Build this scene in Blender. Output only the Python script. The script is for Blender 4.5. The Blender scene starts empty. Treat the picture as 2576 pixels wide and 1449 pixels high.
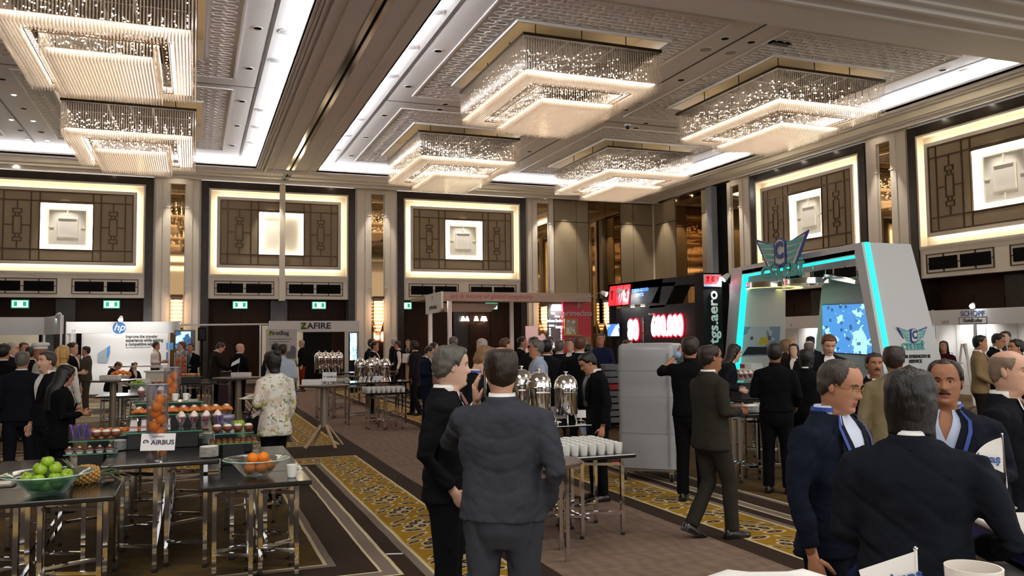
import bpy, math, random
import numpy as np
from mathutils import Matrix, Vector, noise
random.seed(7); rng = np.random.default_rng(7)
PI = math.pi; R = math.radians
SC = bpy.context.scene
COL = SC.collection
# ---------------------------------------------------------------- camera
FPX = 2082.35; YAW, PITCH, ROLL = .36673987, .0609059, -.01040933
CAM = np.array([0, 0, 1.8])
_f = np.array([math.sin(YAW)*math.cos(PITCH), math.cos(YAW)*math.cos(PITCH), math.sin(PITCH)])
_r0 = np.array([math.cos(YAW), -math.sin(YAW), 0.]); _u0 = np.cross(_r0, _f)
_r = math.cos(ROLL)*_r0+math.sin(ROLL)*_u0; _u = -math.sin(ROLL)*_r0+math.cos(ROLL)*_u0
cd = bpy.data.cameras.new('camera'); cd.sensor_fit = 'HORIZONTAL'; cd.sensor_width = 36; cd.lens = FPX/2576*36
cd.clip_start = .05; cd.clip_end = 200
co = bpy.data.objects.new('camera', cd); COL.objects.link(co)
co.matrix_world = Matrix(((_r[0], _u[0], -_f[0], CAM[0]), (_r[1], _u[1], -_f[1], CAM[1]), (_r[2], _u[2], -_f[2], CAM[2]), (0, 0, 0, 1)))
SC.camera = co
def ray(px, py): return _f+_r*((px-1288)/FPX)-_u*((py-724.5)/FPX)
def at(px, py, X=None, Y=None, Z=None):
    d = ray(px, py)
    t = (X-CAM[0])/d[0] if X is not None else (Y-CAM[1])/d[1] if Y is not None else (Z-CAM[2])/d[2]
    return CAM+t*d
def dep(px, py, d): return CAM+ray(px, py)*d
# ---------------------------------------------------------------- world, exposure
w = bpy.data.worlds.new('world'); SC.world = w; w.use_nodes = True
w.node_tree.nodes['Background'].inputs[0].default_value = (.95, .92, .9, 1)
w.node_tree.nodes['Background'].inputs[1].default_value = .75
SC.view_settings.view_transform = 'Standard'; SC.view_settings.look = 'None'
SC.view_settings.gamma = 1; SC.view_settings.use_curve_mapping = False
SC.view_settings.exposure = 1.0
SC.cycles.max_bounces = 8; SC.cycles.diffuse_bounces = 4; SC.cycles.glossy_bounces = 4
SC.cycles.transmission_bounces = 6; SC.cycles.transparent_max_bounces = 24
SC.cycles.caustics_reflective = False; SC.cycles.caustics_refractive = False
SC.cycles.sample_clamp_indirect = 6; SC.cycles.blur_glossy = .5
# light levels
L_COVE = 80.0; L_GLOWP = 1.9; L_BULB = 16.0; L_LED = 9.0; L_DOWN = 25.0; L_SPOT = 170.0; L_FILL = 160.0
def area(name, loc, sx, sy, power, col=(1, .95, .89), rot=(0, 0, 0)):
    l = bpy.data.lights.new(name, 'AREA'); l.shape = 'RECTANGLE'; l.size = sx; l.size_y = sy; l.energy = power; l.color = col
    o = bpy.data.objects.new(name, l); COL.objects.link(o); o.location = loc; o.rotation_euler = rot; return o
def spot(name, loc, target, power, ang=60, blend=.6, col=(1, .9, .76), rad=.04):
    l = bpy.data.lights.new(name, 'SPOT'); l.energy = power; l.spot_size = R(ang); l.spot_blend = blend; l.color = col; l.shadow_soft_size = rad
    o = bpy.data.objects.new(name, l); COL.objects.link(o); o.location = loc
    o.rotation_euler = (Vector(target)-Vector(loc)).to_track_quat('-Z', 'Y').to_euler(); return o
# unseen fill lights added where the ballroom goes on behind the camera
for x in (-1.8, 8.6):
    for y in (3, -6): area('hall_fill_light', (x, y, 8.3), 3.4, 4.4, L_FILL)
# ---------------------------------------------------------------- materials
def hx(h):
    h = h.lstrip('#'); c = [int(h[i:i+2], 16)/255 for i in (0, 2, 4)]
    return tuple(x/12.92 if x <= .04045 else ((x+.055)/1.055)**2.4 for x in c)+(1,)
_mc = {}
def M(name, col='#808080', rough=.5, metal=0, emit=None, es=0, bump=0, bs=40, var=0, vs=6, trans=0, alpha=1, spec=None, ior=None, coat=0, sheen=0, stretch=None, noem=False):
    if name in _mc: return _mc[name]
    m = bpy.data.materials.new(name); m.use_nodes = True; nt = m.node_tree; b = nt.nodes['Principled BSDF']; I = b.inputs
    c = hx(col) if isinstance(col, str) else col
    I['Base Color'].default_value = c; I['Roughness'].default_value = rough; I['Metallic'].default_value = metal
    if emit: I['Emission Color'].default_value = hx(emit); I['Emission Strength'].default_value = es
    if trans: I['Transmission Weight'].default_value = trans
    if ior: I['IOR'].default_value = ior
    if alpha < 1: I['Alpha'].default_value = alpha
    if spec is not None: I['Specular IOR Level'].default_value = spec
    if coat: I['Coat Weight'].default_value = coat; I['Coat Roughness'].default_value = .08
    if sheen: I['Sheen Weight'].default_value = sheen; I['Sheen Roughness'].default_value = .5
    if bump or var:
        tc = nt.nodes.new('ShaderNodeTexCoord'); mp = nt.nodes.new('ShaderNodeMapping'); nt.links.new(tc.outputs['Object'], mp.inputs[0])
        if stretch: mp.inputs['Scale'].default_value = stretch
        if var:
            n = nt.nodes.new('ShaderNodeTexNoise'); n.inputs['Scale'].default_value = vs; n.inputs['Detail'].default_value = 6
            nt.links.new(mp.outputs[0], n.inputs['Vector'])
            mx = nt.nodes.new('ShaderNodeMix'); mx.data_type = 'RGBA'
            mx.inputs['A'].default_value = tuple(max(0, x*(1-var)) for x in c[:3])+(1,); mx.inputs['B'].default_value = tuple(min(1, x*(1+var)) for x in c[:3])+(1,)
            nt.links.new(n.outputs['Fac'], mx.inputs['Factor']); nt.links.new(mx.outputs['Result'], I['Base Color'])
        if bump:
            n2 = nt.nodes.new('ShaderNodeTexNoise'); n2.inputs['Scale'].default_value = bs; n2.inputs['Detail'].default_value = 4
            nt.links.new(mp.outputs[0], n2.inputs['Vector'])
            bp = nt.nodes.new('ShaderNodeBump'); bp.inputs['Strength'].default_value = bump; bp.inputs['Distance'].default_value = .01
            nt.links.new(n2.outputs['Fac'], bp.inputs['Height']); nt.links.new(bp.outputs[0], I['Normal'])
    if noem: m.cycles.emission_sampling = 'NONE'
    _mc[name] = m; return m
def glassy(name, col, tr=.5, rough=.1, tl=.25):
    # thin clear or tinted sheet / rod: see-through mixed with gloss and a little scattered light
    if name in _mc: return _mc[name]
    m = bpy.data.materials.new(name); m.use_nodes = True; nt = m.node_tree; nt.nodes.clear()
    o = nt.nodes.new('ShaderNodeOutputMaterial'); t = nt.nodes.new('ShaderNodeBsdfTransparent'); g = nt.nodes.new('ShaderNodeBsdfGlossy'); d = nt.nodes.new('ShaderNodeBsdfTranslucent')
    c = hx(col); t.inputs[0].default_value = tuple(x**.3 for x in c[:3])+(1,); g.inputs[0].default_value = (1, 1, 1, 1); g.inputs['Roughness'].default_value = rough; d.inputs[0].default_value = c
    fr = nt.nodes.new('ShaderNodeLayerWeight'); fr.inputs[0].default_value = .35
    a = nt.nodes.new('ShaderNodeMixShader'); a.inputs[0].default_value = tl; nt.links.new(t.outputs[0], a.inputs[1]); nt.links.new(d.outputs[0], a.inputs[2])
    b = nt.nodes.new('ShaderNodeMixShader'); mt = nt.nodes.new('ShaderNodeMath'); mt.operation = 'MULTIPLY'; mt.inputs[1].default_value = 1-tr*.6
    nt.links.new(fr.outputs['Facing'], mt.inputs[0]); nt.links.new(mt.outputs[0], b.inputs[0])
    nt.links.new(a.outputs[0], b.inputs[1]); nt.links.new(g.outputs[0], b.inputs[2]); nt.links.new(b.outputs[0], o.inputs[0])
    _mc[name] = m; return m
class NX:            # tiny node-expression helper
    nt = None
    def __init__(s, o): s.o = o
    @staticmethod
    def m(op, a, b=0, c=None):
        n = NX.nt.nodes.new('ShaderNodeMath'); n.operation = op
        for i, x in enumerate((a, b) if c is None else (a, b, c)):
            if isinstance(x, NX): NX.nt.links.new(x.o, n.inputs[i])
            else: n.inputs[i].default_value = x
        return NX(n.outputs[0])
    def __add__(s, b): return NX.m('ADD', s, b)
    def __sub__(s, b): return NX.m('SUBTRACT', s, b)
    def __rsub__(s, b): return NX.m('SUBTRACT', b, s)
    def __mul__(s, b): return NX.m('MULTIPLY', s, b)
    def __truediv__(s, b): return NX.m('DIVIDE', s, b)
    def lt(s, b): return NX.m('LESS_THAN', s, b)
    def gt(s, b): return NX.m('GREATER_THAN', s, b)
    def ab(s): return NX.m('ABSOLUTE', s)
    def mn(s, b): return NX.m('MINIMUM', s, b)
    def mxx(s, b): return NX.m('MAXIMUM', s, b)
def nmix(f, a, b):
    n = NX.nt.nodes.new('ShaderNodeMix'); n.data_type = 'RGBA'
    for k, x in (('Factor', f), ('A', a), ('B', b)):
        if isinstance(x, NX): NX.nt.links.new(x.o, n.inputs[k])
        else: n.inputs[k].default_value = hx(x) if isinstance(x, str) else x
    return NX(n.outputs['Result'])
# ---------------------------------------------------------------- mesh building
class MB:
    def __init__(s): s.v = []; s.f = []; s.m = []
    def add(s, vs, fs, mi=0):
        o = len(s.v); s.v += [tuple(map(float, p)) for p in vs]; s.f += [tuple(i+o for i in f) for f in fs]; s.m += [mi]*len(fs); return s
    def box(s, x0, y0, z0, x1, y1, z1, mi=0):
        return s.add([(x0, y0, z0), (x1, y0, z0), (x1, y1, z0), (x0, y1, z0), (x0, y0, z1), (x1, y0, z1), (x1, y1, z1), (x0, y1, z1)],
                     [(0, 3, 2, 1), (4, 5, 6, 7), (0, 1, 5, 4), (1, 2, 6, 5), (2, 3, 7, 6), (3, 0, 4, 7)], mi)
    def bb(s, x0, y0, z0, x1, y1, z1, b=.01, mi=0):      # box with chamfered vertical and top edges
        P = lambda i, z: [(x0+i+b, y0+i, z), (x1-i-b, y0+i, z), (x1-i, y0+i+b, z), (x1-i, y1-i-b, z), (x1-i-b, y1-i, z), (x0+i+b, y1-i, z), (x0+i, y1-i-b, z), (x0+i, y0+i+b, z)]
        return s.loft([P(b*.6, z0), P(0, z0+b), P(0, z1-b), P(b*.6, z1)], mi)
    def bar(s, p, q, w, h=None, mi=0):
        p = np.array(p, float); q = np.array(q, float); h = h or w; d = q-p; L = np.linalg.norm(d)
        if L < 1e-6: return s
        d /= L; a = np.cross(d, (0, 0, 1.)) if abs(d[2]) < .99 else np.array([1., 0, 0]); a /= np.linalg.norm(a); b = np.cross(a, d)
        R_ = lambda c: [c-a*w/2-b*h/2, c+a*w/2-b*h/2, c+a*w/2+b*h/2, c-a*w/2+b*h/2]
        return s.loft([R_(p), R_(q)], mi)
    def loft(s, rings, mi=0, cap=(True, True), close=True):
        n = len(rings[0]); vs = [p for r in rings for p in r]; fs = []
        for k in range(len(rings)-1):
            for i in range(n if close else n-1):
                j = (i+1) % n; fs.append((k*n+i, k*n+j, (k+1)*n+j, (k+1)*n+i))
        if cap[0]: fs.append(tuple(range(n-1, -1, -1)))
        if cap[1]: fs.append(tuple((len(rings)-1)*n+i for i in range(n)))
        return s.add(vs, fs, mi)
    def tube(s, pts, rad, n=8, mi=0, sx=1.0):
        pts = [np.array(p, float) for p in pts]; rad = rad if hasattr(rad, '__len__') else [rad]*len(pts); rings = []; a = None
        for i, p in enumerate(pts):
            d = pts[min(i+1, len(pts)-1)]-pts[max(i-1, 0)]; d = d/(np.linalg.norm(d)+1e-9)
            if a is None: a = np.cross(d, (0, 0, 1.) if abs(d[2]) < .9 else (0, 1., 0))
            a = a-d*(a@d); a = a/(np.linalg.norm(a)+1e-9); b = np.cross(d, a)
            rings.append([p+rad[i]*(math.cos(t)*a*sx+math.sin(t)*b) for t in [2*PI*k/n for k in range(n)]])
        return s.loft(rings, mi)
    def lathe(s, prof, n=16, mi=0, c=(0, 0, 0), cap=(True, True)):
        return s.loft([[(c[0]+r*math.cos(2*PI*k/n), c[1]+r*math.sin(2*PI*k/n), c[2]+z) for k in range(n)] for r, z in prof], mi, cap)
    def sph(s, c, r, nu=12, nv=8, mi=0, sc=(1, 1, 1)):
        return s.loft([[(c[0]+sc[0]*r*math.sin(PI*j/nv)*math.cos(2*PI*k/nu), c[1]+sc[1]*r*math.sin(PI*j/nv)*math.sin(2*PI*k/nu), c[2]-sc[2]*r*math.cos(PI*j/nv)) for k in range(nu)]
                       for j in [.12]+list(range(1, nv))+[nv-.12]], mi)
    def poly(s, pts, off, mi=0):       # extruded polygon: pts 3-D loop, off thickness vector
        o = np.array(off, float); return s.loft([[np.array(p, float) for p in pts], [np.array(p, float)+o for p in pts]], mi)
    def quad(s, a, b, c, d, mi=0): return s.add([a, b, c, d], [(0, 1, 2, 3)], mi)
def obj(name, mb, mats, parent=None, smooth=False, loc=None, rz=0, **props):
    me = mb if isinstance(mb, bpy.types.Mesh) else None
    if me is None:
        me = bpy.data.meshes.new(name); me.from_pydata(mb.v, [], mb.f)
        for m in (mats if isinstance(mats, (list, tuple)) else [mats]): me.materials.append(m)
        if any(mb.m): me.polygons.foreach_set('material_index', mb.m)
        if smooth:
            me.polygons.foreach_set('use_smooth', [True]*len(me.polygons))
            if smooth is not True: me.set_sharp_from_angle(angle=R(smooth))
        me.update()
    o = bpy.data.objects.new(name, me); COL.objects.link(o)
    if parent: o.parent = parent
    if loc is not None: o.location = loc
    if rz: o.rotation_euler = (0, 0, rz)
    for k, v in props.items(): o[k] = v
    return o
def E(name, label=None, cat=None, loc=(0, 0, 0), rz=0, group=None, kind=None, parent=None):
    o = bpy.data.objects.new(name, None); COL.objects.link(o); o.location = loc; o.rotation_euler = (0, 0, rz); o.empty_display_size = .1
    if label: o['label'] = label
    if cat: o['category'] = cat
    if group: o['group'] = group
    if kind: o['kind'] = kind
    if parent: o.parent = parent
    return o
def tag(o, label, cat, group=None):
    o['label'] = label; o['category'] = cat
    if group: o['group'] = group
    return o
_kids = {}
def dup(root, loc, rz=None, label=None, group=None, parent=None):
    c = root.copy(); COL.objects.link(c)
    if parent: c.parent = parent
    if loc is not None: c.location = loc
    if rz is not None: c.rotation_euler = (0, 0, rz)
    if label: c['label'] = label
    if group: c['group'] = group
    if root.name not in _kids: _kids[root.name] = list(root.children)
    for k in _kids[root.name]:
        kk = k.copy(); COL.objects.link(kk); kk.parent = c
        if k.name not in _kids: _kids[k.name] = list(k.children)
        for g in _kids[k.name]:
            gg = g.copy(); COL.objects.link(gg); gg.parent = kk
    return c
def text(name, s, size, mat, parent, loc, rot, ext=.004, sx=1.0, align='CENTER', bold=0, shear=0):
    c = bpy.data.curves.new(name, 'FONT'); c.body = s; c.size = size; c.extrude = ext; c.align_x = align; c.align_y = 'CENTER'
    c.offset = bold; c.shear = shear; c.resolution_u = 3; c.materials.append(mat)
    o = bpy.data.objects.new(name, c); COL.objects.link(o); o.location = loc; o.rotation_euler = rot; o.scale = (sx, 1, 1)
    if parent: o.parent = parent
    return o
RY = (PI/2, 0, 0)            # lettering that faces -Y
RX = (PI/2, 0, -PI/2)        # lettering that faces -X
# common materials
CREAM = M('cream_plaster', '#d8cfc2', .55); PLASTER = M('white_plaster', '#e6e1dc', .7, bump=.03, bs=90); CEILM = M('ceiling_paint', '#dfdad5', .75, bump=.03, bs=60)
MARBLE = M('dark_marble', '#2a211c', .24, var=.6, vs=3.5, spec=.25); FABRIC = M('bronze_fabric', '#8f7f66', .8, bump=.15, bs=220)
BRONZE = M('bronze_strip', '#4c3a28', .38, .75); DKWOOD = M('dark_wood_veneer', '#2e1b12', .55, spec=.12, var=.3, vs=5, stretch=(1, 1, .15)); BLACK = M('black_matt', '#0a0909', .8, spec=.08)
BLKG = M('black_gloss', '#100e0d', .12, coat=.4); WHITE = M('white_paint', '#e6e4e0', .45); WHITEM = M('white_panel', '#d9d8d6', .5); ALU = M('aluminium', '#b4b5b8', .3, .9)
CHROME = M('chrome', '#d8d8da', .07, 1); STEEL = M('polished_steel', '#ece9e6', .12, 1); MIRROR = M('bronze_mirror', '#a08560', .03, 1); PORC = M('white_porcelain', '#eeeeea', .18, coat=.3)
LED = M('led_strip', '#ffffff', .5, emit='#ffeec8', es=L_LED); COVE = M('cove_lamp', '#ffffff', .5, emit='#f3f6ff', es=L_COVE)
DOWN = M('downlight_lens', '#ffffff', .4, emit='#fff0d8', es=L_DOWN); GREY = M('grey_plastic', '#77757a', .5); RUBBER = M('black_rubber', '#0b0b0b', .7)
# ================================================================ the ballroom
YB, XR, XL, YN = 36.5, 21.8, -14.2, -9.0; ZS, ZT = 8.6, 8.9
CX = 3.49
# ---- carpet
def carpet_material():
    m = bpy.data.materials.new('ballroom_carpet'); m.use_nodes = True; nt = m.node_tree; NX.nt = nt
    tc = nt.nodes.new('ShaderNodeTexCoord'); sp = nt.nodes.new('ShaderNodeSeparateXYZ'); nt.links.new(tc.outputs['Object'], sp.inputs[0])
    X, Y = NX(sp.outputs[0]), NX(sp.outputs[1])
    def noise_(scale, det=4, st=(1, 1, 1)):
        mp = nt.nodes.new('ShaderNodeMapping'); mp.inputs['Scale'].default_value = st; nt.links.new(tc.outputs['Object'], mp.inputs[0])
        n = nt.nodes.new('ShaderNodeTexNoise'); n.inputs['Scale'].default_value = scale; n.inputs['Detail'].default_value = det; nt.links.new(mp.outputs[0], n.inputs['Vector']); return NX(n.outputs['Fac'])
    u = (X-CX).ab(); wob = (noise_(1.3, 2)-.5)*.03
    du = u-.86+wob
    dy = (13.36-Y).mn(Y-5.25).mxx((Y-14.36).mn(30.5-Y)).mxx(4.2-Y).mxx(X.gt(CX)*(30.5-Y))
    d = du.mn(dy); alongY = du.lt(dy)
    t = Y*alongY+X*(1-alongY)
    cr = nt.nodes.new('ShaderNodeValToRGB'); cr.color_ramp.interpolation = 'CONSTANT'; el = cr.color_ramp.elements
    bands = [(0, '#3a2c23'), (.24, '#d8caa4'), (.272, '#b58a29'), (.852, '#d8caa4'), (.884, '#84766a'), (.96, '#3a2c23'), (1.1, '#d8caa4'), (1.126, '#84766a'), (1.24, '#d8caa4'), (1.265, '#3a2c23'), (1.54, '#84766a'), (1.605, '#d8caa4'), (1.633, '#56442c')]
    for i, (p, c) in enumerate(bands):
        e = el[i] if i < 2 else el.new(p/2)
        e.position = p/2; e.color = hx(c)
    nt.links.new((d/2).o, cr.inputs[0]); col = NX(cr.outputs[0])
    # floral strip: petals and leaves with a pale outline, repeated along the gold band
    per = .7; p = ((NX.m('FRACT', t/per))-.5)*per; q = d-.565; p2 = p+q*.45
    def ell(cx, cy, a, b, ang=0):
        ca, sa = math.cos(ang), math.sin(ang); x = p2-cx; y = q-cy
        ux = (x*ca+y*sa)/a; uy = (y*ca-x*sa)/b; return NX.m('SQRT', ux*ux+uy*uy)
    e = None
    for A in ((-.06, .10, .06, .055), (-.12, -.02, .06, .055), (.02, .03, .062, .06), (-.03, -.1, .06, .055), (.08, -.04, .05, .05), (.06, .2, .035, .075, .3), (-.2, .1, .04, .11, -.5), (.2, -.16, .04, .11, -.6), (.21, .12, .035, .12, .5), (-.16, -.2, .03, .1, .9)):
        A = (A[0]*1.12, A[1]*1.05, A[2]*1.18, A[3]*1.12)+A[4:]; x = ell(*A); e = x if e is None else e.mn(x)
    inb = (d.gt(.28))*(d.lt(.845)); gn = noise_(9, 3)
    col = nmix(inb*(gn*.8), col, '#8a6a1a')
    col = nmix(inb*e.lt(1.12), col, '#d3c49c'); col = nmix(inb*e.lt(.78), col, '#4a352b'); col = nmix(inb*e.lt(.2), col, '#b0a284')
    # inner field: mottled gold ornament
    fld = d.gt(1.64); vo = nt.nodes.new('ShaderNodeTexVoronoi'); vo.feature = 'DISTANCE_TO_EDGE'; vo.inputs['Scale'].default_value = 2.3
    ad = nt.nodes.new('ShaderNodeVectorMath'); ad.operation = 'ADD'; nn = nt.nodes.new('ShaderNodeTexNoise'); nn.inputs['Scale'].default_value = 2.5; nt.links.new(tc.outputs['Object'], ad.inputs[0]); nt.links.new(nn.outputs['Color'], ad.inputs[1]); nt.links.new(ad.outputs[0], vo.inputs['Vector'])
    v = NX(vo.outputs[0]); n1 = noise_(14, 5)
    col = nmix(fld*v.lt(.1)*(n1*1.1), col, '#6d5524'); col = nmix(fld*n1.gt(.56)*.5, col, '#62503a')
    # medallion in front of the far white booth
    mx_, my_ = X+2.6, Y-24.4; r = NX.m('SQRT', mx_*mx_+my_*my_)
    for rad, c in ((3.3, '#8c8068'), (2.05, '#3d352c'), (1.9, '#b5a577'), (1.15, '#3d352c'), (1.05, '#b9aa8a'), (.92, '#4a433b'), (.8, '#463f38')): col = nmix(r.lt(rad), col, c)
    # aisle
    base = nmix(noise_(2.2, 7, (1.2, 5, 1)), '#6f5c50', '#a08876'); sw = noise_(1.1, 3); 
    wv = nt.nodes.new('ShaderNodeTexWave'); wv.inputs['Scale'].default_value = 2.2; wv.inputs['Distortion'].default_value = 9; wv.inputs['Detail'].default_value = 3; nt.links.new(tc.outputs['Object'], wv.inputs[0])
    base = nmix(NX(wv.outputs['Fac'])*.22, base, '#54463c')
    col = nmix(d.lt(0), col, base)
    fine = noise_(160, 3); col = nmix(fine*.22, col, '#1d1813')
    b = nt.nodes['Principled BSDF']; nt.links.new(col.o, b.inputs['Base Color']); b.inputs['Roughness'].default_value = .95; b.inputs['Specular IOR Level'].default_value = .15
    bp = nt.nodes.new('ShaderNodeBump'); bp.inputs['Strength'].default_value = .35; bp.inputs['Distance'].default_value = .01; nt.links.new(fine.o, bp.inputs['Height']); nt.links.new(bp.outputs[0], b.inputs['Normal'])
    return m
obj('floor', MB().box(XL, YN, -.1, XR+.8, YB+.9, 0), carpet_material(), kind='structure')
# ---- outer walls that close the room
obj('wall_left', MB().box(XL-.2, YN, 0, XL, YB+.9, 9.6), FABRIC, kind='structure')
# ---- ceiling: soffits, beams, trays with coffers
ceil = obj('ceiling', MB().box(XL, YN, 9.75, XR+.9, YB+.9, 9.85), CEILM, kind='structure')
TR = [(4.56, 19.67), (-12.9, 2.19)]; TY = (14.4, 33.65)
s = MB()
s.box(19.67, TY[0], ZS, XR+.9, TY[1], ZS+.12); s.box(XL, TY[1], ZS, XR+.9, YB+.9, ZS+.12); s.box(2.19, TY[0], ZS, 4.56, TY[1], ZS+.12)
s.box(XL, TY[0], ZS, -12.9, TY[1], ZS+.12); s.box(XL, 10.6, ZS-.06, XR+.9, TY[0], ZS+.12); s.box(XL, YN, ZS, XR+.9, 1.0, ZS+.1)
obj('ceiling_soffit', s, PLASTER, kind='structure')
s = MB()                                   # mouldings along the beam and round the trays
for x, dz in ((2.24, .03), (2.32, .05), (2.41, .07), (2.55, .09), (2.86, .03), (4.2, .04)): s.box(x-.03, TY[0], ZS-dz, x+.03, TY[1]+.4, ZS)
for y, dz in ((33.75, .05), (33.95, .08), (34.3, .04), (35.2, .05)): s.box(XL, y-.04, ZS-dz, XR, y+.04, ZS)
for x, dz in ((19.8, .05), (20.0, .08), (20.35, .04), (21.1, .05)): s.box(x-.04, TY[0], ZS-dz, x+.04, YB-.6, ZS)
for y, dz in ((13.2, .05), (12.6, .1), (12.3, .06), (11.6, .1), (11.3, .12)): s.box(XL, y-.05, ZS-.06-dz, XR, y+.05, ZS-.05)
s.box(XL, 35.9, ZS-.14, XR, 36.02, ZS); s.box(21.2, 2, ZS-.14, 21.3, 36, ZS)
obj('ceiling_moulding', s, PLASTER, kind='structure')
trk = E('partition_track', 'narrow black track with polished side plates running along the ceiling beam', 'track', (3.5, 24.5, ZS))
obj('slot', MB().box(-.03, -10, -.012, .03, 11.9, .0), BLACK, trk)
obj('side_plate', MB().box(-.17, -10, -.02, -.04, 11.9, .0), STEEL, trk); obj('side_plate', MB().box(.04, -10, -.02, .15, 11.9, 0), STEEL, trk)
cove = MB()
for (x0, x1) in TR:      # hidden lamp strips lying on the lip of each tray
    for a in ((x0-.3, TY[0], x0-.22, TY[1]), (x1+.22, TY[0], x1+.3, TY[1]), (x0, TY[1]+.22, x1, TY[1]+.3)):
        cove.box(a[0], a[1], ZS+.125, a[2], a[3], ZS+.15)
obj('ceiling_cove_lamp', cove, COVE, kind='structure')
lip = MB()
for (x0, x1) in TR:
    lip.box(x0-.04, TY[0], ZS, x0, TY[1], ZS+.05).box(x1, TY[0], ZS, x1+.04, TY[1], ZS+.05).box(x0, TY[1], ZS, x1, TY[1]+.04, ZS+.05)
    lip.box(x0-.5, TY[0], ZS+.12, x0-.42, TY[1]+.5, ZT+.1).box(x1+.42, TY[0], ZS+.12, x1+.5, TY[1]+.5, ZT+.1).box(x0-.5, TY[1]+.42, ZS+.12, x1+.5, TY[1]+.5, ZT+.1)
    lip.box(x0-.5, TY[0]-.5, ZS+.12, x1+.5, TY[0]-.42, ZT+.1)
obj('ceiling_cove_lip', lip, WHITEM, kind='structure')
CH = [(8.6, 19.25), (15.56, 19.25), (8.6, 28.5), (15.56, 28.5), (-1.8, 19.25), (-1.8, 28.2), (-8.85, 19.25), (-8.85, 28.2)]
tray = MB(); groove = MB(); reces = MB(); lat = MB(); edge = MB()
def link_ring(mb, x, y, a, b, z):     # one plaster link: an elongated eight-sided ring standing proud
    o = [(x+sx*a*ex, y+sy*b*ey) for sx, sy, ex, ey in ((-1, -1, .5, 1), (1, -1, .5, 1), (1, -1, 1, .4), (1, 1, 1, .4), (1, 1, .5, 1), (-1, 1, .5, 1), (-1, 1, 1, .4), (-1, -1, 1, .4))]
    i = [(x+(px-x)*.83, y+(py-y)*.74) for px, py in o]; n = 8
    vs = [(p[0], p[1], z) for p in o]+[(p[0], p[1], z-.022) for p in o]+[(p[0], p[1], z-.022) for p in i]+[(p[0], p[1], z) for p in i]
    mb.add(vs, [(k*n+q, k*n+(q+1) % n, (k+1)*n+(q+1) % n, (k+1)*n+q) for k in range(3) for q in range(n)])
for t, (x0, x1) in enumerate(TR):
    xs = sorted(set([x0-.5, x1+.5])); cs = [c for c in CH if x0 < c[0] < x1]
    cols = sorted(set(c[0] for c in cs)); rows = sorted(set(c[1] for c in cs))
    # tray ceiling as a grid with square openings over the chandeliers
    gx = [x0-.5]+[v for c in cols for v in (c-1.95, c+1.95)]+[x1+.5]; gy = [TY[0]-.5]+[v for c in rows for v in (c-2.5, c+2.5)]+[TY[1]+.5]
    for i in range(len(gx)-1):
        for j in range(len(gy)-1):
            if i % 2 and j % 2: continue
            tray.box(gx[i], gy[j], ZT, gx[i+1], gy[j+1], ZT+.06)
    for c in cs:
        reces.box(c[0]-2.1, c[1]-2.65, 9.35, c[0]+2.1, c[1]+2.65, 9.4)
        for a in ((-1.98, -2.53, -1.93, 2.53), (1.93, -2.53, 1.98, 2.53), (-1.93, -2.53, 1.93, -2.48), (-1.93, 2.48, 1.93, 2.53)):
            edge.box(c[0]+a[0], c[1]+a[1], ZT-.07, c[0]+a[2], c[1]+a[3], 9.36)
        hx_, hy_ = 2.75, 3.98
        for a in ((-hx_, -hy_, -hx_+.05, hy_), (hx_-.05, -hy_, hx_, hy_), (-hx_+.05, -hy_, hx_-.05, -hy_+.05), (-hx_+.05, hy_-.05, hx_-.05, hy_)): edge.box(c[0]+a[0], c[1]+a[1], ZT-.03, c[0]+a[2], c[1]+a[3], ZT)
        nx = 13; ny = 46; px_ = 2*hx_/nx; py_ = 2*hy_/ny
        if c[0] < -7: continue
        for i in range(nx):
            for j in range(ny):
                x = c[0]-hx_+(i+.5)*px_+(px_*.25 if j % 2 else -px_*.25); y = c[1]-hy_+(j+.5)*py_
                if abs(x-c[0]) < 2.12 and abs(y-c[1]) < 2.62: continue
                if abs(x-c[0]) > hx_-.17: continue
                link_ring(lat, x, y, .165, .098, ZT)
    for gx0 in (x0+.62, x1-.62): groove.box(gx0-.04, TY[0], ZT-.006, gx0+.04, TY[1]-.6, ZT+.002)
    groove.box((x0+x1)/2-.03, TY[0], ZT-.006, (x0+x1)/2+.03, TY[1]-.6, ZT+.002); groove.box(x0+.6, 23.88, ZT-.006, x1-.6, 23.93, ZT+.002)
obj('ceiling_tray', tray, CEILM, kind='structure'); obj('ceiling_groove', groove, M('shadow_gap', '#4a4643', .7), kind='structure')
obj('ceiling_coffer_back', reces, M('coffer_paint', '#d6c5a8', .7), kind='structure'); obj('ceiling_coffer_edge', edge, PLASTER, kind='structure')
obj('ceiling_lattice', lat, M('lattice_plaster', '#e4dfda', .7), kind='structure')
# ---- fittings in the ceiling
lamp_px = [(41, 415), (165, 423), (283, 430), (447, 440), (604, 448), (838, 463), (1085, 480), (1171, 485), (1256, 490.6), (1371, 497), (1471, 502), (1528, 505.5), (1585, 508),
           (1658, 500), (1698, 487), (1742, 474), (1818, 451), (1908, 422.5), (1979, 401.6), (2057, 376.8), (2184, 338.7), (2333, 294), (2455, 257.4)]
dl = E('soffit_downlight', 'small round downlight shining in the plaster soffit beside the walls', 'downlight', group='lit downlights in the soffit')
obj('trim_ring', MB().lathe([(.085, .0), (.085, -.012), (.066, -.014), (.066, .0)], 16, cap=(False, False)), WHITE, dl, smooth=40)
obj('lens', MB().lathe([(.066, -.004), (.04, -.02), (.012, -.026)], 16), DOWN, dl, smooth=True)
for i, (px, py) in enumerate(lamp_px):
    p = at(px, py, Z=ZS)
    if i == 0: dl.location = p
    else: dup(dl, p)
dt = dup(dl, at(35, 238, Z=ZT), label='small round downlight shining in the flat tray ceiling beside the chandelier row', group='lit downlights in the tray ceiling')
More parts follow.
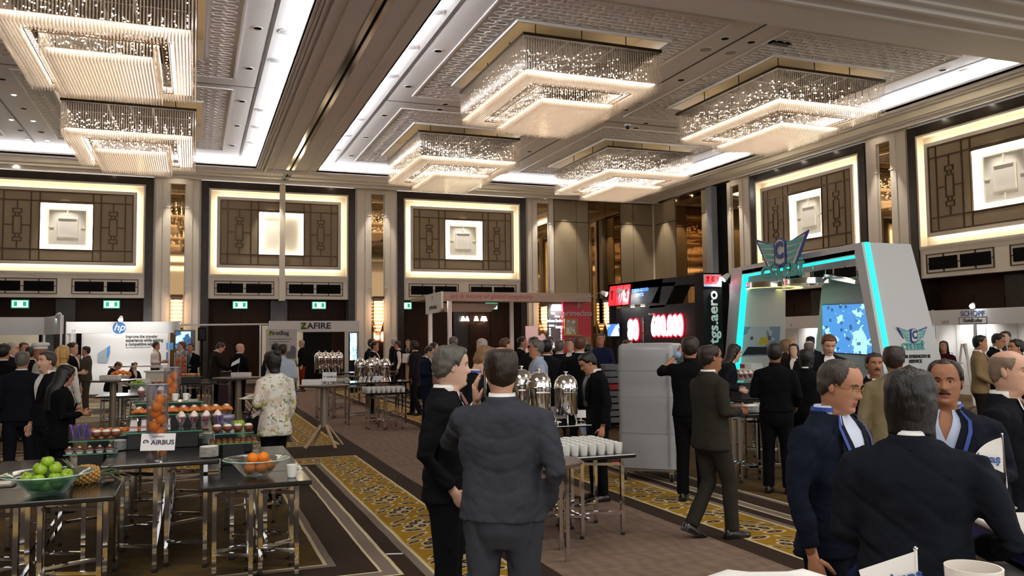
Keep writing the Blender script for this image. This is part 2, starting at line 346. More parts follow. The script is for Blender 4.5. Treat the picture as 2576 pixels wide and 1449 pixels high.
for q in ((29, 300.6), (83.5, 303.7), (69.5, 350), (118.8, 353)): dup(dt, at(*q, Z=ZT))
dk = E('recessed_downlight', 'small unlit recessed downlight, a dark round hole in the tray ceiling', 'downlight', group='unlit downlights in the tray ceiling')
obj('trim_ring', MB().lathe([(.12, .0), (.12, -.008), (.095, -.01)], 16, cap=(False, False)), WHITE, dk)
obj('baffle', MB().lathe([(.097, -.003), (.05, -.004)], 16), BLACK, dk)
for i, q in enumerate([(648, 71), (627, 172), (609, 254.5), (596, 316), (585, 366), (1102, 128), (1027, 217.6), (967, 290), (920, 345), (883, 391), (1120, 262), (1106, 275), (1783, 28), (2104, 80), (2378, 124), (1824, 97), (1890, 106), (1713, 201), (2372, 176), (1574, 276), (1625, 310), (1600, 322), (5, 199), (60, 273), (52, 328), (104, 332), (1332, 381)]):
    p = at(*q, Z=ZT)
    if i == 0: dk.location = p
    else: dup(dk, p)
sk = E('ceiling_speaker', 'flat round grey speaker grille set in the tray ceiling', 'speaker', group='round speakers in the tray ceiling')
obj('grille', MB().lathe([(.15, -.008), (.06, -.014)], 20), M('speaker_grille', '#9a9896', .6, bump=.3, bs=300), sk); obj('trim_ring', MB().lathe([(.17, 0), (.17, -.012), (.15, -.012)], 20, cap=(False, False)), WHITE, sk)
for i, q in enumerate([(719, 80), (694, 152), (658, 277), (646, 320), (635, 359), (1099, 30), (1035, 118), (985, 191), (904, 300), (873, 341), (847, 377), (1612, 4), (2243, 103), (2432, 178), (1775, 124), (1838, 132), (1605, 258)]):
    p = at(*q, Z=ZT)
    if i == 0: sk.location = p
    else: dup(sk, p)
cam_ = E('security_camera', 'small dark dome camera hanging from the tray ceiling between the chandeliers', 'camera', at(1579, 313, Z=ZT))
obj('mount', MB().lathe([(.1, 0), (.1, -.05), (.08, -.06)], 14), WHITE, cam_); obj('dome', MB().sph((0, 0, -.08), .085, 12, 8), BLKG, cam_, smooth=True)
av = E('air_vent', 'small black slotted air vent in the patterned tray ceiling', 'vent', at(1962, 107, Z=ZT))
obj('frame', MB().box(-.28, -.09, -.04, .28, .09, 0), BLACK, av); obj('slat', MB().box(-.25, -.05, -.05, .25, -.03, -.035).box(-.25, .02, -.05, .25, .04, -.035), GREY, av)
# ---- wall bays.  local axes: x along the wall, -y into the room, z up
def fret(mb, x0, z0, x1, z1, w=.035, y0=-.03, y1=0):
    mb.box(x0, y0, z0, x1, y1, z0+w).box(x0, y0, z1-w, x1, y1, z1).box(x0, y0, z0+w, x0+w, y1, z1-w).box(x1-w, y0, z0+w, x1, y1, z1-w)
def bay(W, parent, loc, rz, plain=False):
    g = obj('wall_bay', MB().box(.28, .25, 4.5, W-.28, .3, 8.25).box(.28, .0, 3.57, W-.28, .3, 4.5).box(.28, 0, 4.5, W-.28, .26, 4.55), CREAM, parent, loc=loc, rz=rz)
    o = obj('marble_frame', MB().box(0, -.06, 0, .3, .3, 8.5).box(W-.3, -.06, 0, W, .3, 8.5).box(.3, -.06, 8.2, W-.3, .3, 8.5), MARBLE, g)
    mb = MB(); fret(mb, .3, 4.53, W-.3, 8.2, .07, -.04, .26); mb.box(.3, -.02, 4.47, W-.3, .02, 4.53); obj('outer_frame', mb, CREAM, g)
    x0, x1, z0, z1 = .62, W-.62, 4.88, 7.87
    mb = MB(); fret(mb, x0, z0, x1, z1, .13, -.02, .05); obj('inner_frame', mb, CREAM, g)
    mb = MB()
    for a in ((x0+.03, z0+.03, x1-.03, z0+.06), (x0+.03, z1-.06, x1-.03, z1-.03), (x0+.03, z0+.06, x0+.06, z1-.06), (x1-.06, z0+.06, x1-.03, z1-.06)): mb.box(a[0], .1, a[1], a[2], .14, a[3])
    obj('cove_lamp', mb, LED, g)
    fx0, fx1, fz0, fz1 = x0+.13, x1-.13, z0+.13, z1-.13; fw = fx1-fx0; fh = fz1-fz0
    X_ = lambda n: fx0+n/729*fw; Z_ = lambda n: fz1-n/475*fh
    sq = (X_(232), X_(510), Z_(400), Z_(77))
    obj('fabric_panel', MB().box(fx0, .0, fz0, sq[0], .03, fz1).box(sq[1], 0, fz0, fx1, .03, fz1).box(sq[0], 0, sq[3], sq[1], .03, fz1).box(sq[0], 0, fz0, sq[1], .03, sq[2]), FABRIC, g)
    mb = MB(); T = .022
    vl = lambda n, a=0, b=475: mb.box(X_(n)-T, -.025, Z_(b), X_(n)+T, 0, Z_(a)); hl = lambda n, a=0, b=729: mb.box(X_(a), -.024, Z_(n)-T, X_(b), 0, Z_(n)+T)
    for n in (2, 44, 184, 229, 511, 553, 685, 727): vl(n)
    for n in (2, 65, 473): hl(n)
    hl(397)
    for c in (114, 619):
        vl(c, 65, 122); fret(mb, X_(c-25), Z_(155), X_(c+25), Z_(122), .04, -.027, 0); vl(c-10, 155, 172); vl(c+10, 155, 172)
        fret(mb, X_(c-24), Z_(297), X_(c+24), Z_(172), .04, -.027, 0); vl(c-10, 297, 315); vl(c+10, 297, 315); fret(mb, X_(c-25), Z_(347), X_(c+25), Z_(315), .04, -.027, 0); vl(c, 347, 397)
        hl(235, c-70, c-24); hl(235, c+24, c+70)
    obj('fretwork', mb, BRONZE, g)
    # lit square: floating white panel in front of a lamp-lined recess
    mb = MB(); a, b, c, d = sq; mb.box(a, .2, c, b, .22, d).box(a-.02, .0, c, a, .22, d).box(b, 0, c, b+.02, .22, d).box(a, 0, c-.02, b, .22, c).box(a, 0, d, b, .22, d+.02); obj('light_recess', mb, WHITE, g)
    mb = MB(); mb.box(a+.02, .12, c+.02, a+.05, .15, d-.02).box(b-.05, .12, c+.02, b-.02, .15, d-.02).box(a+.05, .12, c+.02, b-.05, .15, c+.05).box(a+.05, .12, d-.05, b-.05, .15, d-.02); obj('edge_lamp', mb, LED, g)
    if not plain:
        mb = MB(); cx_, cz = (a+b)/2, (c+d)/2; h1, h2 = (b-a)*.36, (b-a)*.2
        fret(mb, cx_-h1, cz-h1*1.05, cx_+h1, cz+h1*1.05, .03, .16, .2); fret(mb, cx_-h2, cz-h2*1.05, cx_+h2, cz+h2*1.05, .05, .15, .2)
        mb.box(cx_-h1, .16, cz-.02, cx_-h2-.1, .2, cz+.02).box(cx_+h2+.1, .16, cz-.02, cx_+h1, .2, cz+.02).box(cx_-.02, .16, cz+h2+.1, cx_+.02, .2, cz+h1).box(cx_-.02, .16, cz-h1, cx_+.02, .2, cz-h2-.1); obj('relief', mb, WHITE, g)
    k = W/6.35
    for s0 in (.53, 3.43):
        mb = MB(); e0, e1 = s0*k, (s0+2.4)*k; fret(mb, e0, 3.72, e1, 4.33, .03)
        for n in (.27, .74): mb.box(e0+(e1-e0)*n-.02, -.03, 3.75, e0+(e1-e0)*n+.02, 0, 4.3)
        mb.box(e0, -.03, 4.01, e1, 0, 4.04); obj('vent_fretwork', mb, BRONZE, g)
        gw = (e1-e0)*.43
        for gx in (e0+.11, e1-.11-gw): obj('vent_grille', MB().box(gx, -.035, 3.83, gx+gw, 0, 4.22), BLACK, g)
    mb = MB(); mb.box(.3, .72, 0, W-.3, .8, 3.6).box(.3, 0, 3.55, W-.3, .8, 3.58); obj('door_surround', mb, DKWOOD, g)
    mb = MB(); mb.box(W/2-.35, .5, 0, W/2+.35, .72, 3.57).box(.3, .3, 0, .34, .75, 3.57).box(W-.34, .3, 0, W-.3, .75, 3.57); obj('marble_pier', mb, MARBLE, g)
    for dx in (.5, 1.65, W/2+.42, W/2+1.57):
        obj('door_leaf', MB().box(dx, .68, .02, dx+1.1, .72, 3.0).box(dx+.08, .66, .15, dx+1.02, .68, 2.9), DKWOOD, g)
    obj('wall_skirting', MB().box(.3, .6, 0, W-.3, .7, .18), M('pale_skirting', '#b5a58a', .4), g)
    return g
wb = E('wall_back', kind='structure'); wr = E('wall_right', kind='structure')
BX = [(-7.95, 6.35), (.22, 6.38), (8.5, 6.25)]
for i, (x, W) in enumerate(BX): bay(W, wb, (x, YB, 0), 0, plain=(i == 1))
for y, W in ((28.6, 6.38), (20.36, 6.36), (12.1, 6.36)): bay(W, wr, (XR, y, 0), -PI/2)
# ---- piers with a mirror strip and a crystal sconce
def pier(parent, loc, rz, W, mx0, mx1):
    g = obj('wall_pier', MB().box(0, 0, 0, W, .4, 8.6).box(.08, -.06, 0, mx0-.18, 0, 8.55).box(mx1+.18, -.06, 0, W-.08, 0, 8.55).box(mx0-.3, -.1, 0, mx0-.06, 0, 8.5).box(mx1+.06, -.1, 0, mx1+.3, 0, 8.5).box(mx0-.06, -.08, 8.3, mx1+.06, 0, 8.5), CREAM, parent, loc=loc, rz=rz)
    obj('mirror_strip', MB().box(mx0, -.02, .3, mx1, 0, 8.28), MIRROR, g)
    mb = MB()
    for z in (7.3, 4.1): mb.box(mx0-.2, -.12, z, mx0-.02, -.09, z+.035).box(mx1+.02, -.12, z, mx1+.2, -.09, z+.035)
    obj('pier_tick', mb, WHITE, g)
    return g
pier(wb, (-1.6, YB, 0), 0, 1.82, .65, 1.18); pier(wb, (6.6, YB, 0), 0, 1.9, .74, 1.26); pier(wb, (14.75, YB, 0), 0, 1.45, .61, 1.12)
pier(wr, (XR, 30.05, 0), -PI/2, 1.45, .19, .67); pier(wr, (XR, 22.22, 0), -PI/2, 1.86, .62, 1.1); pier(wr, (XR, 14.0, 0), -PI/2, 1.9, .6, 1.1)
crystal = glassy('sconce_crystal', '#f3dcc0', .4, .08, .5); SCL = M('sconce_lamp', '#ffffff', .4, emit='#ffe0bd', es=3)
sc0 = E('wall_sconce', 'tall tiered crystal wall sconce glowing on the pier between the far white booths', 'wall lamp')
mb = MB(); lm = MB(); top, bot = 3.62, 2.3
obj('backplate', MB().box(-.2, -.05, 2.5, .2, 0, 3.72).box(-.24, -.3, 3.6, .24, 0, 3.72), BRONZE, sc0)
for k in range(9):
    z = 3.5-k*.155; r = .23 if k < 6 else .23-.045*(k-5); lm.lathe([(r*.9, z), (r, z-.03), (r*.95, z-.05)], 14, c=(0, -.22, 0))
    mb2 = MB().lathe([(r*.98, z-.06), (r*.98, z-.15)], 14, c=(0, -.22, 0)); mb.v += []; o_ = len(mb.v); mb.add(mb2.v, mb2.f)
obj('lamp_band', lm, SCL, sc0, smooth=40); obj('crystal_tier', mb, crystal, sc0, smooth=40); obj('drop', MB().lathe([(.06, 2.25), (.05, 2.0)], 10, c=(0, -.22, 0)), crystal, sc0)
sc0.location = (-.68, YB-.05, 0)
dup(sc0, (7.6, YB-.05, 0), label='tall tiered crystal wall sconce glowing on the pier behind the row of tall beverage dispensers')
dup(sc0, (15.62, YB-.05, 0), label='tall tiered crystal wall sconce glowing beside the lit word board of the red stand')
dup(sc0, (18.9, YB-.2, 0), label='tall tiered crystal wall sconce glowing just past the red stand wall')
# ---- fabric panels and mirrors round the far corner
mb = MB(); g = E('wall_corner', kind='structure')
obj('backing', MB().box(16.2, YB, 0, XR+.5, YB+.3, ZS).box(XR, 30.05, 0, XR+.3, YB, ZS), DKWOOD, g)
for a, b in ((16.22, 17.4), (17.42, 18.06), (19.85, 20.55), (20.57, 21.7)):
    obj('fabric_panel', MB().bb(a, YB-.06, 0, b, YB, 7.43, .008), FABRIC, g); obj('fabric_panel', MB().bb(a, YB-.06, 7.46, b, YB, 8.5, .008), FABRIC, g)
for a, b in ((34.42, 35.5), (35.52, 36.38), (31.42, 32.18)):
    obj('fabric_panel', MB().bb(XR-.06, a, 0, XR, b, 7.43, .008), FABRIC, g); obj('fabric_panel', MB().bb(XR-.06, a, 7.46, XR, b, 8.5, .008), FABRIC, g)
obj('mirror_panel', MB().box(18.1, YB-.03, 0, 19.0, YB, 8.5), MIRROR, g); obj('mirror_panel', MB().box(19.02, YB-.03, 0, 19.82, YB, 8.5), MIRROR, g)
obj('mirror_panel', MB().box(XR-.03, 32.22, 0, XR, 33.3, 8.5), MIRROR, g); obj('mirror_panel', MB().box(XR-.03, 33.32, 0, XR, 34.38, 8.5), MIRROR, g)
obj('corner_post', MB().box(XR-.12, YB-.12, 0, XR, YB, 8.55), CREAM, g); obj('grey_return', MB().box(XR-.35, 30.96, 0, XR, 31.4, 8.5), M('grey_lacquer', '#8b8f98', .4), g); obj('dark_recess', MB().box(XR-.05, 30.06, 0, XR, 30.96, 8.5), BLACK, g)
obj('corner_trim', MB().box(16.2, YB-.08, 8.5, XR, YB, 8.56).box(XR-.08, 30.1, 8.5, XR, YB, 8.56), BRONZE, g)
pst = E('partition_post', 'slim cream wall post of the movable partition, in front of the middle wall bay', 'post', (3.47, YB-.12, 0))
obj('post', MB().bb(-.115, -.1, 3.55, .115, .1, 8.6, .01), CREAM, pst); obj('foot', MB().box(-.13, -.12, 3.5, .13, .12, 3.56), CREAM, pst)
# pools of light on the piers and panels
for x in (-.69, 7.6, 15.62, 16.8, 20.3, -4.8, 3.0, 11.6): spot('wall_spot', (x, YB-.75, ZS-.06), (x, YB-.1, 5.2), L_SPOT, 50)
for y in (29.6, 21.3, 35.3, 31.8, 25.4, 17.2): spot('wall_spot', (XR-.75, y, ZS-.06), (XR-.1, y, 5.2), L_SPOT, 50)
# ---- exit signs hung over the doors
EX = M('exit_face', '#ffffff', .4, emit='#c9f0e2', es=1.6); EXG = M('exit_green', '#0d8f63', .5, emit='#0f9a6c', es=.6)
ex = E('exit_sign', 'green and white lit exit sign over the doors above the tall white booth corner', 'exit sign')
obj('housing', MB().bb(-.3, -.04, -.16, .3, .04, .16, .01), M('exit_housing', '#35b894', .4, emit='#5fd0b0', es=.25), ex); obj('face', MB().box(-.26, -.05, -.12, .26, -.04, .12), EX, ex)
mb = MB().box(-.21, -.056, -.09, -.09, -.05, .1).box(.1, -.056, -.09, .22, -.05, .1)
mb.box(-.03, -.056, .05, .01, -.05, .09).bar((-.01, -.053, .04), (-.02, -.053, -.02), .035, .006).bar((-.02, -.053, -.02), (.04, -.053, -.08), .02, .006).bar((-.02, -.053, -.02), (-.06, -.053, -.06), .02, .006).bar((-.02, -.053, .03), (.05, -.053, 0), .015, .006)
obj('pictogram', mb, EXG, ex); obj('bracket', MB().box(-.02, -.01, .16, .02, .01, .24), BLACK, ex)
ex.location = (-6.3, YB+.2, 3.33)
for x, l in ((-3.1, 'green and white lit exit sign over the doors above the round blue logo booth'), (1.8, 'green and white lit exit sign above the black hanging loudspeaker, beside the partition post'), (5.07, 'green and white lit exit sign above the booth fascia with the lime square'), (13.05, 'green and white lit exit sign seen beneath the wooden canopy of the red stand'), (8.9, 'green and white lit exit sign half hidden by the hanging white canopy panel')):
    dup(ex, (x, YB+.2, 3.33), label=l)
# ================================================================ chandeliers
ROD = glassy('crystal_rod', '#fff6ec', .3, .06, .18); TIP = glassy('crystal_tip', '#fff9f2', .3, .1, .7)
GLOWP = M('glow_plate', '#fff1de', .6, emit='#fff0de', es=L_GLOWP); BULB = M('chandelier_bulb', '#ffffff', .4, emit='#fff0d8', es=L_BULB, noem=True)
DARKB = M('dark_bronze', '#3d2f22', .35, .8)
def rods(mb, pts, z0, z1, r=.013):
    for x, y in pts:
        v = [(x-r, y, z1), (x, y-r, z1), (x+r, y, z1), (x, y+r, z1), (x-r, y, z0), (x, y-r, z0), (x+r, y, z0), (x, y+r, z0)]
        mb.add(v, [(0, 1, 5, 4), (1, 2, 6, 5), (2, 3, 7, 6), (3, 0, 4, 7), (4, 5, 6, 7)])
def rect_pts(hx_, hy_, sp):
    nx, ny = round(2*hx_/sp), round(2*hy_/sp); o = []
    for i in range(nx+1): o += [(-hx_+2*hx_*i/nx, -hy_), (-hx_+2*hx_*i/nx, hy_)]
    for j in range(1, ny): o += [(-hx_, -hy_+2*hy_*j/ny), (hx_, -hy_+2*hy_*j/ny)]
    return o
def grid_pts(hx_, hy_, sp, hole=None):
    nx, ny = round(2*hx_/sp), round(2*hy_/sp)
    return [(x, y) for i in range(1, nx) for j in range(1, ny) for x, y in [(-hx_+2*hx_*i/nx, -hy_+2*hy_*j/ny)] if not (hole and abs(x) < hole[0] and abs(y) < hole[1])]
c0 = E('crystal_chandelier', 'x', 'chandelier', group='square crystal chandeliers')
HX, HY, IX, IY = 1.76, 2.36, 1.04, 1.56
mb = MB(); fret_ = lambda hx_, hy_, w, z0, z1: mb.box(-hx_, -hy_, z0, hx_, -hy_+w, z1).box(-hx_, hy_-w, z0, hx_, hy_, z1).box(-hx_, -hy_+w, z0, -hx_+w, hy_-w, z1).box(hx_-w, -hy_+w, z0, hx_, hy_-w, z1)
fret_(HX+.03, HY+.03, .09, .06, .13)
for k in (-.6, 0, .6): mb.box(k-.03, -HY, .09, k+.03, HY, .12)
for k in (-1.2, 0, 1.2): mb.box(-HX, k-.03, .09, HX, k+.03, .12)
obj('top_frame', mb, DARKB, c0); obj('top_plate', MB().box(-HX+.05, -HY+.05, .1, HX-.05, HY-.05, .11), M('top_plate_dark', '#2b2119', .7, spec=.1), c0)
for x in (-1.2, 0, 1.2):
    for y in (-1.7, 0, 1.7): obj('suspension_rod', MB().tube([(x, y, .12), (x, y, .78)], .014, 6), DARKB, c0)
for x, y in ((-1.55, -1.2), (-1.55, .2), (-1.55, 1.5), (-1.0, 2.0), (.2, 2.0), (1.3, 2.0)): obj('canopy_cup', MB().lathe([(.04, .1), (.04, .3), (.13, .32), (.15, .36), (.15, .46), (.05, .48), (.02, .6), (.02, .78)], 10), DARKB, c0, smooth=40)
mb = MB(); rods(mb, rect_pts(HX, HY, .062)+rect_pts(HX-.07, HY-.07, .062), -.86, .06); obj('outer_rods', mb, ROD, c0, kind='stuff')
mb = MB(); rods(mb, rect_pts(IX, IY, .06)+rect_pts(IX-.07, IY-.07, .06), -1.2, -.62); obj('inner_rods', mb, ROD, c0, kind='stuff')
mb = MB(); rods(mb, grid_pts(HX-.07, HY-.07, .064, (IX+.27, IY+.27)), -.86, -.70, .016); rods(mb, grid_pts(IX-.07, IY-.07, .06), -1.2, -1.06, .016); obj('crystal_field', mb, TIP, c0, kind='stuff')
mb = MB(); a, b = IX+.2, IY+.2
mb.box(-HX+.1, -HY+.1, -.70, HX-.1, -b, -.68).box(-HX+.1, b, -.70, HX-.1, HY-.1, -.68).box(-HX+.1, -b, -.70, -a, b, -.68).box(a, -b, -.70, HX-.1, b, -.68).box(-IX+.1, -IY+.1, -1.06, IX-.1, IY-.1, -1.04)
obj('glow_plate', mb, GLOWP, c0)  # glowing plates added inside to make the crystal underside bright
mb = MB(); a, b = IX+.2, IY+.2
mb.box(-HX+.09, -HY+.09, -.676, HX-.09, -b+.01, -.666).box(-HX+.09, b-.01, -.676, HX-.09, HY-.09, -.666).box(-HX+.09, -b+.01, -.676, -a+.01, b-.01, -.666).box(a-.01, -b+.01, -.676, HX-.09, b-.01, -.666).box(-IX+.09, -IY+.09, -1.036, IX-.09, IY-.09, -1.026)
obj('light_block_plate', mb, M('light_block_bronze', '#8a7458', .3, .6), c0)  # opaque plates added to keep the glow plates from shining upwards
mb = MB(); fret_(HX-.3, HY-.3, .05, .14, .16); obj('added_uplight', mb, M('added_uplight_strip', '#ffffff', .5, emit='#ffe4bc', es=4), c0)  # glowing strip added to warm the ceiling recess above
mb = MB(); a, b = IX+.24, IY+.24
for k, (p, q) in enumerate(((a, b), (a-.15, b-.15))): fret_(p, q, .014, -.83, -.81)
for i in range(36):
    y = -b+2*b*i/35
    for s_ in (-1, 1): mb.box(s_*a-(.15 if s_ > 0 else 0), y-.004, -.825, s_*a+(.15 if s_ < 0 else 0), y+.004, -.815)
for i in range(26):
    x = -a+2*a*i/25
    for s_ in (-1, 1): mb.box(x-.004, s_*b-(.15 if s_ > 0 else 0), -.825, x+.004, s_*b+(.15 if s_ < 0 else 0), -.815)
obj('ladder_frame', mb, M('ladder_bronze', '#6a5236', .35, .7), c0)
mb = MB(); wr_ = MB()
for i in range(15):
    for j in range(19):
        x, y = -1.6+3.2*i/14, -2.2+4.4*j/18; z = -.06-.5*random.random(); 
        for q in range(2 if (i+j) % 2 else 1):
            zz = z-q*.14
            if zz > -.64: mb.sph((x, y, zz), .0135, 6, 4)
        wr_.bar((x, y, z), (x, y, .1), .006)
for i in range(7):
    for j in range(9): mb.sph((-.9+1.8*i/6, -1.4+2.8*j/8, -.72-.25*random.random()), .0125, 6, 4)
obj('bulb_strings', mb, BULB, c0, kind='stuff'); obj('bulb_wires', wr_, DARKB, c0, kind='stuff')
CL = ['square tiered crystal chandelier above the walking man, its near corner towards the viewer', 'square tiered crystal chandelier nearest the wall with the largest lit panels', 'square tiered crystal chandelier hanging over the wooden canopy of the red stand', 'square tiered crystal chandelier hanging in front of the far corner of fabric panels',
      'largest square crystal chandelier, cut off by the top edge of the picture', 'square tiered crystal chandelier before the partition post, behind the largest one']
c0.location = (CH[0][0], CH[0][1], ZS-.06); c0['label'] = CL[0]
for k in range(1, 6): dup(c0, (CH[k][0], CH[k][1], ZS-.06), label=CL[k])
# ================================================================ exhibition stands
FASC = M('fascia_white', '#dcdcdc', .5); POSTM = M('stand_post', '#c4c5c8', .35, .6); PALE = M('pale_wall', '#cfc4a8', .7); TXT = M('ink_dark', '#26282e', .6); INKB = M('ink_blue', '#2b4f8f', .5); LIME = M('lime_print', '#a9bd2c', .5)
FLOOD = M('flood_lens', '#ffffff', .4, emit='#f4f8ff', es=60); LAMP2 = M('stand_downlight', '#ffffff', .4, emit='#fff4e2', es=25)
def pr(px0, py0, px1, py1, Y):
    a = at(px0, py1, Y=Y); b = at(px1, py0, Y=Y); return a[0], a[2], b[0], b[2]
def picture(name, kind, c1, c2, c3, es=0, sc=3):       # flat picture / screen material
    if name in _mc: return _mc[name]
    m = bpy.data.materials.new(name); m.use_nodes = True; nt = m.node_tree; NX.nt = nt; b = nt.nodes['Principled BSDF']
    tc = nt.nodes.new('ShaderNodeTexCoord'); v = nt.nodes.new('ShaderNodeTexVoronoi'); v.inputs['Scale'].default_value = sc*2.2; n = nt.nodes.new('ShaderNodeTexNoise'); n.inputs['Scale'].default_value = sc; n.inputs['Detail'].default_value = 5
    if kind == 'blocks': v.distance = 'CHEBYCHEV'
    nt.links.new(tc.outputs['Object'], v.inputs['Vector']); nt.links.new(tc.outputs['Object'], n.inputs['Vector'])
    c = nmix(NX(n.outputs['Fac']).gt(.52), c1, c2); c = nmix(NX(v.outputs['Distance']).lt(.22)*.85, c, c3)
    nt.links.new(c.o, b.inputs['Base Color']); b.inputs['Roughness'].default_value = .3
    if es: nt.links.new(c.o, b.inputs['Emission Color']); b.inputs['Emission Strength'].default_value = es
    _mc[name] = m; return m
def floodlamp(label, loc, tgt, power=90, vis=True):
    g = E('arm_spotlight', label, 'spotlight', loc)
    d = (Vector(tgt)-Vector(loc)).normalized()
    obj('housing', MB().tube([(0, 0, 0), d*.1, d*.17], [.05, .07, .075], 10), WHITE, g, smooth=40)
    obj('lens', MB().tube([d*.171, d*.178], [.072, .066], 10), FLOOD, g)
    obj('arm', MB().tube([(0, 0, 0), (-d[0]*.2, -d[1]*.2, -.05), (-d[0]*.42, -d[1]*.42, -.16)], .012, 6), GREY, g)
    spot('stand_spot_and_fill', Vector(loc)+d*.22, tgt, power, 80, .7, (.95, .97, 1)); return g
def posts(g, pts, z, w=.05):
    for x, y in pts: obj('post', MB().bb(x-w/2, y-w/2, 0, x+w/2, y+w/2, z, .006), POSTM, g)
# --- corner stand far on the near side of the logo booth
g = E('exhibition_booth', 'white corner booth with a plain unlettered fascia, before the round logo booth', 'booth')
obj('fascia', MB().bb(-7.6, 25.2, 2.03, -3.75, 25.26, 2.5, .006), FASC, g)
obj('return_fascia', MB().poly([(-3.75, 25.2, 2.03), (-3.08, 23.2, 2.03), (-3.08, 23.2, 2.5), (-3.75, 25.2, 2.5)], (.05, .02, 0)), FASC, g)
obj('back_wall', MB().box(-7.6, 27.6, 0, -3.9, 27.66, 2.45), PALE, g); obj('side_wall', MB().box(-3.9, 25.4, 0, -3.84, 27.6, 2.45), BLACK, g)
posts(g, [(-3.75, 25.23), (-3.08, 23.2), (-5.7, 25.23)], 2.5)
tv = E('wall_screen', 'flat blue lit screen inside the plain white corner booth', 'screen', (-5.9, 26.2, 2.05)); obj('frame', MB().bb(-.75, 0, -.32, .75, .06, .3, .01), BLKG, tv); obj('display', MB().box(-.7, -.006, -.27, .7, 0, .25), picture('screen_blue', 'v', '#5aa0e0', '#d8ecff', '#123055', 1.1, 2.5), tv); obj('stand', MB().tube([(0, .05, -.3), (0, .05, -2.05)], .03, 8).box(-.3, -.15, -2.05, .3, .25, -2.02), BLACK, tv)
# --- booth with the round blue logo
YH = 30.3
g = E('exhibition_booth', 'white booth with a round blue logo above a grey slogan wall', 'booth')
x0, z0, x1, z1 = pr(167, 809, 425, 839, YH); obj('fascia', MB().bb(x0, YH, z0, x1, YH+.06, z1, .006), FASC, g)
xr_, _, xr2, _ = pr(425, 809, 440, 839, YH-.9)
obj('return_fascia', MB().poly([(x1, YH, z0), (x1+.32, YH-.6, z0), (x1+.32, YH-.6, z1), (x1, YH, z1)], (.05, .05, 0)), FASC, g)
wx0, wz0, wx1, wz1 = pr(205, 842, 428, 985, 32.4)
obj('graphic_wall', MB().box(wx0, 32.4, 0, wx1, 32.46, 2.45), WHITEM, g); obj('side_wall', MB().box(x0-.02, YH+.1, 0, x0+.04, 32.4, 2.4), WHITEM, g); obj('dark_opening', MB().box(x0, 32.5, 0, wx0, 32.56, 2.4), BLACK, g)
posts(g, [(x0, YH+.03), (x1, YH+.03), (x1+.34, YH-.6), (wx0, 32.35)], 2.5)
cx_, _, _, cz = pr(300, 825, 300, 825, YH)
obj('round_logo', MB().loft([[(cx_+.2*math.cos(2*PI*k/28), YH-y, cz+.2*math.sin(2*PI*k/28)) for k in range(28)] for y in (0, .012)]), M('logo_blue', '#2f74b8', .4), g)
text('logo_letters', 'hp', .34, WHITE, g, (cx_, YH-.016, cz+.02), RY, .003, 1, bold=.004, shear=.3)
text('booth_number', '29', .13, GREY, g, (x0+.2, YH-.004, z0+.07), RY, .002)
for i, s_ in enumerate(('Improve the traveler', 'experience while gaining', 'a competitive edge')):
    q = at(316, 847+i*9.6, Y=32.38); text('slogan', s_, .155, TXT, g, (q[0], 32.39, q[2]), RY, .003, .8, 'LEFT', bold=.005)
q = at(316, 874, Y=32.38); text('small_print', 'hp.com/go/transportation', .08, TXT, g, (q[0], 32.39, q[2]), RY, .002, 1, 'LEFT')
for (a, b, c, d) in ((418, 862, 423, 880), (418, 886, 423, 905), (424, 862, 436, 880)):
    k = pr(a, b, c, d, 31.6); obj('blue_sign', MB().box(k[0], 31.6, k[1], k[2], 31.63, k[3]), INKB if b > 880 else M('ink_mid_blue', '#3f86c4', .5), g)
k = pr(245, 873, 276, 905, 32.3); a_, b_, c_, d_ = k
mb = MB(); mb.poly([(a_, 32.36, b_-.1), (a_+.3, 32.36, b_-.12), (c_, 32.36, b_+.2), (c_, 32.36, d_+.06), (a_+.3, 32.36, d_), (a_, 32.36, d_-.22)], (0, .03, 0)); obj('printed_case', mb, M('print_grey', '#98a6ae', .6), g)
mb = MB(); mb.poly([(a_+.3, 32.33, b_+.02), (c_, 32.33, b_+.22), (c_, 32.33, d_+.05), (a_+.3, 32.33, d_-.02)], (0, .03, 0)); obj('printed_case_front', mb, M('ink_mid_blue', '#3f86c4', .5), g)
floodlamp('bright arm spotlight above the round blue logo, glaring at the hall', at(305, 797, Y=YH-.3), (-2.4, 27.5, .6), 160); floodlamp('arm spotlight lighting the angled end of the plain corner booth', at(150, 790, Y=23.6), (-3.45, 24.4, 2.2), 60)
g = E('exhibition_rail', 'thin white rail joining the two white booths across the hall doors', 'rail'); a = at(440, 818, Y=30.2); b = at(690, 815, Y=30.2)
obj('rail', MB().bar((a[0], 30.2, a[2]), (b[0], 30.2, b[2]), .06), FASC, g); obj('post', MB().bb(b[0]-.5, 30.17, 0, b[0]-.44, 30.23, b[2], .006), POSTM, g); obj('post', MB().bb(b[0]-.2, 30.17, 0, b[0]-.14, 30.23, b[2], .006), POSTM, g)
tv = E('screen_on_stand', 'large black screen on a stand showing a blue lit crowd', 'screen', (*at(465, 855, Y=29)[:2], 0)); k = pr(438, 830, 491, 883, 29); wx = (k[2]-k[0])/2
obj('frame', MB().bb(-wx, 0, k[1], wx, .08, k[3], .01), BLKG, tv); obj('display', MB().box(-wx+.04, -.006, k[1]+.06, wx*.55, 0, k[3]-.05), picture('screen_crowd', 'v', '#1d3c5c', '#8cc8ea', '#0a1420', 1.3, 4), tv); obj('stand', MB().tube([(0, .06, 0), (0, .06, 1.6)], .04, 8).box(-.4, -.2, 0, .4, .3, .03), BLACK, tv)
sp_ = E('loudspeaker', 'black box loudspeaker on a pole before the dark hall doors', 'speaker', (*at(508, 840, Y=27.5)[:2], 0)); k = pr(498, 824, 519, 857, 27.5); wx = (k[2]-k[0])/2
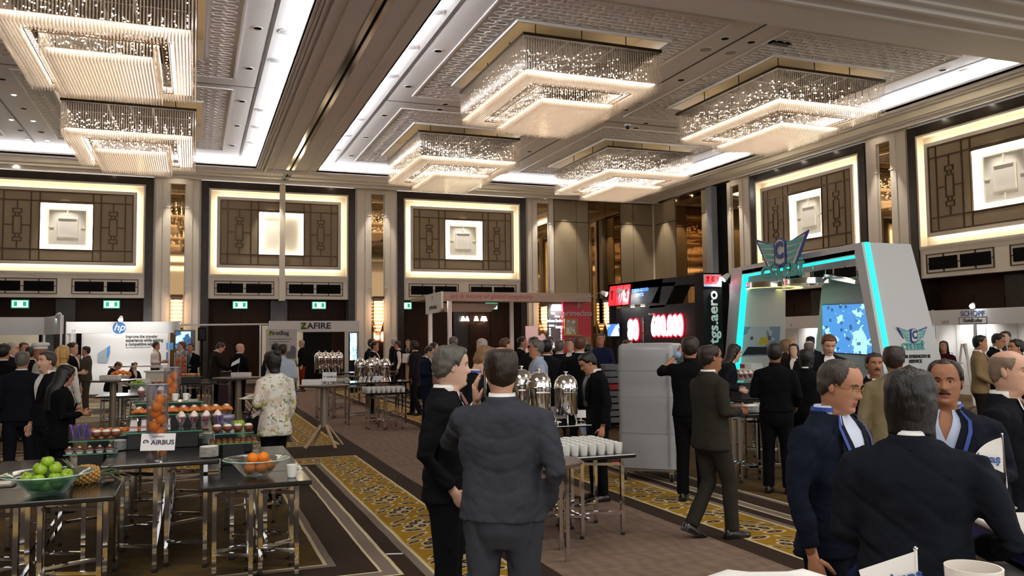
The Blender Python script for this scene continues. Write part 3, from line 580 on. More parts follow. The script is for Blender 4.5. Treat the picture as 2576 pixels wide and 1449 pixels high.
obj('cabinet', MB().bb(-wx, -.15, k[1], wx, .15, k[3], .02), BLACK, sp_); obj('grille', MB().box(-wx+.03, -.16, k[1]+.03, wx-.03, -.148, k[3]-.03), M('speaker_cloth', '#17161a', .8, bump=.4, bs=200), sp_); obj('pole', MB().tube([(0, 0, 0), (0, 0, k[1])], .025, 8), BLACK, sp_)
for q in range(3): obj('leg', MB().tube([(0, 0, .5), (.4*math.cos(q*2.1), .4*math.sin(q*2.1), .01)], .014, 6), BLACK, sp_)
# --- booth with the lime square
YZ = 30.0
g = E('exhibition_booth', 'white fascia booth lettered with a letter in a lime green square', 'booth'); x0, z0, x1, z1 = pr(678, 807, 905, 836, YZ)
obj('fascia', MB().bb(x0, YZ, z0, x1, YZ+.06, z1, .006), FASC, g); posts(g, [(x0, YZ+.03), (x1, YZ+.03)], 2.5)
obj('back_wall', MB().box(x0, 33.4, 0, x1-.6, 33.45, 2.4), PALE, g); obj('side_wall', MB().box(x1-.04, YZ+.1, 0, x1, 33, 2.45), WHITEM, g); obj('dark_panel', MB().box(x1-1.6, 33.3, 0, x1-.5, 33.36, 2.4), BLACK, g)
k = pr(757, 812, 770, 829, YZ); obj('lime_square', MB().box(k[0], YZ-.012, k[1], k[2], YZ, k[3]), LIME, g)
zc = (k[1]+k[3])/2; text('letters', 'Z', .3, TXT, g, ((k[0]+k[2])/2, YZ-.018, zc), RY, .004, 1, bold=.008); text('letters', 'AFIRE', .3, TXT, g, (k[2]+.03, YZ-.006, zc), RY, .004, 1.12, 'LEFT', bold=.008)
text('small_print', 'GLOBAL AVIATION SOFTWARE SOLUTIONS', .055, TXT, g, (k[0]+.02, YZ-.006, zc-.22), RY, .002, 1.1, 'LEFT')
YF = 26.2; k = pr(668, 828, 747, 965, YF); w2 = (k[2]-k[0])/2
g = E('pull_up_banner', 'grey and lime pull-up banner with printed headline, before the lime square booth', 'banner', ((k[0]+k[2])/2, YF, 0)); zt = k[3]
obj('sheet', MB().box(-w2, -.01, .1, w2, .01, zt), M('banner_print', '#b3b4b2', .6), g); obj('base', MB().bb(-w2-.02, -.12, 0, w2+.02, .12, .1, .02), ALU, g); obj('pole', MB().tube([(0, .04, .1), (0, .03, zt)], .012, 6), ALU, g)
obj('lime_square', MB().box(-w2+.08, -.014, zt-.2, -w2+.2, -.01, zt-.04), LIME, g); text('headline', 'FirstBag', .18, TXT, g, (-w2+.1, -.016, zt-.12), RY, .003, 1, 'LEFT', bold=.004)
for i, s_ in enumerate(('automatic tagging and printing', 'for departing bag handling', 'and self service check in')): text('small_print', s_, .05, TXT, g, (-w2+.1, -.014, zt-.3-i*.08), RY, .002, 1.1, 'LEFT')
obj('lower_print', MB().box(-w2, -.014, .1, w2, -.01, zt-.98), M('banner_dark', '#3a3f46', .6), g); obj('lime_line', MB().box(-w2, -.016, zt-.98, w2, -.011, zt-.94), LIME, g)
mb = MB(); mb.poly([(.05, -.016, zt-.9), (.42, -.016, zt-.9), (.44, -.016, zt-.6), (.36, -.016, zt-.5), (.28, -.016, zt-.52), (.26, -.016, zt-.66), (.08, -.016, zt-.72)], (0, .005, 0)); obj('printed_bag', mb, M('print_slate', '#59606b', .6), g)
lt = E('lit_totem', 'narrow lit totem with white blocks on blue, at the end of the lime square booth', 'totem', (*at(889, 870, Y=28.5)[:2], 0)); k = pr(881, 838, 898, 906, 28.5); wx = (k[2]-k[0])/2
obj('case', MB().bb(-wx-.03, 0, 0, wx+.03, .12, k[3]+.03, .01), BLKG, lt); obj('lit_face', MB().box(-wx, -.01, k[1], wx, 0, k[3]), picture('totem_face', 'blocks', '#88b6d8', '#eaf4ff', '#33556e', 1.4, 5), lt)
# --- stand with the wooden canopy and the red wall
WOODC = M('canopy_wood', '#a79482', .5, var=.3, vs=4, stretch=(.3, .3, 3)); REDW = M('red_wall', '#c3122f', .35)
g = E('exhibition_booth', 'stand with a pale wooden canopy on white posts and a red end wall', 'booth')
k = pr(1115, 734, 1480, 756, 24.0); cx0, cz0, cx1, cz1 = k[0], k[1], k[2]+.1, 3.23
obj('canopy', MB().box(cx0, 24, 2.95, cx1, 24.12, 3.23).box(cx0, 24.12, 3.1, cx1, 28, 3.2).box(cx1-.12, 24.12, 2.95, cx1, 28, 3.23), WOODC, g)
pl = at(1075, 745, X=cx0); pe = max(25.2, min(27.5, float(pl[1])))
obj('white_end_panel', MB().poly([(cx0, 24.0, 2.72), (cx0, 24.3, 2.62), (cx0, pe, 2.6), (cx0, pe, 3.22), (cx0, 24.0, 3.24)], (-.06, 0, 0)), WHITE, g)
text('emblem', 'P', .2, REDW, g, (cx0-.07, 25.0, 3.08), RX, .003, .9); text('end_lettering', 'primeclass', .2, TXT, g, (cx0-.07, (24+pe)/2, 2.8), RX, .003, 1)
obj('inner_canopy', MB().poly([(cx0+.4, 26.2, 2.98), (cx0+.7, 26.2, 2.7), (cx0+2.3, 26.2, 2.7), (cx0+2.6, 26.2, 2.98)], (0, .5, 0)), WOODC, g)
text('fascia_lettering', 'art & future of global hospitality', .2, M('ink_rose', '#b05a62', .5), g, ((cx0+cx1)/2-.9, 23.99, 3.1), RY, .004, 1.05, shear=.15)
for px in (1131, 1287): p = at(px, 800, Y=24.3 if px < 1200 else 26.5); obj('post', MB().bb(p[0]-.06, p[1]-.06, 0, p[0]+.06, p[1]+.06, 3.1, .01), WHITE, g)
obj('post', MB().bb(cx0+.02, pe-.1, 0, cx0+.14, pe+.02, 3.1, .01), WHITE, g)
for px in (1117, 1183, 1247, 1307, 1368):
    p = at(px, 752, Y=24.4); obj('canopy_downlight', MB().lathe([(.07, 0), (.06, -.03), (.02, -.035)], 10, c=(p[0], 24.4, 3.1)), LAMP2, g)
spot('stand_spot_and_fill', (8.5, 24.6, 3.0), (8.5, 25.6, 0), 60, 110); spot('stand_spot_and_fill', (11, 24.6, 3.0), (11.4, 25.4, 1), 60, 110)
k = pr(1418, 754, 1486, 900, 24.5); rx0, rx1 = k[0], k[2]
obj('red_wall', MB().box(rx0, 24.5, 0, rx1, 24.62, 2.98), REDW, g); obj('red_return', MB().box(rx1-.1, 24.62, 0, rx1, 27, 2.98), REDW, g)
text('emblem', 'P', .26, WHITEM, g, (*at(1457, 768, Y=24.48)[::2][:1], 24.49, at(1457, 768, Y=24.48)[2]), RY, .004, .9); q = at(1450, 788, Y=24.48); text('wall_lettering', 'primeclass', .26, WHITEM, g, (q[0]+.05, 24.49, q[2]), RY, .006, .95)
for i, (a, b, c, d) in enumerate(((1420, 801, 1452, 845), (1463, 848, 1485, 872))):
    k = pr(a, b, c, d, 24.44); pf = E('framed_picture', ('gold framed picture of a pale lounge hanging on the red wall', 'small gold framed print low on the red wall edge')[i], 'picture', ((k[0]+k[2])/2, 24.44, (k[1]+k[3])/2)); w2, h2 = (k[2]-k[0])/2, (k[3]-k[1])/2
    mb = MB(); fret(mb, -w2, -h2, w2, h2, .05, -.03, .05); obj('frame', mb, M('gilt', '#9c7a3a', .4, .5), pf); obj('print', MB().box(-w2+.05, -.005, -h2+.05, w2-.05, .04, h2-.05), picture('print%d' % i, 'v', '#a08f80', '#d6cbbd', '#5b4a40', 0, 4), pf)
k = pr(1380, 768, 1416, 880, 24.7); wg = E('word_board', 'grey board of glowing white city names beside the red wall', 'display board', ((k[0]+k[2])/2, 24.7, 0)); w2 = (k[2]-k[0])/2
obj('board', MB().box(-w2, 0, 0, w2, .08, 2.9), M('board_grey', '#5e5f63', .4), wg); LW = M('lit_words', '#ffffff', .4, emit='#e8f2ff', es=5)
for i, (s_, sz, dx, z) in enumerate((('Frankfurt', .13, .02, 2.72), ('Tiflis', .1, -.1, 2.6), ('Dakar', .1, .06, 2.5), ('Ankara Bodrum', .13, 0, 2.36), ('DOHA', .08, -.15, 2.2), ('Izmir', .13, .1, 2.16), ('Budapest', .12, .04, 1.62), ('Muscat', .1, 0, 1.52))): text('lit_word', s_, sz, LW, wg, (dx, -.005, z), RY, .003, .8)
for dx in (-w2+.06, w2-.06):
    for j in range(9): text('lit_word', 'aeronsmi'[j % 8], .1, LW, wg, (dx, -.005, 2.1-j*.07), (PI/2, PI/2, 0), .003, 1)
k = pr(1323, 820, 1372, 900, 22.5); cb = E('car_board', 'white cut-out board printed with a silver car and a cloud shape', 'board', ((k[0]+k[2])/2, 22.5, 0)); w2 = (k[2]-k[0])/2; zt = k[3]
mb = MB(); mb.poly([(-w2, 0, .9), (w2*.95, 0, .9), (w2, 0, zt-.5)]+[(w2*.72+w2*.32*math.cos(t), 0, zt-.42+.2*math.sin(t)) for t in (0, .6, 1.2, 1.8, 2.4)]+[(w2*.2, 0, zt-.28), (w2*.2, 0, zt), (-w2, 0, zt)], (0, .03, 0)); obj('panel', mb, WHITE, cb)
mb = MB(); mb.poly([(-w2*.9, -.01, zt-.62), (w2*.1, -.01, zt-.62), (w2*.15, -.01, zt-.5), (-w2*.1, -.01, zt-.45), (-w2*.25, -.01, zt-.33), (-w2*.65, -.01, zt-.33), (-w2*.85, -.01, zt-.48)], (0, .008, 0)); obj('printed_car', mb, M('print_silver', '#83868a', .4), cb)
mb = MB(); [mb.loft([[(c+.06*math.cos(t*PI/5), y, zt-.62+.06*math.sin(t*PI/5)) for t in range(10)] for y in (-.016, -.011)]) for c in (-w2*.65, -w2*.1)]; obj('printed_wheel', mb, BLACK, cb); obj('leg', MB().box(-w2+.05, 0, 0, -w2+.1, .04, .9).box(w2-.1, 0, 0, w2-.05, .04, .9), ALU, cb)
sm = E('lamp_image_in_doors', 'small cluster of white lit lamp shades built for the lamp image in the dark doors', 'lamp', at(1193, 802, Y=36.85)); SH = M('lamp_shade_lit', '#ffffff', .6, emit='#fff0dc', es=5)  # modelled lamps added in place of a lamp image in the doors
for i, a in enumerate((-.55, -.3, .05, .4, .6)): obj('lamp_shade', MB().lathe([(.05, .12), (.12, -.1)], 10, c=(a, .2*math.sin(i*2), 0)), SH, sm)
mb = MB().tube([(0, 0, .95), (0, 0, -.2)], .02, 6); [mb.tube([(0, 0, -.2), (a*.6, 0, -.28), (a, .2*math.sin(i*2), -.12)], .014, 6) for i, a in enumerate((-.55, -.3, .05, .4, .6))]; obj('arms', mb, DARKB, sm)
# --- black stand with the glowing red numerals (its long wall looks along -X)
XT = 11.35; BST = M('stand_black', '#121011', .65, spec=.15); REDG = M('red_glow', '#ff1020', .4, emit='#ff0a18', es=7); WHG = M('white_glow', '#ffffff', .4, emit='#ffffff', es=6); REDP = M('red_print_lit', '#e01020', .4, emit='#ff1a22', es=1.2)
def tx(px, py, X=XT): p = at(px, py, X=X); return float(p[1]), float(p[2])
g = E('exhibition_booth', 'black stand with glowing red numerals and a tall lettered tower', 'booth')
yl = 21.2; yr = 16.45
def slab(name, pts, mat, dx=.1, off=0): return obj(name, MB().poly([(XT-off, *tx(*p)) for p in pts], (dx, 0, 0)), mat, g)
obj('main_wall', MB().box(XT, yr, 0, XT+.12, yl, tx(1530, 778)[1]), BST, g)
slab('sign_block', [(1530, 771), (1658, 762), (1668, 700), (1530, 717)], BST, .3); slab('top_beam', [(1530, 733), (1768, 712), (1768, 689), (1530, 717)], BST, .8)
slab('slanted_fin', [(1632, 776), (1672, 772), (1700, 709), (1662, 712)], M('stand_matt', '#050505', .8), .5)
for a in ((1532, 717), (1765, 690)): y, z = tx(*a); obj('post', MB().bb(XT+.02, y-.08, 0, XT+.2, y+.08, z, .01), BST, g)
for px, py in ((1703, 711), (1727, 708), (1752, 705), (1572, 773), (1597, 771)):
    y, z = tx(px, py); obj('stand_downlight', MB().lathe([(.06, 0), (.05, -.03), (.01, -.035)], 10, c=(XT+.25, y, z-.02 if px > 1650 else z+.02)), LAMP2, g)
for i, (a, ch) in enumerate(((1534, 'T'), (1552, 'G'), (1569, 'S'))):
    slab('red_logo_tile', [(a-2, 770-i*1.5), (a+13, 768-i*1.5), (a+18, 719-i*2), (a+3, 721-i*2)], REDP, .03, .03); y, z = tx(a+8, 744-i*1.8); text('logo_letter', ch, .36, BST, g, (XT-.04, y, z), RX, .006, .8, bold=.012, shear=.1)
for s_, px, py in (('TURKISH GROUND', 1611, 730), ('SERVICES', 1610, 742)): y, z = tx(px, py); text('blue_lettering', s_, .13, M('blue_lit_ink', '#2a5cff', .4, emit='#2a66ff', es=1.5), g, (XT-.01, y, z), RX, .004, .8)
for s_, px, py, sz, sx in (('80', 1595.5, 832, .74, .78), ('600.000', 1680, 822, .7, .67)):
    y, z = tx(px, py); text('glow_halo', s_, sz, REDG, g, (XT-.02, y, z), RX, .012, sx, bold=.055); text('lit_numeral', s_, sz, WHG, g, (XT-.045, y, z), RX, .01, sx, bold=.022)
y, z = tx(1640, 790); text('small_print', 'More than', .08, WHITEM, g, (XT-.01, y, z), RX, .003, 1); y, z = tx(1618.5, 830); text('small_print', 'million passengers', .09, WHITEM, g, (XT-.01, y, z), (PI/2, -PI/2, -PI/2), .003, 1)
ya, za = tx(1532, 848); yb_, zb = tx(1563, 812); sc_ = E('wall_screen', 'small lit screen with a snowy mountain picture on the black stand', 'screen', (XT, (ya+yb_)/2, (za+zb)/2))
hw, hh = abs(ya-yb_)/2, (zb-za)/2; obj('frame', MB().box(-.05, -hw, -hh, 0, hw, hh), BLKG, sc_); obj('display', MB().box(-.06, -hw+.03, -hh+.03, -.05, hw-.03, hh-.03), picture('screen_mountain', 'v', '#2f5f9f', '#e4ecff', '#5c86b8', 1.3, 2), sc_)
spot('red_glow_light', (XT-.4, 17.8, 2.0), (XT-3.0, 18.4, 1.2), 40, 130, .8, (1, .05, .06), .3); spot('red_glow_light', (XT-.4, 20, 2.0), (XT-3.0, 20.4, 1.2), 40, 130, .8, (1, .05, .06), .3)
tp = at(1768, 686, Y=16.1); tq = at(1815, 688, Y=16.1)
obj('tower', MB().box(tp[0], 16.1, 0, tq[0], 16.45, 3.26), BST, g); q = at(1792, 800, Y=16.08); text('tower_lettering', 'tgs.aero', .36, WHG if 0 else WHITE, g, ((tp[0]+tq[0])/2, 16.09, q[2]+.02), (PI/2, -PI/2, 0), .008, 1.05, bold=.008)
z_ = 3.12; obj('tower_logo_panel', MB().box(tp[0]+.01, 16.08, z_-.18, tq[0]-.02, 16.1, z_+.1), WHITEM, g)
for i, ch in enumerate('TGS'):
    xx = tp[0]+.1+i*.145; obj('red_logo_tile', MB().poly([(xx-.06, 16.07, z_-.12), (xx+.06, 16.07, z_-.12), (xx+.08, 16.07, z_+.08), (xx-.04, 16.07, z_+.08)], (0, .01, 0)), REDP, g); text('logo_letter', ch, .15, BST, g, (xx+.01, 16.06, z_-.02), RY, .003, .8, bold=.006)
text('blue_lettering', 'TURKISH GROUND SERVICES', .035, M('blue_lit_ink', '#2a5cff'), g, ((tp[0]+tq[0])/2, 16.07, z_-.16), RY, .002)
floodlamp('arm spotlight on top of the black lettered tower', (tq[0]+.12, 16.0, 3.22), (tq[0]-.25, 16.1, 2.9), 25); floodlamp('arm spotlight at the far end of the black stand, shining on its red tiles', (XT-.45, yl+.02, 3.1), (XT, yl-.5, 2.8), 40); floodlamp('arm spotlight above the blue lettering of the black stand', (XT-.45, tx(1588, 715)[0], 3.12), (XT, tx(1596, 730)[0], 2.85), 40)
# front counter of the black stand
ct = E('stand_counter', 'dark counter with a pale top in front of the black stand', 'counter', (*at(1530, 930, Y=17.6)[:2], 0)); obj('body', MB().bb(-1.3, 0, 0, 1.2, .5, 1.0, .01), M('counter_brown', '#3d3330', .4), ct); obj('top', MB().bb(-1.35, -.05, 1.0, 1.25, .55, 1.04, .01), M('counter_top', '#6f6260', .25), ct)
# --- white arch stand with turquoise light lines
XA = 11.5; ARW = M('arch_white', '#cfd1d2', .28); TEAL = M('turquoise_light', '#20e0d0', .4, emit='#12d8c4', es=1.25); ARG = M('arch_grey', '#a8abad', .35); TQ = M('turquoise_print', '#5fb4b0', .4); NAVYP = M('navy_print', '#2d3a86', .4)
g = E('exhibition_booth', 'white arch stand edged with turquoise light lines and a winged emblem on top', 'booth')
ax = lambda px, py, X=XA: (X, *[float(v) for v in at(px, py, X=X)[1:]])
def legs(o_top, o_bot, i_top, i_bot):
    a, b, c, d = [np.array(ax(*q)) for q in (o_top, o_bot, i_top, i_bot)]
    ext = lambda t, bt: t+(bt-t)*((t[2])/(t[2]-bt[2])); return a, ext(a, b), c, ext(c, d)
a, b, c, d = legs((2167, 609), (2213, 873), (2150, 642), (2195, 880)); a2, b2, c2, d2 = legs((1840, 676), (1827, 859), (1867, 692), (1846, 930))
dx = np.array([1.2, 0, 0]); dxb = np.array([1.55, 0, 0]); 
obj('near_leg', MB().loft([[a, c, c+dx, a+dx], [b, d, d+dxb, b+dxb]]), ARW, g); obj('far_leg', MB().loft([[a2, c2, c2+dx, a2+dx], [b2, d2, d2+dxb, b2+dxb]]), ARW, g)
obj('top_beam', MB().loft([[a, a2, a2+dx, a+dx], [c, c2, c2+dx, c+dx]]), ARW, g)
tt = .04
def strip(name, p, q, w=.07, x=-.02): obj(name, MB().bar(p+np.array([x, 0, 0]), q+np.array([x, 0, 0]), w, .04), TEAL, g)
strip('light_line', c2+np.array([0, -.1, 0]), d2+np.array([0, -.1, 0]), .13, .02); strip('light_line', c+np.array([0, .02, -.03]), c2+np.array([0, -.02, -.03]), .05, .02)
s0_, s1_ = a+np.array([.12, -.01, 0]), b+np.array([.16, -.01, 0]); obj('light_line', MB().bar(s0_, s1_, .1, .03), TEAL, g)
XBK = 12.7; bx = lambda px, py: ax(px, py, XBK)
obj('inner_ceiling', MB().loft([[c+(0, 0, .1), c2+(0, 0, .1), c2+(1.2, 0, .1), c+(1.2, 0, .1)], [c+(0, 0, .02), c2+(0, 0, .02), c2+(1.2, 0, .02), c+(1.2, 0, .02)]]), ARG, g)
def backp(name, pts, mat, off=0, th=.08): return obj(name, MB().poly([np.array(bx(*p))-np.array([off, 0, 0]) for p in pts], (th, 0, 0)), mat, g)
backp('picture_wall', [(1835, 990), (1940, 990), (1963, 745), (1872, 752)], ARW); backp('video_wall_panel', [(2040, 1000), (2230, 1000), (2180, 690), (2068, 712)], ARW)
n_ = np.cross(d2-c2, (1., 0, 0)); n_ = n_/np.linalg.norm(n_); n_ = n_*(-1 if n_[1] > 0 else 1)
def on_leg(px, py): d = ray(px, py); return CAM+d*(((c2-CAM)@n_)/(d@n_))
obj('printed_picture', MB().poly([on_leg(*q)+n_*.02 for q in ((1862, 896), (1958, 891), (1962, 821), (1872, 822))], -n_*.015), picture('print_apron', 'v', '#7d97b4', '#b9c4cc', '#39465a', 0, 1.6), g)
obj('printed_vest', MB().poly([on_leg(*q)+n_*.026 for q in ((1906, 868), (1932, 866), (1930, 848), (1912, 848))], -n_*.004), M('print_vest', '#c4b23c', .5), g)
obj('printed_truck', MB().poly([on_leg(*q)+n_*.025 for q in ((1866, 893), (1950, 889), (1948, 872), (1880, 872))], -n_*.004), M('print_dark', '#23262e', .5), g)
k0 = [(2075, 885), (2198, 892), (2186, 764), (2073, 768)]
backp('video_frame', [(k0[0][0]-2, k0[0][1]+2), (k0[1][0]+2, k0[1][1]+2), (k0[2][0]+2, k0[2][1]-2), (k0[3][0]-2, k0[3][1]-2)], BLKG, .03, .03); backp('video_display', k0, picture('screen_video', 'blocks', '#3a70a8', '#8cc0e8', '#16304e', .95, 3.2), .05, .02)
for (px, py, rx_, z, mat, nm) in ((1945, 725, .64, 2.62, M('yellow_ring_light', '#f4e58a', .4, emit='#f7e884', es=1.5), 'ring_lamp'), (2035, 716, .54, 2.68, STEEL, 'steel_ring')):
    p = at(px, py, X=12.1); mb = MB(); n = 40
    prof = [(rx_, .12), (rx_, 0), (rx_-.14, 0), (rx_-.14, .12)]
    mb.loft([[(p[0]+r*math.cos(2*PI*i/n), p[1]+r*math.sin(2*PI*i/n), p[2]+zz) for i in range(n)] for r, zz in prof+prof[:1]], 0, (False, False)); obj(nm, mb, STEEL, g, smooth=40)
    if nm == 'ring_lamp': obj('ring_light_face', MB().loft([[(p[0]+r*math.cos(2*PI*i/n), p[1]+r*math.sin(2*PI*i/n), p[2]-.01) for i in range(n)] for r in (rx_-.005, rx_-.135)], 0, (False, False)), mat, g)
    for q in range(3): obj('ring_hanger', MB().tube([(p[0]+.45*math.cos(q*2.1), p[1]+.45*math.sin(q*2.1), p[2]+.12), (p[0]+.45*math.cos(q*2.1), p[1]+.45*math.sin(q*2.1), 3.25)], .008, 5), STEEL, g)
p = at(2125, 705, X=12.1); obj('steel_ring_arm', MB().bar(p+(0, .5, .12), p+(0, -.35, -.06), .14, .08), STEEL, g)
def wings(parent, org, right, sc, nrm, d=.03, wx=1.0):
    org = np.array(org, float); right = np.array(right, float); up = np.array([0, 0, 1.]); nrm = np.array(nrm, float)
    P = lambda x, z, o: org+right*x*sc*wx+up*z*sc+nrm*o
    def pl(nm, pts, mat, o, th=d): obj(nm, MB().poly([P(x, z, o) for x, z in pts], -nrm*th), mat, parent)
    for s_ in (-1, 1):
        pl('wing_plate', [(s_*.02, .12), (s_*.5, .36), (s_*.26, -.36), (s_*.06, -.3)], NAVYP, 0); pl('wing_white', [(s_*.1, .12), (s_*.44, .29), (s_*.24, -.31), (s_*.09, -.25)], WHITE, .012, .01)
        for q in range(4):
            z1 = .18-q*.13; xo = .40-q*.055; pl('wing_stripe', [(s_*.12, z1-.07), (s_*.12, z1), (s_*(xo+.02), z1+.06), (s_*(xo-.02), z1-.05)], TQ, .024, .01)
    pl('emblem_plate', [(-.11, -.26), (-.04, -.36), (0, -.3), (.04, -.36), (.11, -.26), (.11, .2), (.05, .28), (-.05, .28), (-.11, .2)], NAVYP, .03, .03); pl('emblem_white', [(-.08, -.24), (0, -.29), (.08, -.24), (.08, .18), (.03, .25), (-.03, .25), (-.08, .18)], WHITE, .042, .01)
sg = np.array(ax(1965, 632, XA-.25)); wings(g, sg, (0, -1, 0), .95, (-1, 0, 0), .03, 1.75); text('emblem_letter', 'C', .46, NAVYP, g, (sg[0]-.06, sg[1], sg[2]), RX, .008, .85, bold=.02)
q = ax(1967, 683, XA-.25); text('sign_letters', 'CELEBİ', .36, TQ, g, q, RX, .02, 1.15, bold=.012)
obj('sign_bracket', MB().box(XA-.27, sg[1]-.3, sg[2]-.42, XA-.2, sg[1]-.27, sg[2]-.1).box(XA-.27, sg[1]+.27, sg[2]-.42, XA-.2, sg[1]+.3, sg[2]-.1), ALU, g)
YA = float(a[1])-.03
def fy(px, py):                       # point on the leg side face (slightly raked plane)
    for yy in np.linspace(YA-.6, YA+.05, 60):
        p = at(px, py, Y=yy); t = (3.5-p[2])/3.5; y0 = float(a[1]+(b[1]-a[1])*t)
        if yy >= y0-.012: return (p[0], y0-.012, p[2])
    return p
tilt = math.atan2(float(a[1]-b[1]), 3.5)
q = fy(2295, 843); wings(g, q, (1, 0, 0), .42, (0, -1, 0), .012, 1.75); text('emblem_letter', 'C', .2, NAVYP, g, (q[0], q[1]-.05, q[2]), RY, .004, .8, bold=.008)
q = fy(2297, 872); text('side_letters', 'CELEBİ', .17, TQ, g, q, RY, .012, 1.0, bold=.006)
q = fy(2303, 897); text('side_slogan', 'OUR STRENGTH IS', .085, TXT, g, q, RY, .005, 1, bold=.002); q = fy(2303, 909); text('side_slogan', 'SERVICE', .085, TXT, g, q, RY, .005, 1, bold=.002)
q = at(1893, 955, X=11.0); ct = E('stand_counter', 'low white counter with printed words under the arch picture wall', 'counter', (11.2, float(q[1]), 0)); obj('body', MB().bb(-.3, -.6, 0, .3, .6, 1.05, .01), WHITEM, ct); obj('top', MB().bb(-.34, -.64, 1.05, .34, .64, 1.09, .01), WHITE, ct); text('counter_slogan', 'OUR STRENGTH IS', .09, TXT, ct, (-.31, 0, .8), RX, .003); text('counter_slogan', 'SERVICE', .09, TXT, ct, (-.31, 0, .68), RX, .003)
bxs = E('carton', 'white and maroon printed carton on the low white counter', 'box', (11.2, float(q[1])+.3, 1.09)); obj('box', MB().bb(-.15, -.2, 0, .15, .2, .12, .006), WHITE, bxs); obj('print', MB().box(-.153, .02, .02, -.15, .18, .1), M('maroon', '#6a2326', .5), bxs)
for x_, y_, z_, tg in ((-5.5, 25.5, 2.35, (-5.6, 27.6, 1.2)), (-4.5, 25.5, 2.35, (-4.6, 27.6, 1.2)), (-3.2, YH+.25, 2.35, (-3.2, 32.4, 1.4)), (-2.2, YH+.25, 2.35, (-2.2, 32.4, 1.4)), (-1.3, YH+.25, 2.35, (-1.3, 32.4, 1.4)), (3.2, YZ+.25, 2.35, (3.2, 33.4, 1.3)), (4.3, YZ+.25, 2.35, (4.2, 33.4, 1.3))): spot('stand_spot_and_fill', (x_, y_, z_), tg, 30, 100, .8, (1, .98, .95), .08)  # unseen spots added inside the booths to brighten their back walls
for y_ in (12.2, 15.4, 17.8, 19.6, 21.8, 24.5): spot('stand_spot_and_fill', (20.75, y_, 2.35), (21.75, y_, 1.1), 45, 120, .8, (1, .98, .95), .08)  # more added spots without fittings, brightening the wall booths
for tg in ((-3.2, YH, 2.3), (-1.6, YH, 2.3)): spot('stand_spot_and_fill', (tg[0], YH-1.6, 2.9), tg, 60, 70, .8, (1, .98, .95), .08)  # added fill on the logo booth fascia, no lamp modelled
# --- shell stands along the wall with the large panels
XS = 20.6; g = E('exhibition_booth', 'row of white wall booths lettered along the fascia, past the arch stand', 'booth')
obj('fascia', MB().bb(XS, 10.5, 2.06, XS+.06, 27.5, 2.5, .006), FASC, g); obj('back_wall', MB().box(XR-.4, 10.5, 0, XR-.35, 27.5, 2.42), WHITEM, g)
for y in (10.5, 14.2, 17.2, 18.62, 20.3, 23.0, 25.5, 27.5): obj('post', MB().bb(XS-.01, y-.03, 0, XS+.07, y+.03, 2.52, .006), POSTM, g)
for y in (13, 18.6, 23.2): obj('partition', MB().box(XS+.1, y, 0, XR-.4, y+.04, 2.42), WHITEM, g)
for y in np.arange(11.5, 27.4, 1.0): obj('wall_joint', MB().box(XR-.405, y-.02, 0, XR-.4, y+.02, 2.42), POSTM, g)
sy = lambda px, py: (XS-.006, *[float(v) for v in at(px, py, X=XS)[1:]])
text('fascia_lettering', 'SCHOPF', .2, INKB, g, sy(2446, 789), RX, .004, 1.05, bold=.002); text('fascia_lettering', 'Goldhofer', .15, TXT, g, sy(2447, 806), RX, .004, 1, bold=.003)
p = sy(2447, 806); mb = MB(); [mb.box(XS-.008, p[1]-.45, p[2]+z, XS, p[1]+.45, p[2]+z+.012) for z in (-.1, .09)]; [mb.box(XS-.008, p[1]+y, p[2]-.1, XS, p[1]+y+.012, p[2]+.1) for y in (-.45, .44)]; obj('logo_outline', mb, TXT, g)
text('booth_number', '5A/9', .13, GREY, g, sy(2378, 811), RX, .002); text('booth_number', '12', .13, GREY, g, sy(1990, 818), RX, .002)
floodlamp('arm spotlight glaring above the lettered fascia of the wall booths', (XS+.03, float(at(2446, 772, X=XS)[1]), 2.64), (XS-1.2, 16.5, 2.0), 120)
tb = E('display_table', 'small white table with a lit laptop, in the wall booth behind the arch stand', 'table', (*at(2374, 935, X=19.3)[:2], 0)); obj('top', MB().bb(-.35, -.35, .98, .35, .35, 1.02, .01), WHITE, tb); obj('leg', MB().tube([(0, 0, 0), (0, 0, .98)], .04, 8).lathe([(.25, 0), (.24, .02)], 14), CHROME, tb)
lp_ = E('laptop', 'open laptop with a pale lit screen on the small white table', 'laptop', (tb.location[0], tb.location[1], 1.02)); obj('keyboard', MB().bb(-.13, -.17, 0, .1, .17, .018, .006), GREY, lp_); obj('screen', MB().loft([[(.08, -.17, .02), (.1, -.17, .02), (.1, .17, .02), (.08, .17, .02)], [(.15, -.17, .26), (.17, -.17, .26), (.17, .17, .26), (.15, .17, .26)]]), GREY, lp_); obj('display', MB().quad((.078, -.15, .04), (.078, .15, .04), (.145, .15, .245), (.145, -.15, .245)), M('laptop_display', '#dcebf2', .4, emit='#dcebf2', es=1.2), lp_)
es_ = E('easel', 'white A-frame easel standing before the wall booths', 'easel', (*at(2425, 970, X=18.2)[:2], 0)); mb = MB().bar((0, -.28, 0), (.05, -.05, 1.55), .06, .03).bar((0, .3, 0), (.05, .05, 1.55), .06, .03).bar((.5, 0, 0), (.05, 0, 1.55), .06, .03).bar((.0, -.2, .5), (.0, .22, .5), .05, .03); obj('frame', mb, WHITE, es_)
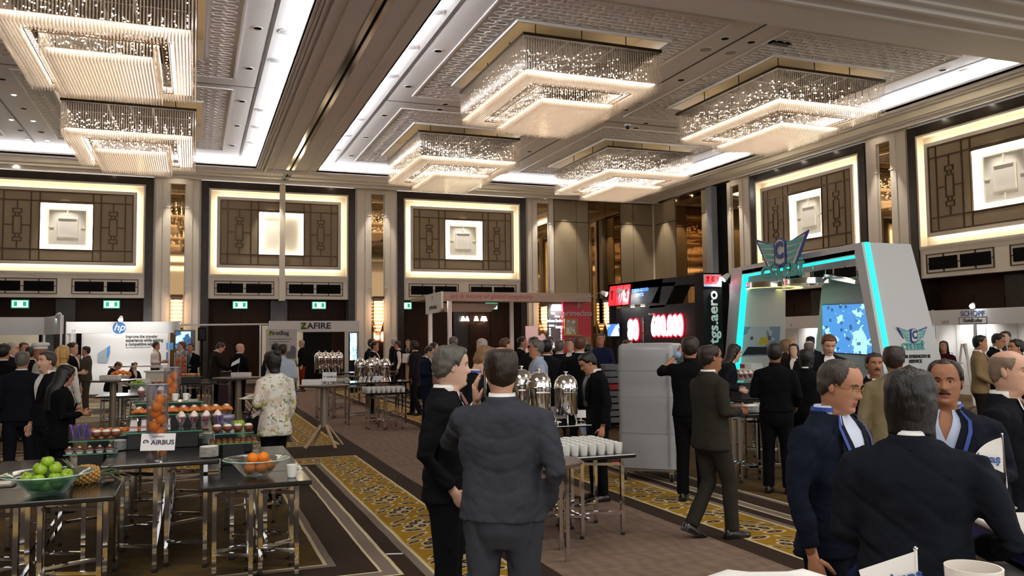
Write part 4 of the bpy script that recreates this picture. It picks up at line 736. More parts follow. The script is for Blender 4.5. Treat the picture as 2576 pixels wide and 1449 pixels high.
# ================================================================ tables, food and drink
TOPB = M('table_top_black', '#15110f', .22, var=.25, vs=12, coat=.25); TOPBR = M('table_top_brown', '#5d4a3f', .3, var=.15, vs=8); TGLASS = M('table_glass_black', '#0c0d0e', .06, coat=.6); GLASS = glassy('clear_glass', '#e6f3ee', .5, .04, .06); ACRY = glassy('clear_acrylic', '#e8eaf6', .45, .05, .1); GEDGE = M('glass_edge', '#3f8f74', .15)
ORNG = M('orange_peel', '#f2861a', .45, bump=.35, bs=160, var=.12, vs=14); APPL = M('apple_skin', '#93b52e', .28, var=.22, vs=16); STEM = M('stem_brown', '#5a4326', .7); PAPER = M('paper_white', '#e9e7e2', .6); SIGNW = M('sign_white', '#eceaea', .4)
def zpy(x, y, py):                       # height at which pixel row py meets the vertical line over (x, y)
    a = 724.5-py; v0 = np.array([x, y, 0])-CAM
    # a*(v.f) = F*(v.u), v = v0 + z*ez
    return float((FPX*(v0@_u)-a*(v0@_f))/(a*_f[2]-FPX*_u[2]))
def P3(px, py, z): p = at(px, py, Z=z); return (float(p[0]), float(p[1]), z)
def buffet_table(label, x0, y0, x1, y1, z, top=None, legs=None, group=None):
    cx, cy = (x0+x1)/2, (y0+y1)/2; w, d = (x1-x0)/2, (y1-y0)/2
    g = E('buffet_table', label, 'table', (cx, cy, 0), group=group)
    obj('tabletop', MB().bb(-w, -d, z-.035, w, d, z, .008), top or TOPB, g)
    lw = .032; ins = .1
    xs = legs or (-w+ins, -.04, .04, w-ins)
    for k, x in enumerate(xs):
        for sy in (-1, 1):
            y = sy*(d-ins-(.09 if k in (1, 2) else 0)*0-(.0 if k % 2 else .16))
            obj('leg', MB().box(x-lw/2, y-lw/2, .03, x+lw/2, y+lw/2, z-.036), CHROME, g); obj('foot', MB().lathe([(.018, 0), (.022, .012), (.012, .03)], 8, c=(x, y, 0)), RUBBER, g)
    for a, b in ((0, 1), (2, 3)):
        for sy in (-1, 1):
            ya = sy*(d-ins-(.0 if a % 2 else .16)); yb_ = sy*(d-ins-(.0 if b % 2 else .16)); 
            for zz in (z-.1, .2): obj('stretcher', MB().bar((xs[a], ya, zz), (xs[b], yb_, zz), .025), CHROME, g)
    for x, k in ((xs[1], 1), (xs[2], 2)): obj('stretcher', MB().bar((x, -d+ins+.02, .16), (x, d-ins-.02, .16), .025), CHROME, g)
    return g
B1 = 'chrome legged black buffet table '
buffet_table(B1+'under the bowl of oranges and the white mug', .06, 6.5, .85, 7.06, .74); buffet_table(B1+'under the mini tarts and sugared buns', .21, 7.07, .86, 8.75, .74)
buffet_table(B1+'under the bowl of green apples and the pineapple', -1.6, 6.42, -.5, 7.06, .74, legs=(-.42, -.06, .06, .45)); buffet_table(B1+'under the brownie rack', -1.6, 7.07, -.67, 8.7, .74)
buffet_table('taller chrome legged black buffet table carrying the framed white sign', -.66, 7.08, .2, 8.25, .86); buffet_table('taller chrome legged black buffet table under the black risers of desserts', -.66, 8.26, .2, 9.5, .86); buffet_table('taller chrome legged black buffet table at the far end of the dessert island', -.66, 9.51, .2, 10.8, .86)
# fruit prototypes
def orange(): 
    r = .045; mb = MB(); mb.loft([[(rr*math.cos(a), rr*math.sin(a), z) for a in [2*PI*k/16 for k in range(16)]] for rr, z in [(r*math.sin(PI*j/11), -r*math.cos(PI*j/11)*.96) for j in range(1, 11)]+[(.006, r*.9)]]); return mb
og = E('orange', 'x', 'orange'); obj('peel', orange(), ORNG, og, smooth=True); obj('navel', MB().lathe([(.007, 0), (.004, .004)], 6, c=(0, 0, .041)), STEM, og)
ap = E('apple', 'x', 'apple'); r_ = .043
obj('flesh', MB().loft([[(rr*math.cos(a), rr*math.sin(a), z) for a in [2*PI*k/16 for k in range(16)]] for rr, z in [(.006, -.026), (.018, -.034), (.03, -.03), (.041, -.012), (.0435, .006), (.039, .022), (.028, .033), (.015, .035), (.005, .027)]]), APPL, ap, smooth=True); obj('stem', MB().tube([(0, 0, .025), (.004, 0, .045)], .0022, 5), STEM, ap)
_first = {}
def put(proto, loc, label, group=None, rz=None, rx=None, sc=None):
    if rz is None: rz = random.random()*6.28
    if proto.name not in _first: _first[proto.name] = 1; o = proto; o.location = loc; o.rotation_euler = (0, 0, rz); o['label'] = label; (group and o.__setitem__('group', group))
    else: o = dup(proto, loc, rz, label, group)
    if group is None and 'group' in o.keys(): del o['group']
    if rx is not None: o.rotation_euler = (rx, 0, rz)
    if sc: o.scale = (sc, sc, sc)
    return o
def bowl(label, c, R_, h, mat):
    g = E('fruit_bowl', label, 'bowl', c)
    obj('bowl', MB().lathe([(R_*.28, 0), (R_*.36, .004), (R_*.5, h*.3), (R_*.66, h*.68), (R_*.8, h*.88), (R_, h), (R_, h+.008), (R_*.8, h*.88+.012), (R_*.64, h*.68+.01), (R_*.46, h*.3+.008), (R_*.3, .012)], 36), mat, g, smooth=50); obj('rim', MB().lathe([(R_, h), (R_+.004, h+.004), (R_, h+.009)], 36, cap=(False, False)), M('glass_rim', '#a9cfc6', .1), g); return g
AQUA = glassy('aqua_glass', '#a8ded2', .5, .04, .12)
c = P3(118, 1243, .74); c = (c[0], c[1]+.0, .742); 
bowl('clear aqua glass bowl heaped with green apples beside the pineapple', c, .29, .14, AQUA); AG = 'green apples in the glass bowl beside the pineapple'
n = 0
for ring, rad, z, k in ((0, .07, .06, 4), (1, .13, .115, 8), (2, .065, .17, 4), (3, 0, .22, 1)):
    for i in range(k): a = 6.283*i/k+ring*.5; put(ap, (c[0]+rad*math.cos(a), c[1]+rad*math.sin(a), c[2]+z+.008*random.random()), 'green apple heaped in the glass bowl beside the pineapple', AG, rx=random.uniform(-.7, .7))
c = P3(645, 1197, .74); c = (c[0], c[1], .742); bowl('wide frosted glass bowl of oranges beside the white mug', c, .255, .13, GLASS)
for i, (dx, dy, dz) in enumerate(((-.055, -.05, .065), (.035, -.055, .065), (.1, .0, .075), (-.02, .05, .065), (-.03, -.01, .14), (.05, -.005, .142))): put(og, (c[0]+dx, c[1]+dy, c[2]+dz), 'orange in the wide glass bowl beside the white mug', 'oranges in the wide glass bowl', rx=random.uniform(-1, 1))
# pineapple lying on its side
c = P3(213, 1218, .74); pn = E('pineapple', 'pineapple lying on its side with grey green spiky leaves', 'pineapple', (c[0], c[1]+.02, .742), rz=.35)
mb = MB(); PT = M('pineapple_skin', '#b98a4a', .6, bump=.5, bs=60, var=.2)
for j in range(9):
    zz = -.085+j*.021; rr = .062*math.sqrt(max(.1, 1-(zz/.115)**2))
    for k in range(11): a = 6.283*(k+.5*(j % 2))/11; mb.sph((zz, rr*math.cos(a), .066+rr*math.sin(a)), .0165, 6, 4)
mb.sph((0, 0, .066), .06, 12, 8, sc=(1.5, 1, 1)); obj('fruit', mb, PT, pn, smooth=True)
LEAFM = M('pineapple_leaf', '#a9b396', .55, var=.25, vs=10)
for k in range(26):
    a = k*2.4; sp = .25+.75*(k/26); L = .13+.1*random.random(); b = np.array([.095, .012*math.cos(a), .066+.012*math.sin(a)]); d = np.array([1.0, sp*math.cos(a)*.8, sp*math.sin(a)*.8]); d /= np.linalg.norm(d); 
    if k > 14: b = np.array([-.08, 0, .075]); d = np.array([-.5, math.cos(a)*.8, abs(math.sin(a))+.4]); d /= np.linalg.norm(d); L *= .95
    s_ = np.cross(d, (0, .3, 1.)); s_ /= np.linalg.norm(s_); tip = b+d*L+np.array([0, 0, -.02]); tip[2] = max(tip[2], .004); mid = b+d*L*.5+np.array([0, 0, .012]); up = np.cross(s_, d)*.004
    obj('leaf', MB().loft([[b-s_*.016, b+up, b+s_*.016, b-up], [mid-s_*.017, mid+up, mid+s_*.017, mid-up], [tip-s_*.001, tip+up*.2, tip+s_*.001, tip-up*.2]]), LEAFM, pn)
# mug
def mug_mesh(h=.098, r=.042): return MB().lathe([(r*.72, 0), (r*.78, .002), (r*.8, .012), (r*.92, h*.6), (r, h), (r*.95, h), (r*.86, h*.55), (r*.72, .012), (.004, .01)], 20)
def handle_mesh(h=.098, r=.042): return MB().tube([(r*.88, 0, h*.82), (r*1.5, 0, h*.84), (r*1.62, 0, h*.66), (r*1.3, 0, h*.36), (r*.84, 0, h*.24)], [.006, .0065, .0065, .006, .006], 6)
mg = E('mug', 'x', 'mug'); obj('cup', mug_mesh(), PORC, mg, smooth=50); obj('handle', handle_mesh(), PORC, mg, smooth=True)
c = P3(734, 1201, .74); put(mg, (c[0], c[1], .741), 'white mug standing beside the wide bowl of oranges', rz=-.3)
# clear tubes full of oranges
def tube_vase(label, c, r, h, n, grp, lab):
    g = E('display_tube', label, 'vase', c); obj('tube', MB().lathe([(r, .0), (r, h), (r-.005, h), (r-.005, .012)], 24, cap=(False, False)), ACRY, g, smooth=60); obj('base', MB().lathe([(r, 0), (r, .012)], 24), ACRY, g); obj('rim', MB().lathe([(r, h), (r+.003, h+.003), (r-.004, h+.006)], 24, cap=(False, False)), M('acrylic_edge', '#c3c6de', .2), g)
    z = .06; 
    for i in range(n): a = i*2.5+c[0]; q = r-.05; put(og, (c[0]+q*math.cos(a), c[1]+q*math.sin(a), c[2]+z), lab, grp, rx=random.uniform(-1.5, 1.5)); z += .052 if r > .07 else .066
    return g
def tube_at(label, px, pyb, z, pyt, r, n, grp, lab):
    c = P3(px, pyb, z); return tube_vase(label, (c[0], c[1], z+.002), r, zpy(c[0], c[1], pyt)-z, n, grp, lab)
tube_at('tall clear tube of oranges standing behind the framed white sign', 394, 1157, .86, 968, .082, 9, 'oranges in the tube behind the white sign', 'orange stacked in the clear tube behind the framed sign')
tube_at('taller clear tube of oranges standing among the black dessert risers', 430, 1088, .86, 925, .078, 11, 'oranges in the tube among the risers', 'orange stacked in the clear tube among the dessert risers')
def table_sign(label, px, py, z, w, h, zc, s_='AIRBUS', yaw=0, stem=True, tilt=.2):
    c = P3(px, py, z); g = E('table_sign', label, 'sign', (c[0], c[1], z+.001), rz=yaw-YAW)
    obj('base', MB().lathe([(.04, 0), (.038, .006), (.012, .012)], 14), CHROME, g)
    if stem: obj('stem', MB().tube([(0, 0, .01), (0, .004, zc)], .006, 6), CHROME, g)
    ca = math.sin(tilt); obj('plate', MB().loft([[(-w/2, -.012-ca*-h/2*-1, zc-h/2), (w/2, -.012-ca*h/2, zc-h/2), (w/2, -.004-ca*h/2, zc-h/2), (-w/2, -.004-ca*h/2, zc-h/2)], [(-w/2, -.012+ca*h/2, zc+h/2), (w/2, -.012+ca*h/2, zc+h/2), (w/2, -.004+ca*h/2, zc+h/2), (-w/2, -.004+ca*h/2, zc+h/2)]]), SIGNW, g)
    if s_:
        text('lettering', s_, w*.19, M('ink_slate', '#3b4252', .5), g, (w*.14, -.0155, zc-h*.02), (PI/2-tilt, 0, 0), .0012, 1.1, bold=.001); text('small_print', 'SPONSORED BY', w*.05, GREY, g, (0, -.0155+ca*h*.33, zc+h*.33), (PI/2-tilt, 0, 0), .001)
        obj('swirl_logo', MB().loft([[(-w*.35+q*math.cos(6.283*k/16), -.0135, zc+q*.9*math.sin(6.283*k/16)) for k in range(16)] for q in (w*.085, w*.055)], 0, (False, False)), M('ink_slate', '#3b4252', .5), g); obj('swirl_bar', MB().bar((-w*.41, -.0145, zc-w*.03), (-w*.29, -.0145, zc+w*.04), .008, .002), M('ink_slate', '#3b4252', .5), g)
    return g
table_sign('framed white sponsor sign on a silver foot at the front of the dessert island', 398, 1160, .86, .265, .13, .15, yaw=.06)
# risers, glass shelves and what stands on them
def riser(label, x0, y0, x1, y1, z0, z1, glass=True):
    g = E('display_riser', label, 'riser', ((x0+x1)/2, (y0+y1)/2, z0)); w, d = (x1-x0)/2, (y1-y0)/2; obj('box', MB().bb(-w, -d, 0, w, d, z1-z0-.01, .006), M('riser_black', '#121011', .5), g)
    if glass: obj('glass_shelf', MB().box(-w-.03, -d-.03, z1-z0-.01, w+.03, d+.03, z1-z0), GLASS, g); fr = MB(); fr.box(-w-.031, -d-.031, z1-z0-.01, w+.031, -d-.027, z1-z0); obj('shelf_edge', fr, GEDGE, g)
    return g
a = P3(318, 1133, .86); b = P3(500, 1130, .86); ZR = zpy(a[0], a[1], 1089); riser('front black riser under the wrapped sandwiches and cone cups', a[0], a[1], b[0], a[1]+.34, .861, ZR)
ZR2 = ZR+.12; riser('stepped black riser under the glazed pastries, behind the front riser', a[0]+.02, a[1]+.40, b[0]+.02, a[1]+.75, .861, ZR2); riser('rear black riser carrying small white cups, behind the glazed pastries', a[0]+.02, a[1]+.85, b[0]+.02, a[1]+1.15, .861, ZR2+.08)
RX0, RX1, RY0 = a[0], b[0], a[1]
PAST = M('pastry', '#c98a45', .45, bump=.4, bs=60, var=.35, vs=20); PASTD = M('glazed_pastry', '#c8702a', .25, bump=.4, bs=50, var=.4, vs=25); CHOC = M('chocolate', '#4a2718', .5, bump=.5, bs=80, var=.3); SUG = M('sugar', '#e4dcd2', .8); CREM = M('whipped_cream', '#f0ded2', .6, bump=.3, bs=60); PINK = M('fruit_pink', '#d98880', .4, var=.4, vs=30); REDF = M('berry_red', '#b3202a', .3)
def prot(name, cat, parts):
    g = E(name, 'x', cat)
    for nm, mb, m, sm in parts: obj(nm, mb, m, g, smooth=sm)
    return g
cone = prot('dessert_cup', 'dessert', [('glass', MB().lathe([(.022, 0), (.022, .004), (.008, .012), (.012, .03), (.042, .1), (.040, .1), (.010, .034)], 14, cap=(True, False)), ACRY, 50), ('fruit', MB().sph((.008, .006, .075), .016, 7, 5).sph((-.012, .004, .07), .015, 7, 5).sph((0, -.012, .072), .016, 7, 5), REDF, True), ('cream', MB().lathe([(.026, .088), (.03, .1), (.022, .112), (.018, .118), (.006, .13)], 10, c=(0, .004, 0)).sph((.004, -.006, .07), .018, 7, 5), CREM, True)])
sand = prot('wrapped_sandwich', 'sandwich', [('pack', MB().loft([[(-.035, -.03, 0), (.035, -.03, 0), (.035, .03, 0), (-.035, .03, 0)], [(-.03, -.02, .07), (.03, -.02, .07), (.03, .03, .085), (-.03, .03, .085)], [(-.02, .012, .1), (.02, .012, .1), (.02, .03, .1), (-.02, .03, .1)]]), ACRY, False), ('bread', MB().loft([[(-.028, -.024, .004), (.028, -.024, .004), (.028, .026, .004), (-.028, .026, .004)], [(-.022, .008, .085), (.022, .008, .085), (.022, .026, .085), (-.022, .026, .085)]]), SUG, False), ('filling', MB().box(-.029, -.02, .03, .029, .02, .04), PINK, False)])
crois = prot('glazed_pastry', 'pastry', [('roll', MB().tube([(-.045, -.012, .012), (-.025, .004, .02), (0, .01, .024), (.025, .004, .02), (.045, -.012, .012)], [.008, .018, .024, .018, .008], 8), PASTD, True), ('nuts', MB().sph((0, .006, .044), .012, 6, 4, sc=(1.6, 1, .4)), CREM, True)])
bun = prot('sugared_bun', 'bun', [('bun', MB().sph((0, 0, .034), .042, 12, 8, sc=(1, 1, .82)), M('bun_brown', '#6f3a22', .5, var=.3, vs=20), True), ('sugar_cap', MB().lathe([(.036, .048), (.034, .058), (.022, .068), (.004, .071)], 12), SUG, True)])
brown = prot('brownie', 'cake', [('paper_case', MB().lathe([(.024, 0), (.036, .03), (.034, .03)], 12, cap=(True, False)), SUG, 40), ('cake', MB().lathe([(.033, .02), (.036, .034), (.026, .045), (.006, .05)], 12), CHOC, True), ('cream_swirl', MB().lathe([(.016, .046), (.012, .056), (.004, .064)], 8), M('cream_tan', '#c9a58c', .6), True)])
tart = prot('mini_tart', 'tart', [('shell', MB().lathe([(.018, 0), (.024, .014), (.021, .014)], 10, cap=(True, False)), PAST, 40), ('filling', MB().lathe([(.021, .012), (.018, .026), (.005, .032)], 10), M('tart_choc', '#5a3218', .35), True)])
muff = prot('cupcake', 'cake', [('case', MB().lathe([(.022, 0), (.03, .028)], 12), PAST, 40), ('top', MB().lathe([(.033, .026), (.034, .034), (.024, .046), (.004, .05)], 12), PASTD, True)])
for i in range(4): put(sand, (RX0+.05+i*.09, RY0+.08, ZR+.001), 'clear wrapped sandwich wedge on the front black riser', 'wrapped sandwiches on the front riser', rz=.0, sc=1.15)
for i in range(4):
    for j in range(2): put(cone, (RX0+.44+i*.105, RY0+.06+j*.13, ZR+.001), 'cone glass of fruit and cream on the front black riser', 'cone desserts on the front riser', sc=1.2)
for i in range(9):
    for j in range(3):
        put(crois, (RX0+.06+i*.098, RY0+.46+j*.1, ZR2+.001), 'glazed golden pastry on the stepped black riser', 'glazed pastries on the stepped riser', rz=random.uniform(-.4, .4), sc=1.15)
for i in range(3): put(mg, (RX1-.32+i*.1, RY0+.95, ZR2+.081), 'small white printed cup on the rear black riser', 'small white cups on the rear riser', sc=.75)
for i in range(2): put(cone, (RX0+.06+i*.17, RY0+1.0, ZR2+.081), 'cone glass of pink fruit on the rear black riser', 'cone desserts on the rear riser', sc=1.15)
# side racks of glass shelves
def rack(label, px0, px1, pyb, z0, pys, dz, dx=0):
    a = P3(px0, pyb, z0); b = P3(px1, pyb, z0); y = a[1]; xc = (a[0]+b[0])/2; g = E('glass_rack', label, 'rack', (xc, y+.16, z0+.001)); w = (b[0]-a[0])/2
    obj('black_box', MB().bb(-w, -.14, 0, w, .14, zpy(xc, y, pys[0])-z0-.008, .006), M('riser_black', '#121011', .5), g); zs = [zpy(xc, y, p) for p in pys]; o = []
    for k, z in enumerate(zs):
        ww = .2 if k == 0 else .17; obj('glass_shelf', MB().box(-ww, -.17+k*.06, z-z0-.008, ww, .17+k*.06, z-z0), GLASS, g); obj('shelf_edge', MB().box(-ww, -.172+k*.06, z-z0-.008, ww, -.168+k*.06, z-z0), GEDGE, g); o.append((xc, y+.16+k*.06, z))
        if k:
            for sx in (-1, 1): obj('shelf_post', MB().tube([(sx*.15, .1, zs[k-1]-z0), (sx*.15, .1, z-z0-.008)], .006, 6), CHROME, g)
    return o
L = rack('tiered glass rack of brownies on a black box, behind the pineapple', 193, 257, 1188, .74, (1141, 1110), .1); Rr = rack('tiered glass rack of mini tarts and sugared buns on a black box', 558, 617, 1172, .74, (1115, 1091), .1)
x, y, z = L[0]
for i in range(5): put(brown, (x-.16+i*.075, y-.12, z), 'brownie in a paper case on the glass rack behind the pineapple', 'brownies on the glass rack')
x, y, z = L[1]
for i in range(3): put(bun, (x+.02+i*.075, y+.02, z), 'sugar topped brown bun beside the purple box above the brownies', 'sugared buns above the brownies')
PURP = M('purple_print', '#7a5fae', .4, var=.3, vs=15)
def purple_box(label, c):
    g = E('sachet_box', label, 'box', c, rz=-.1); obj('box', MB().lathe([(.001, 0), (.09, 0), (.09, .12), (.086, .12), (.086, .006)], 4, cap=(False, False)), ACRY, g)
    for k in range(5): obj('sachet', MB().bar((-.05+k*.025, -.02+.01*k, .01), (-.05+k*.025+(.02 if k % 2 else -.02), -.03+.014*k, .125), .05, .008), PURP, g)
purple_box('clear box of purple sachets at the end of the brownie rack', (x-.1, y-.03, z+.002))
c = P3(270, 1078, .98); g = riser('black riser under the cupcakes, behind the brownie rack', L[0][0]-.08, L[0][1]+.35, L[0][0]+.38, L[0][1]+.6, .741, .98)
for i in range(7):
    for j in range(2): put(muff, (L[0][0]-.05+i*.065, L[0][1]+.42+j*.1, .981), 'golden topped cupcake on the riser behind the brownies', 'cupcakes behind the brownie rack')
x, y, z = Rr[0]
for i in range(8):
    for j in range(3): put(tart, (x-.17+i*.049, y-.13+j*.06, z), 'mini chocolate tart on the lower shelf of the bun rack', 'mini tarts on the glass rack')
x, y, z = Rr[1]
for i in range(4): put(bun, (x-.13+i*.087, y-.05, z), 'sugar topped brown bun above the mini tarts', 'sugared buns above the mini tarts')
purple_box('clear box of purple sachets behind the sugared buns', (x-.06, y+.3, z-.0+.002)); riser('small black stand under the purple sachets, behind the bun rack', x-.15, y+.2, x+.05, y+.4, .741, z, False)
c = (x+.05, y+.75, .88); riser('black riser under the second bowl of green apples', c[0]-.16, c[1]-.14, c[0]+.16, c[1]+.14, .741, .878); bowl('small glass bowl of green apples behind the purple sachets', c, .17, .08, AQUA)
for i, (dx, dy, dz) in enumerate(((-.06, -.05, .06), (.03, -.06, .06), (.08, .02, .065), (-.03, .05, .06), (-.01, -.01, .12), (.05, 0, .12), (-.08, 0, .1))): put(ap, (c[0]+dx, c[1]+dy, c[2]+dz), 'green apple in the small bowl behind the purple sachets', 'green apples in the small glass bowl')
c = (Rr[1][0]-.3, Rr[1][1]+.5, .93); riser('black riser under the flat tray of brownies', c[0]-.12, c[1]-.1, c[0]+.12, c[1]+.1, .741, .928)
tr_ = E('serving_tray', 'small pale tray of brownies near the sugared buns', 'tray', c); obj('tray', MB().bb(-.13, -.09, 0, .13, .09, .012, .005), SUG, tr_)
for i in range(3): put(brown, (c[0]-.08+i*.08, c[1], c[2]+.013), 'brownie on the small pale tray near the purple sachets', 'brownies on the pale tray')
# stacks of plates
pl = prot('plate', 'plate', [('plate', MB().lathe([(.05, 0), (.055, .004), (.1, .014), (.1, .017), (.055, .008), (.004, .006)], 22), PORC, 50)])
def plates(px, pyb, z0, n, lab, grp, r=1):
    c = P3(px, pyb, z0)
    for i in range(n): put(pl, (c[0], c[1], z0+.002+i*.0105), lab, grp, rz=0, sc=r)
for (px, pyb, z0, n, nm) in ((297, 1133, .86, 8, 'beside the brownie rack'), (303, 1096, .86, 7, 'behind the first pile, by the brownie rack'), (526, 1150, .86, 8, 'beside the mini tarts'), (529, 1116, .86, 9, 'between the riser and the sugared buns'), (632, 1166, .74, 6, 'behind the bowl of oranges'), (532, 1180, .74, 7, 'beside the black box of the bun rack'), (272, 1165, .74, 6, 'under the brownie rack shelf')): plates(px, pyb, z0, n, 'white plate in the pile '+nm, 'white plates piled '+nm, .75)
tr_ = E('serving_tray', 'dark tray with a pale inlay at the edge of the apple table', 'tray', (*P3(2, 1222, .74)[:2], .741)); obj('tray', MB().bb(-.16, -.12, 0, .1, .12, .02, .006), TOPBR, tr_); obj('inlay', MB().box(-.12, -.08, .02, .07, .08, .022), SUG, tr_)
# ---- cocktail tables
def cocktail(label, c, z, r, tripod=True, top=None):
    g = E('cocktail_table', label, 'table', c); obj('tabletop', MB().lathe([(r-.01, z-.03), (r, z-.022), (r, z-.004), (r-.004, z)], 40), top or M('cocktail_top', '#4a3b33', .25), g); obj('column', MB().lathe([(.075, .34 if tripod else .03), (.06, z-.03)], 16), M('column_taupe', '#8d8272', .35, .4), g)
    if tripod:
        for k in range(4): a = .4+k*PI/2; obj('leg', MB().bar((.04*math.cos(a), .04*math.sin(a), .4), (.36*math.cos(a), .36*math.sin(a), .015), .05, .03), M('leg_beech', '#b49a7c', .4), g)
    else: obj('base', MB().lathe([(.3, 0), (.3, .012), (.06, .03)], 24), STEEL, g)
    return g
def white_tent(label, c, rz=0, w=.16):
    g = E('napkin_holder', label, 'holder', c, rz=rz); obj('box', MB().bb(-w, -.06, 0, w, .06, .1, .01), WHITE, g); obj('card', MB().box(-w*.3, -.064, .015, w*.9, -.06, .085), PAPER, g); obj('slot', MB().box(-w*.8, -.03, .1, w*.8, .03, .104), GREY, g); return g
c3 = (2.07, 14.32, 0); cocktail('round dark cocktail table with four splayed beech legs and a white holder', c3, 1.05, .42); white_tent('white holder with a card on the beech legged cocktail table', (c3[0]-.22, c3[1]-.12, 1.051), -YAW); table_sign('white sponsor sign with a dark blue edge on the beech legged cocktail table', 829, 967, 1.05, .24, .15, .13, yaw=0)
c1 = (*at(285, 956, Z=1.05)[:2], 0); cocktail('round cocktail table with a thick taupe column, before the seated bald man', c1, 1.05, .42, False); white_tent('long white holder on the thick column cocktail table', (c1[0]-.05, c1[1]-.05, 1.051), -YAW, .2)
c2 = (*at(600, 949, Z=1.05)[:2], 0); cocktail('round cocktail table with a thick taupe column, between the two standing men', c2, 1.05, .52, False); white_tent('white holder with printed card on the table between two standing men', (c2[0]+.05, c2[1]-.05, 1.051), -YAW, .2)
fl = E('table_flag', 'small white paper flag tilted above the white holder between two men', 'flag', (c2[0]-.03, c2[1]+.1, 1.051)); obj('base', MB().lathe([(.04, 0), (.03, .01)], 10), CHROME, fl); obj('pole', MB().tube([(0, 0, .01), (.06, 0, .34)], .004, 5), CHROME, fl); obj('flag', MB().poly([(-.12, 0, .22), (.05, 0, .3), (.06, 0, .34+.06), (-.1, 0, .3)], (0, .004, 0)), PAPER, fl)
rt = E('round_table', 'round brown topped table on chrome legs in front of the white cups', 'table', (2.7, 6.42, 0)); obj('tabletop', MB().lathe([(.34, .755), (.35, .76), (.35, .782), (.345, .785)], 44), TOPBR, rt)
for k in range(4): a = .5+k*PI/2; obj('leg', MB().box(.27*math.cos(a)-.016, .27*math.sin(a)-.016, 0, .27*math.cos(a)+.016, .27*math.sin(a)+.016, .755), CHROME, rt)
tp_ = tag(obj('paper_strip', MB().box(-.07, -.012, 0, .07, .012, .004), PAPER, None, loc=(*at(992, 1394, Z=0)[:2], .001), rz=-.3), 'thin white paper strip lying on the dark band of the carpet', 'paper')
# ---- coffee station near the grey cart
buffet_table('black glass topped table of white cups in front of the man in black', 2.84, 6.72, 3.78, 7.46, .74, TGLASS)
gt = E('coffee_table', 'black glass topped table under the three tall silver dispensers', 'table', (3.3, 7.82, 0)); obj('tabletop', MB().bb(-1.0, -.29, .91, .44, .3, .93, .006), TGLASS, gt)
for x in (-.9, -.3, .2):
    for y in (-.22, .23): obj('leg', MB().box(x-.016, y-.016, 0, x+.016, y+.016, .91), DARKB, gt)
obj('stretcher', MB().box(-.9, -.23, .2, .4, -.21, .22), DARKB, gt)
cup = E('coffee_cup', 'x', 'cup'); obj('cup', MB().lathe([(.029, 0), (.031, .004), (.04, .098), (.0375, .098), (.028, .012), (.003, .01)], 14), PORC, cup, smooth=50); obj('handle', MB().tube([(.035, 0, .075), (.056, 0, .07), (.056, 0, .045), (.034, 0, .03)], .005, 5), PORC, cup, smooth=True)
for i in range(9):
    for j in range(7): put(cup, (2.94+i*.088, 6.81+j*.094, .741), 'white coffee cup set out on the glass table beside the round table', 'white cups beside the round brown table', rz=2.6+random.uniform(-.5, .5))
def urn_proto():
    g = E('drink_dispenser', 'x', 'dispenser'); obj('body', MB().lathe([(.115, .1), (.12, .11), (.12, .4), (.126, .405), (.126, .42)], 28), STEEL, g, smooth=40)
    obj('lid', MB().lathe([(.126, .42), (.124, .45), (.112, .5), (.085, .545), (.045, .572), (.015, .58)], 28), STEEL, g, smooth=40); obj('knob', MB().lathe([(.01, .58), (.01, .596), (.024, .6), (.024, .612), (.008, .616)], 12), STEEL, g, smooth=40)
    obj('tap', MB().tube([(0, -.12, .17), (0, -.19, .17), (0, -.2, .13)], .012, 8).tube([(0, -.17, .18), (0, -.17, .22), (.03, -.17, .22)], .007, 6), STEEL, g, smooth=40)
    obj('seam_ring', MB().lathe([(.1265, .408), (.129, .412), (.1265, .417)], 28, cap=(False, False)), CHROME, g); obj('lid_handle', MB().bar((-.04, -.128, .36), (.1, -.128, .36), .016, .012), STEEL, g)
    for k in range(3): a = .5+k*2.094; obj('leg', MB().tube([(.1*math.cos(a), .1*math.sin(a), .11), (.13*math.cos(a), .13*math.sin(a), 0)], .01, 6), STEEL, g)
    return g
urn = urn_proto()
for px, pyt, lab in ((1312, 920, 'silver domed drink dispenser behind the man holding a phone, first of three'), (1356, 927, 'silver domed drink dispenser, middle one of the near three'), (1424, 934, 'silver domed drink dispenser nearest the man in black looking down')):
    y = 7.82 if px > 1400 else 7.98 if px < 1320 else 7.72; x = float(at(px, 1000, Y=y)[0]); z = zpy(x, y, pyt); o = put(urn, (x, y, .931), lab, rz=-.3); s_ = (z-.93)/.616; o.scale = (1.0, 1.0, s_)
table_sign('white sponsor sign with a blue top edge under the near dispensers', 1404, 1062, .93, .19, .12, .1, yaw=-.15); table_sign('small blank tilted sign beside the near dispensers', 1462, 1058, .93, .1, .08, .07, None)
for q in range(4): c = P3(1388+q*6, 1034-q*3, .9); put(mg, (2.42+q*.1, 8.0, .931), 'white cup on the glass table behind the near dispensers', 'cups behind the near dispensers')
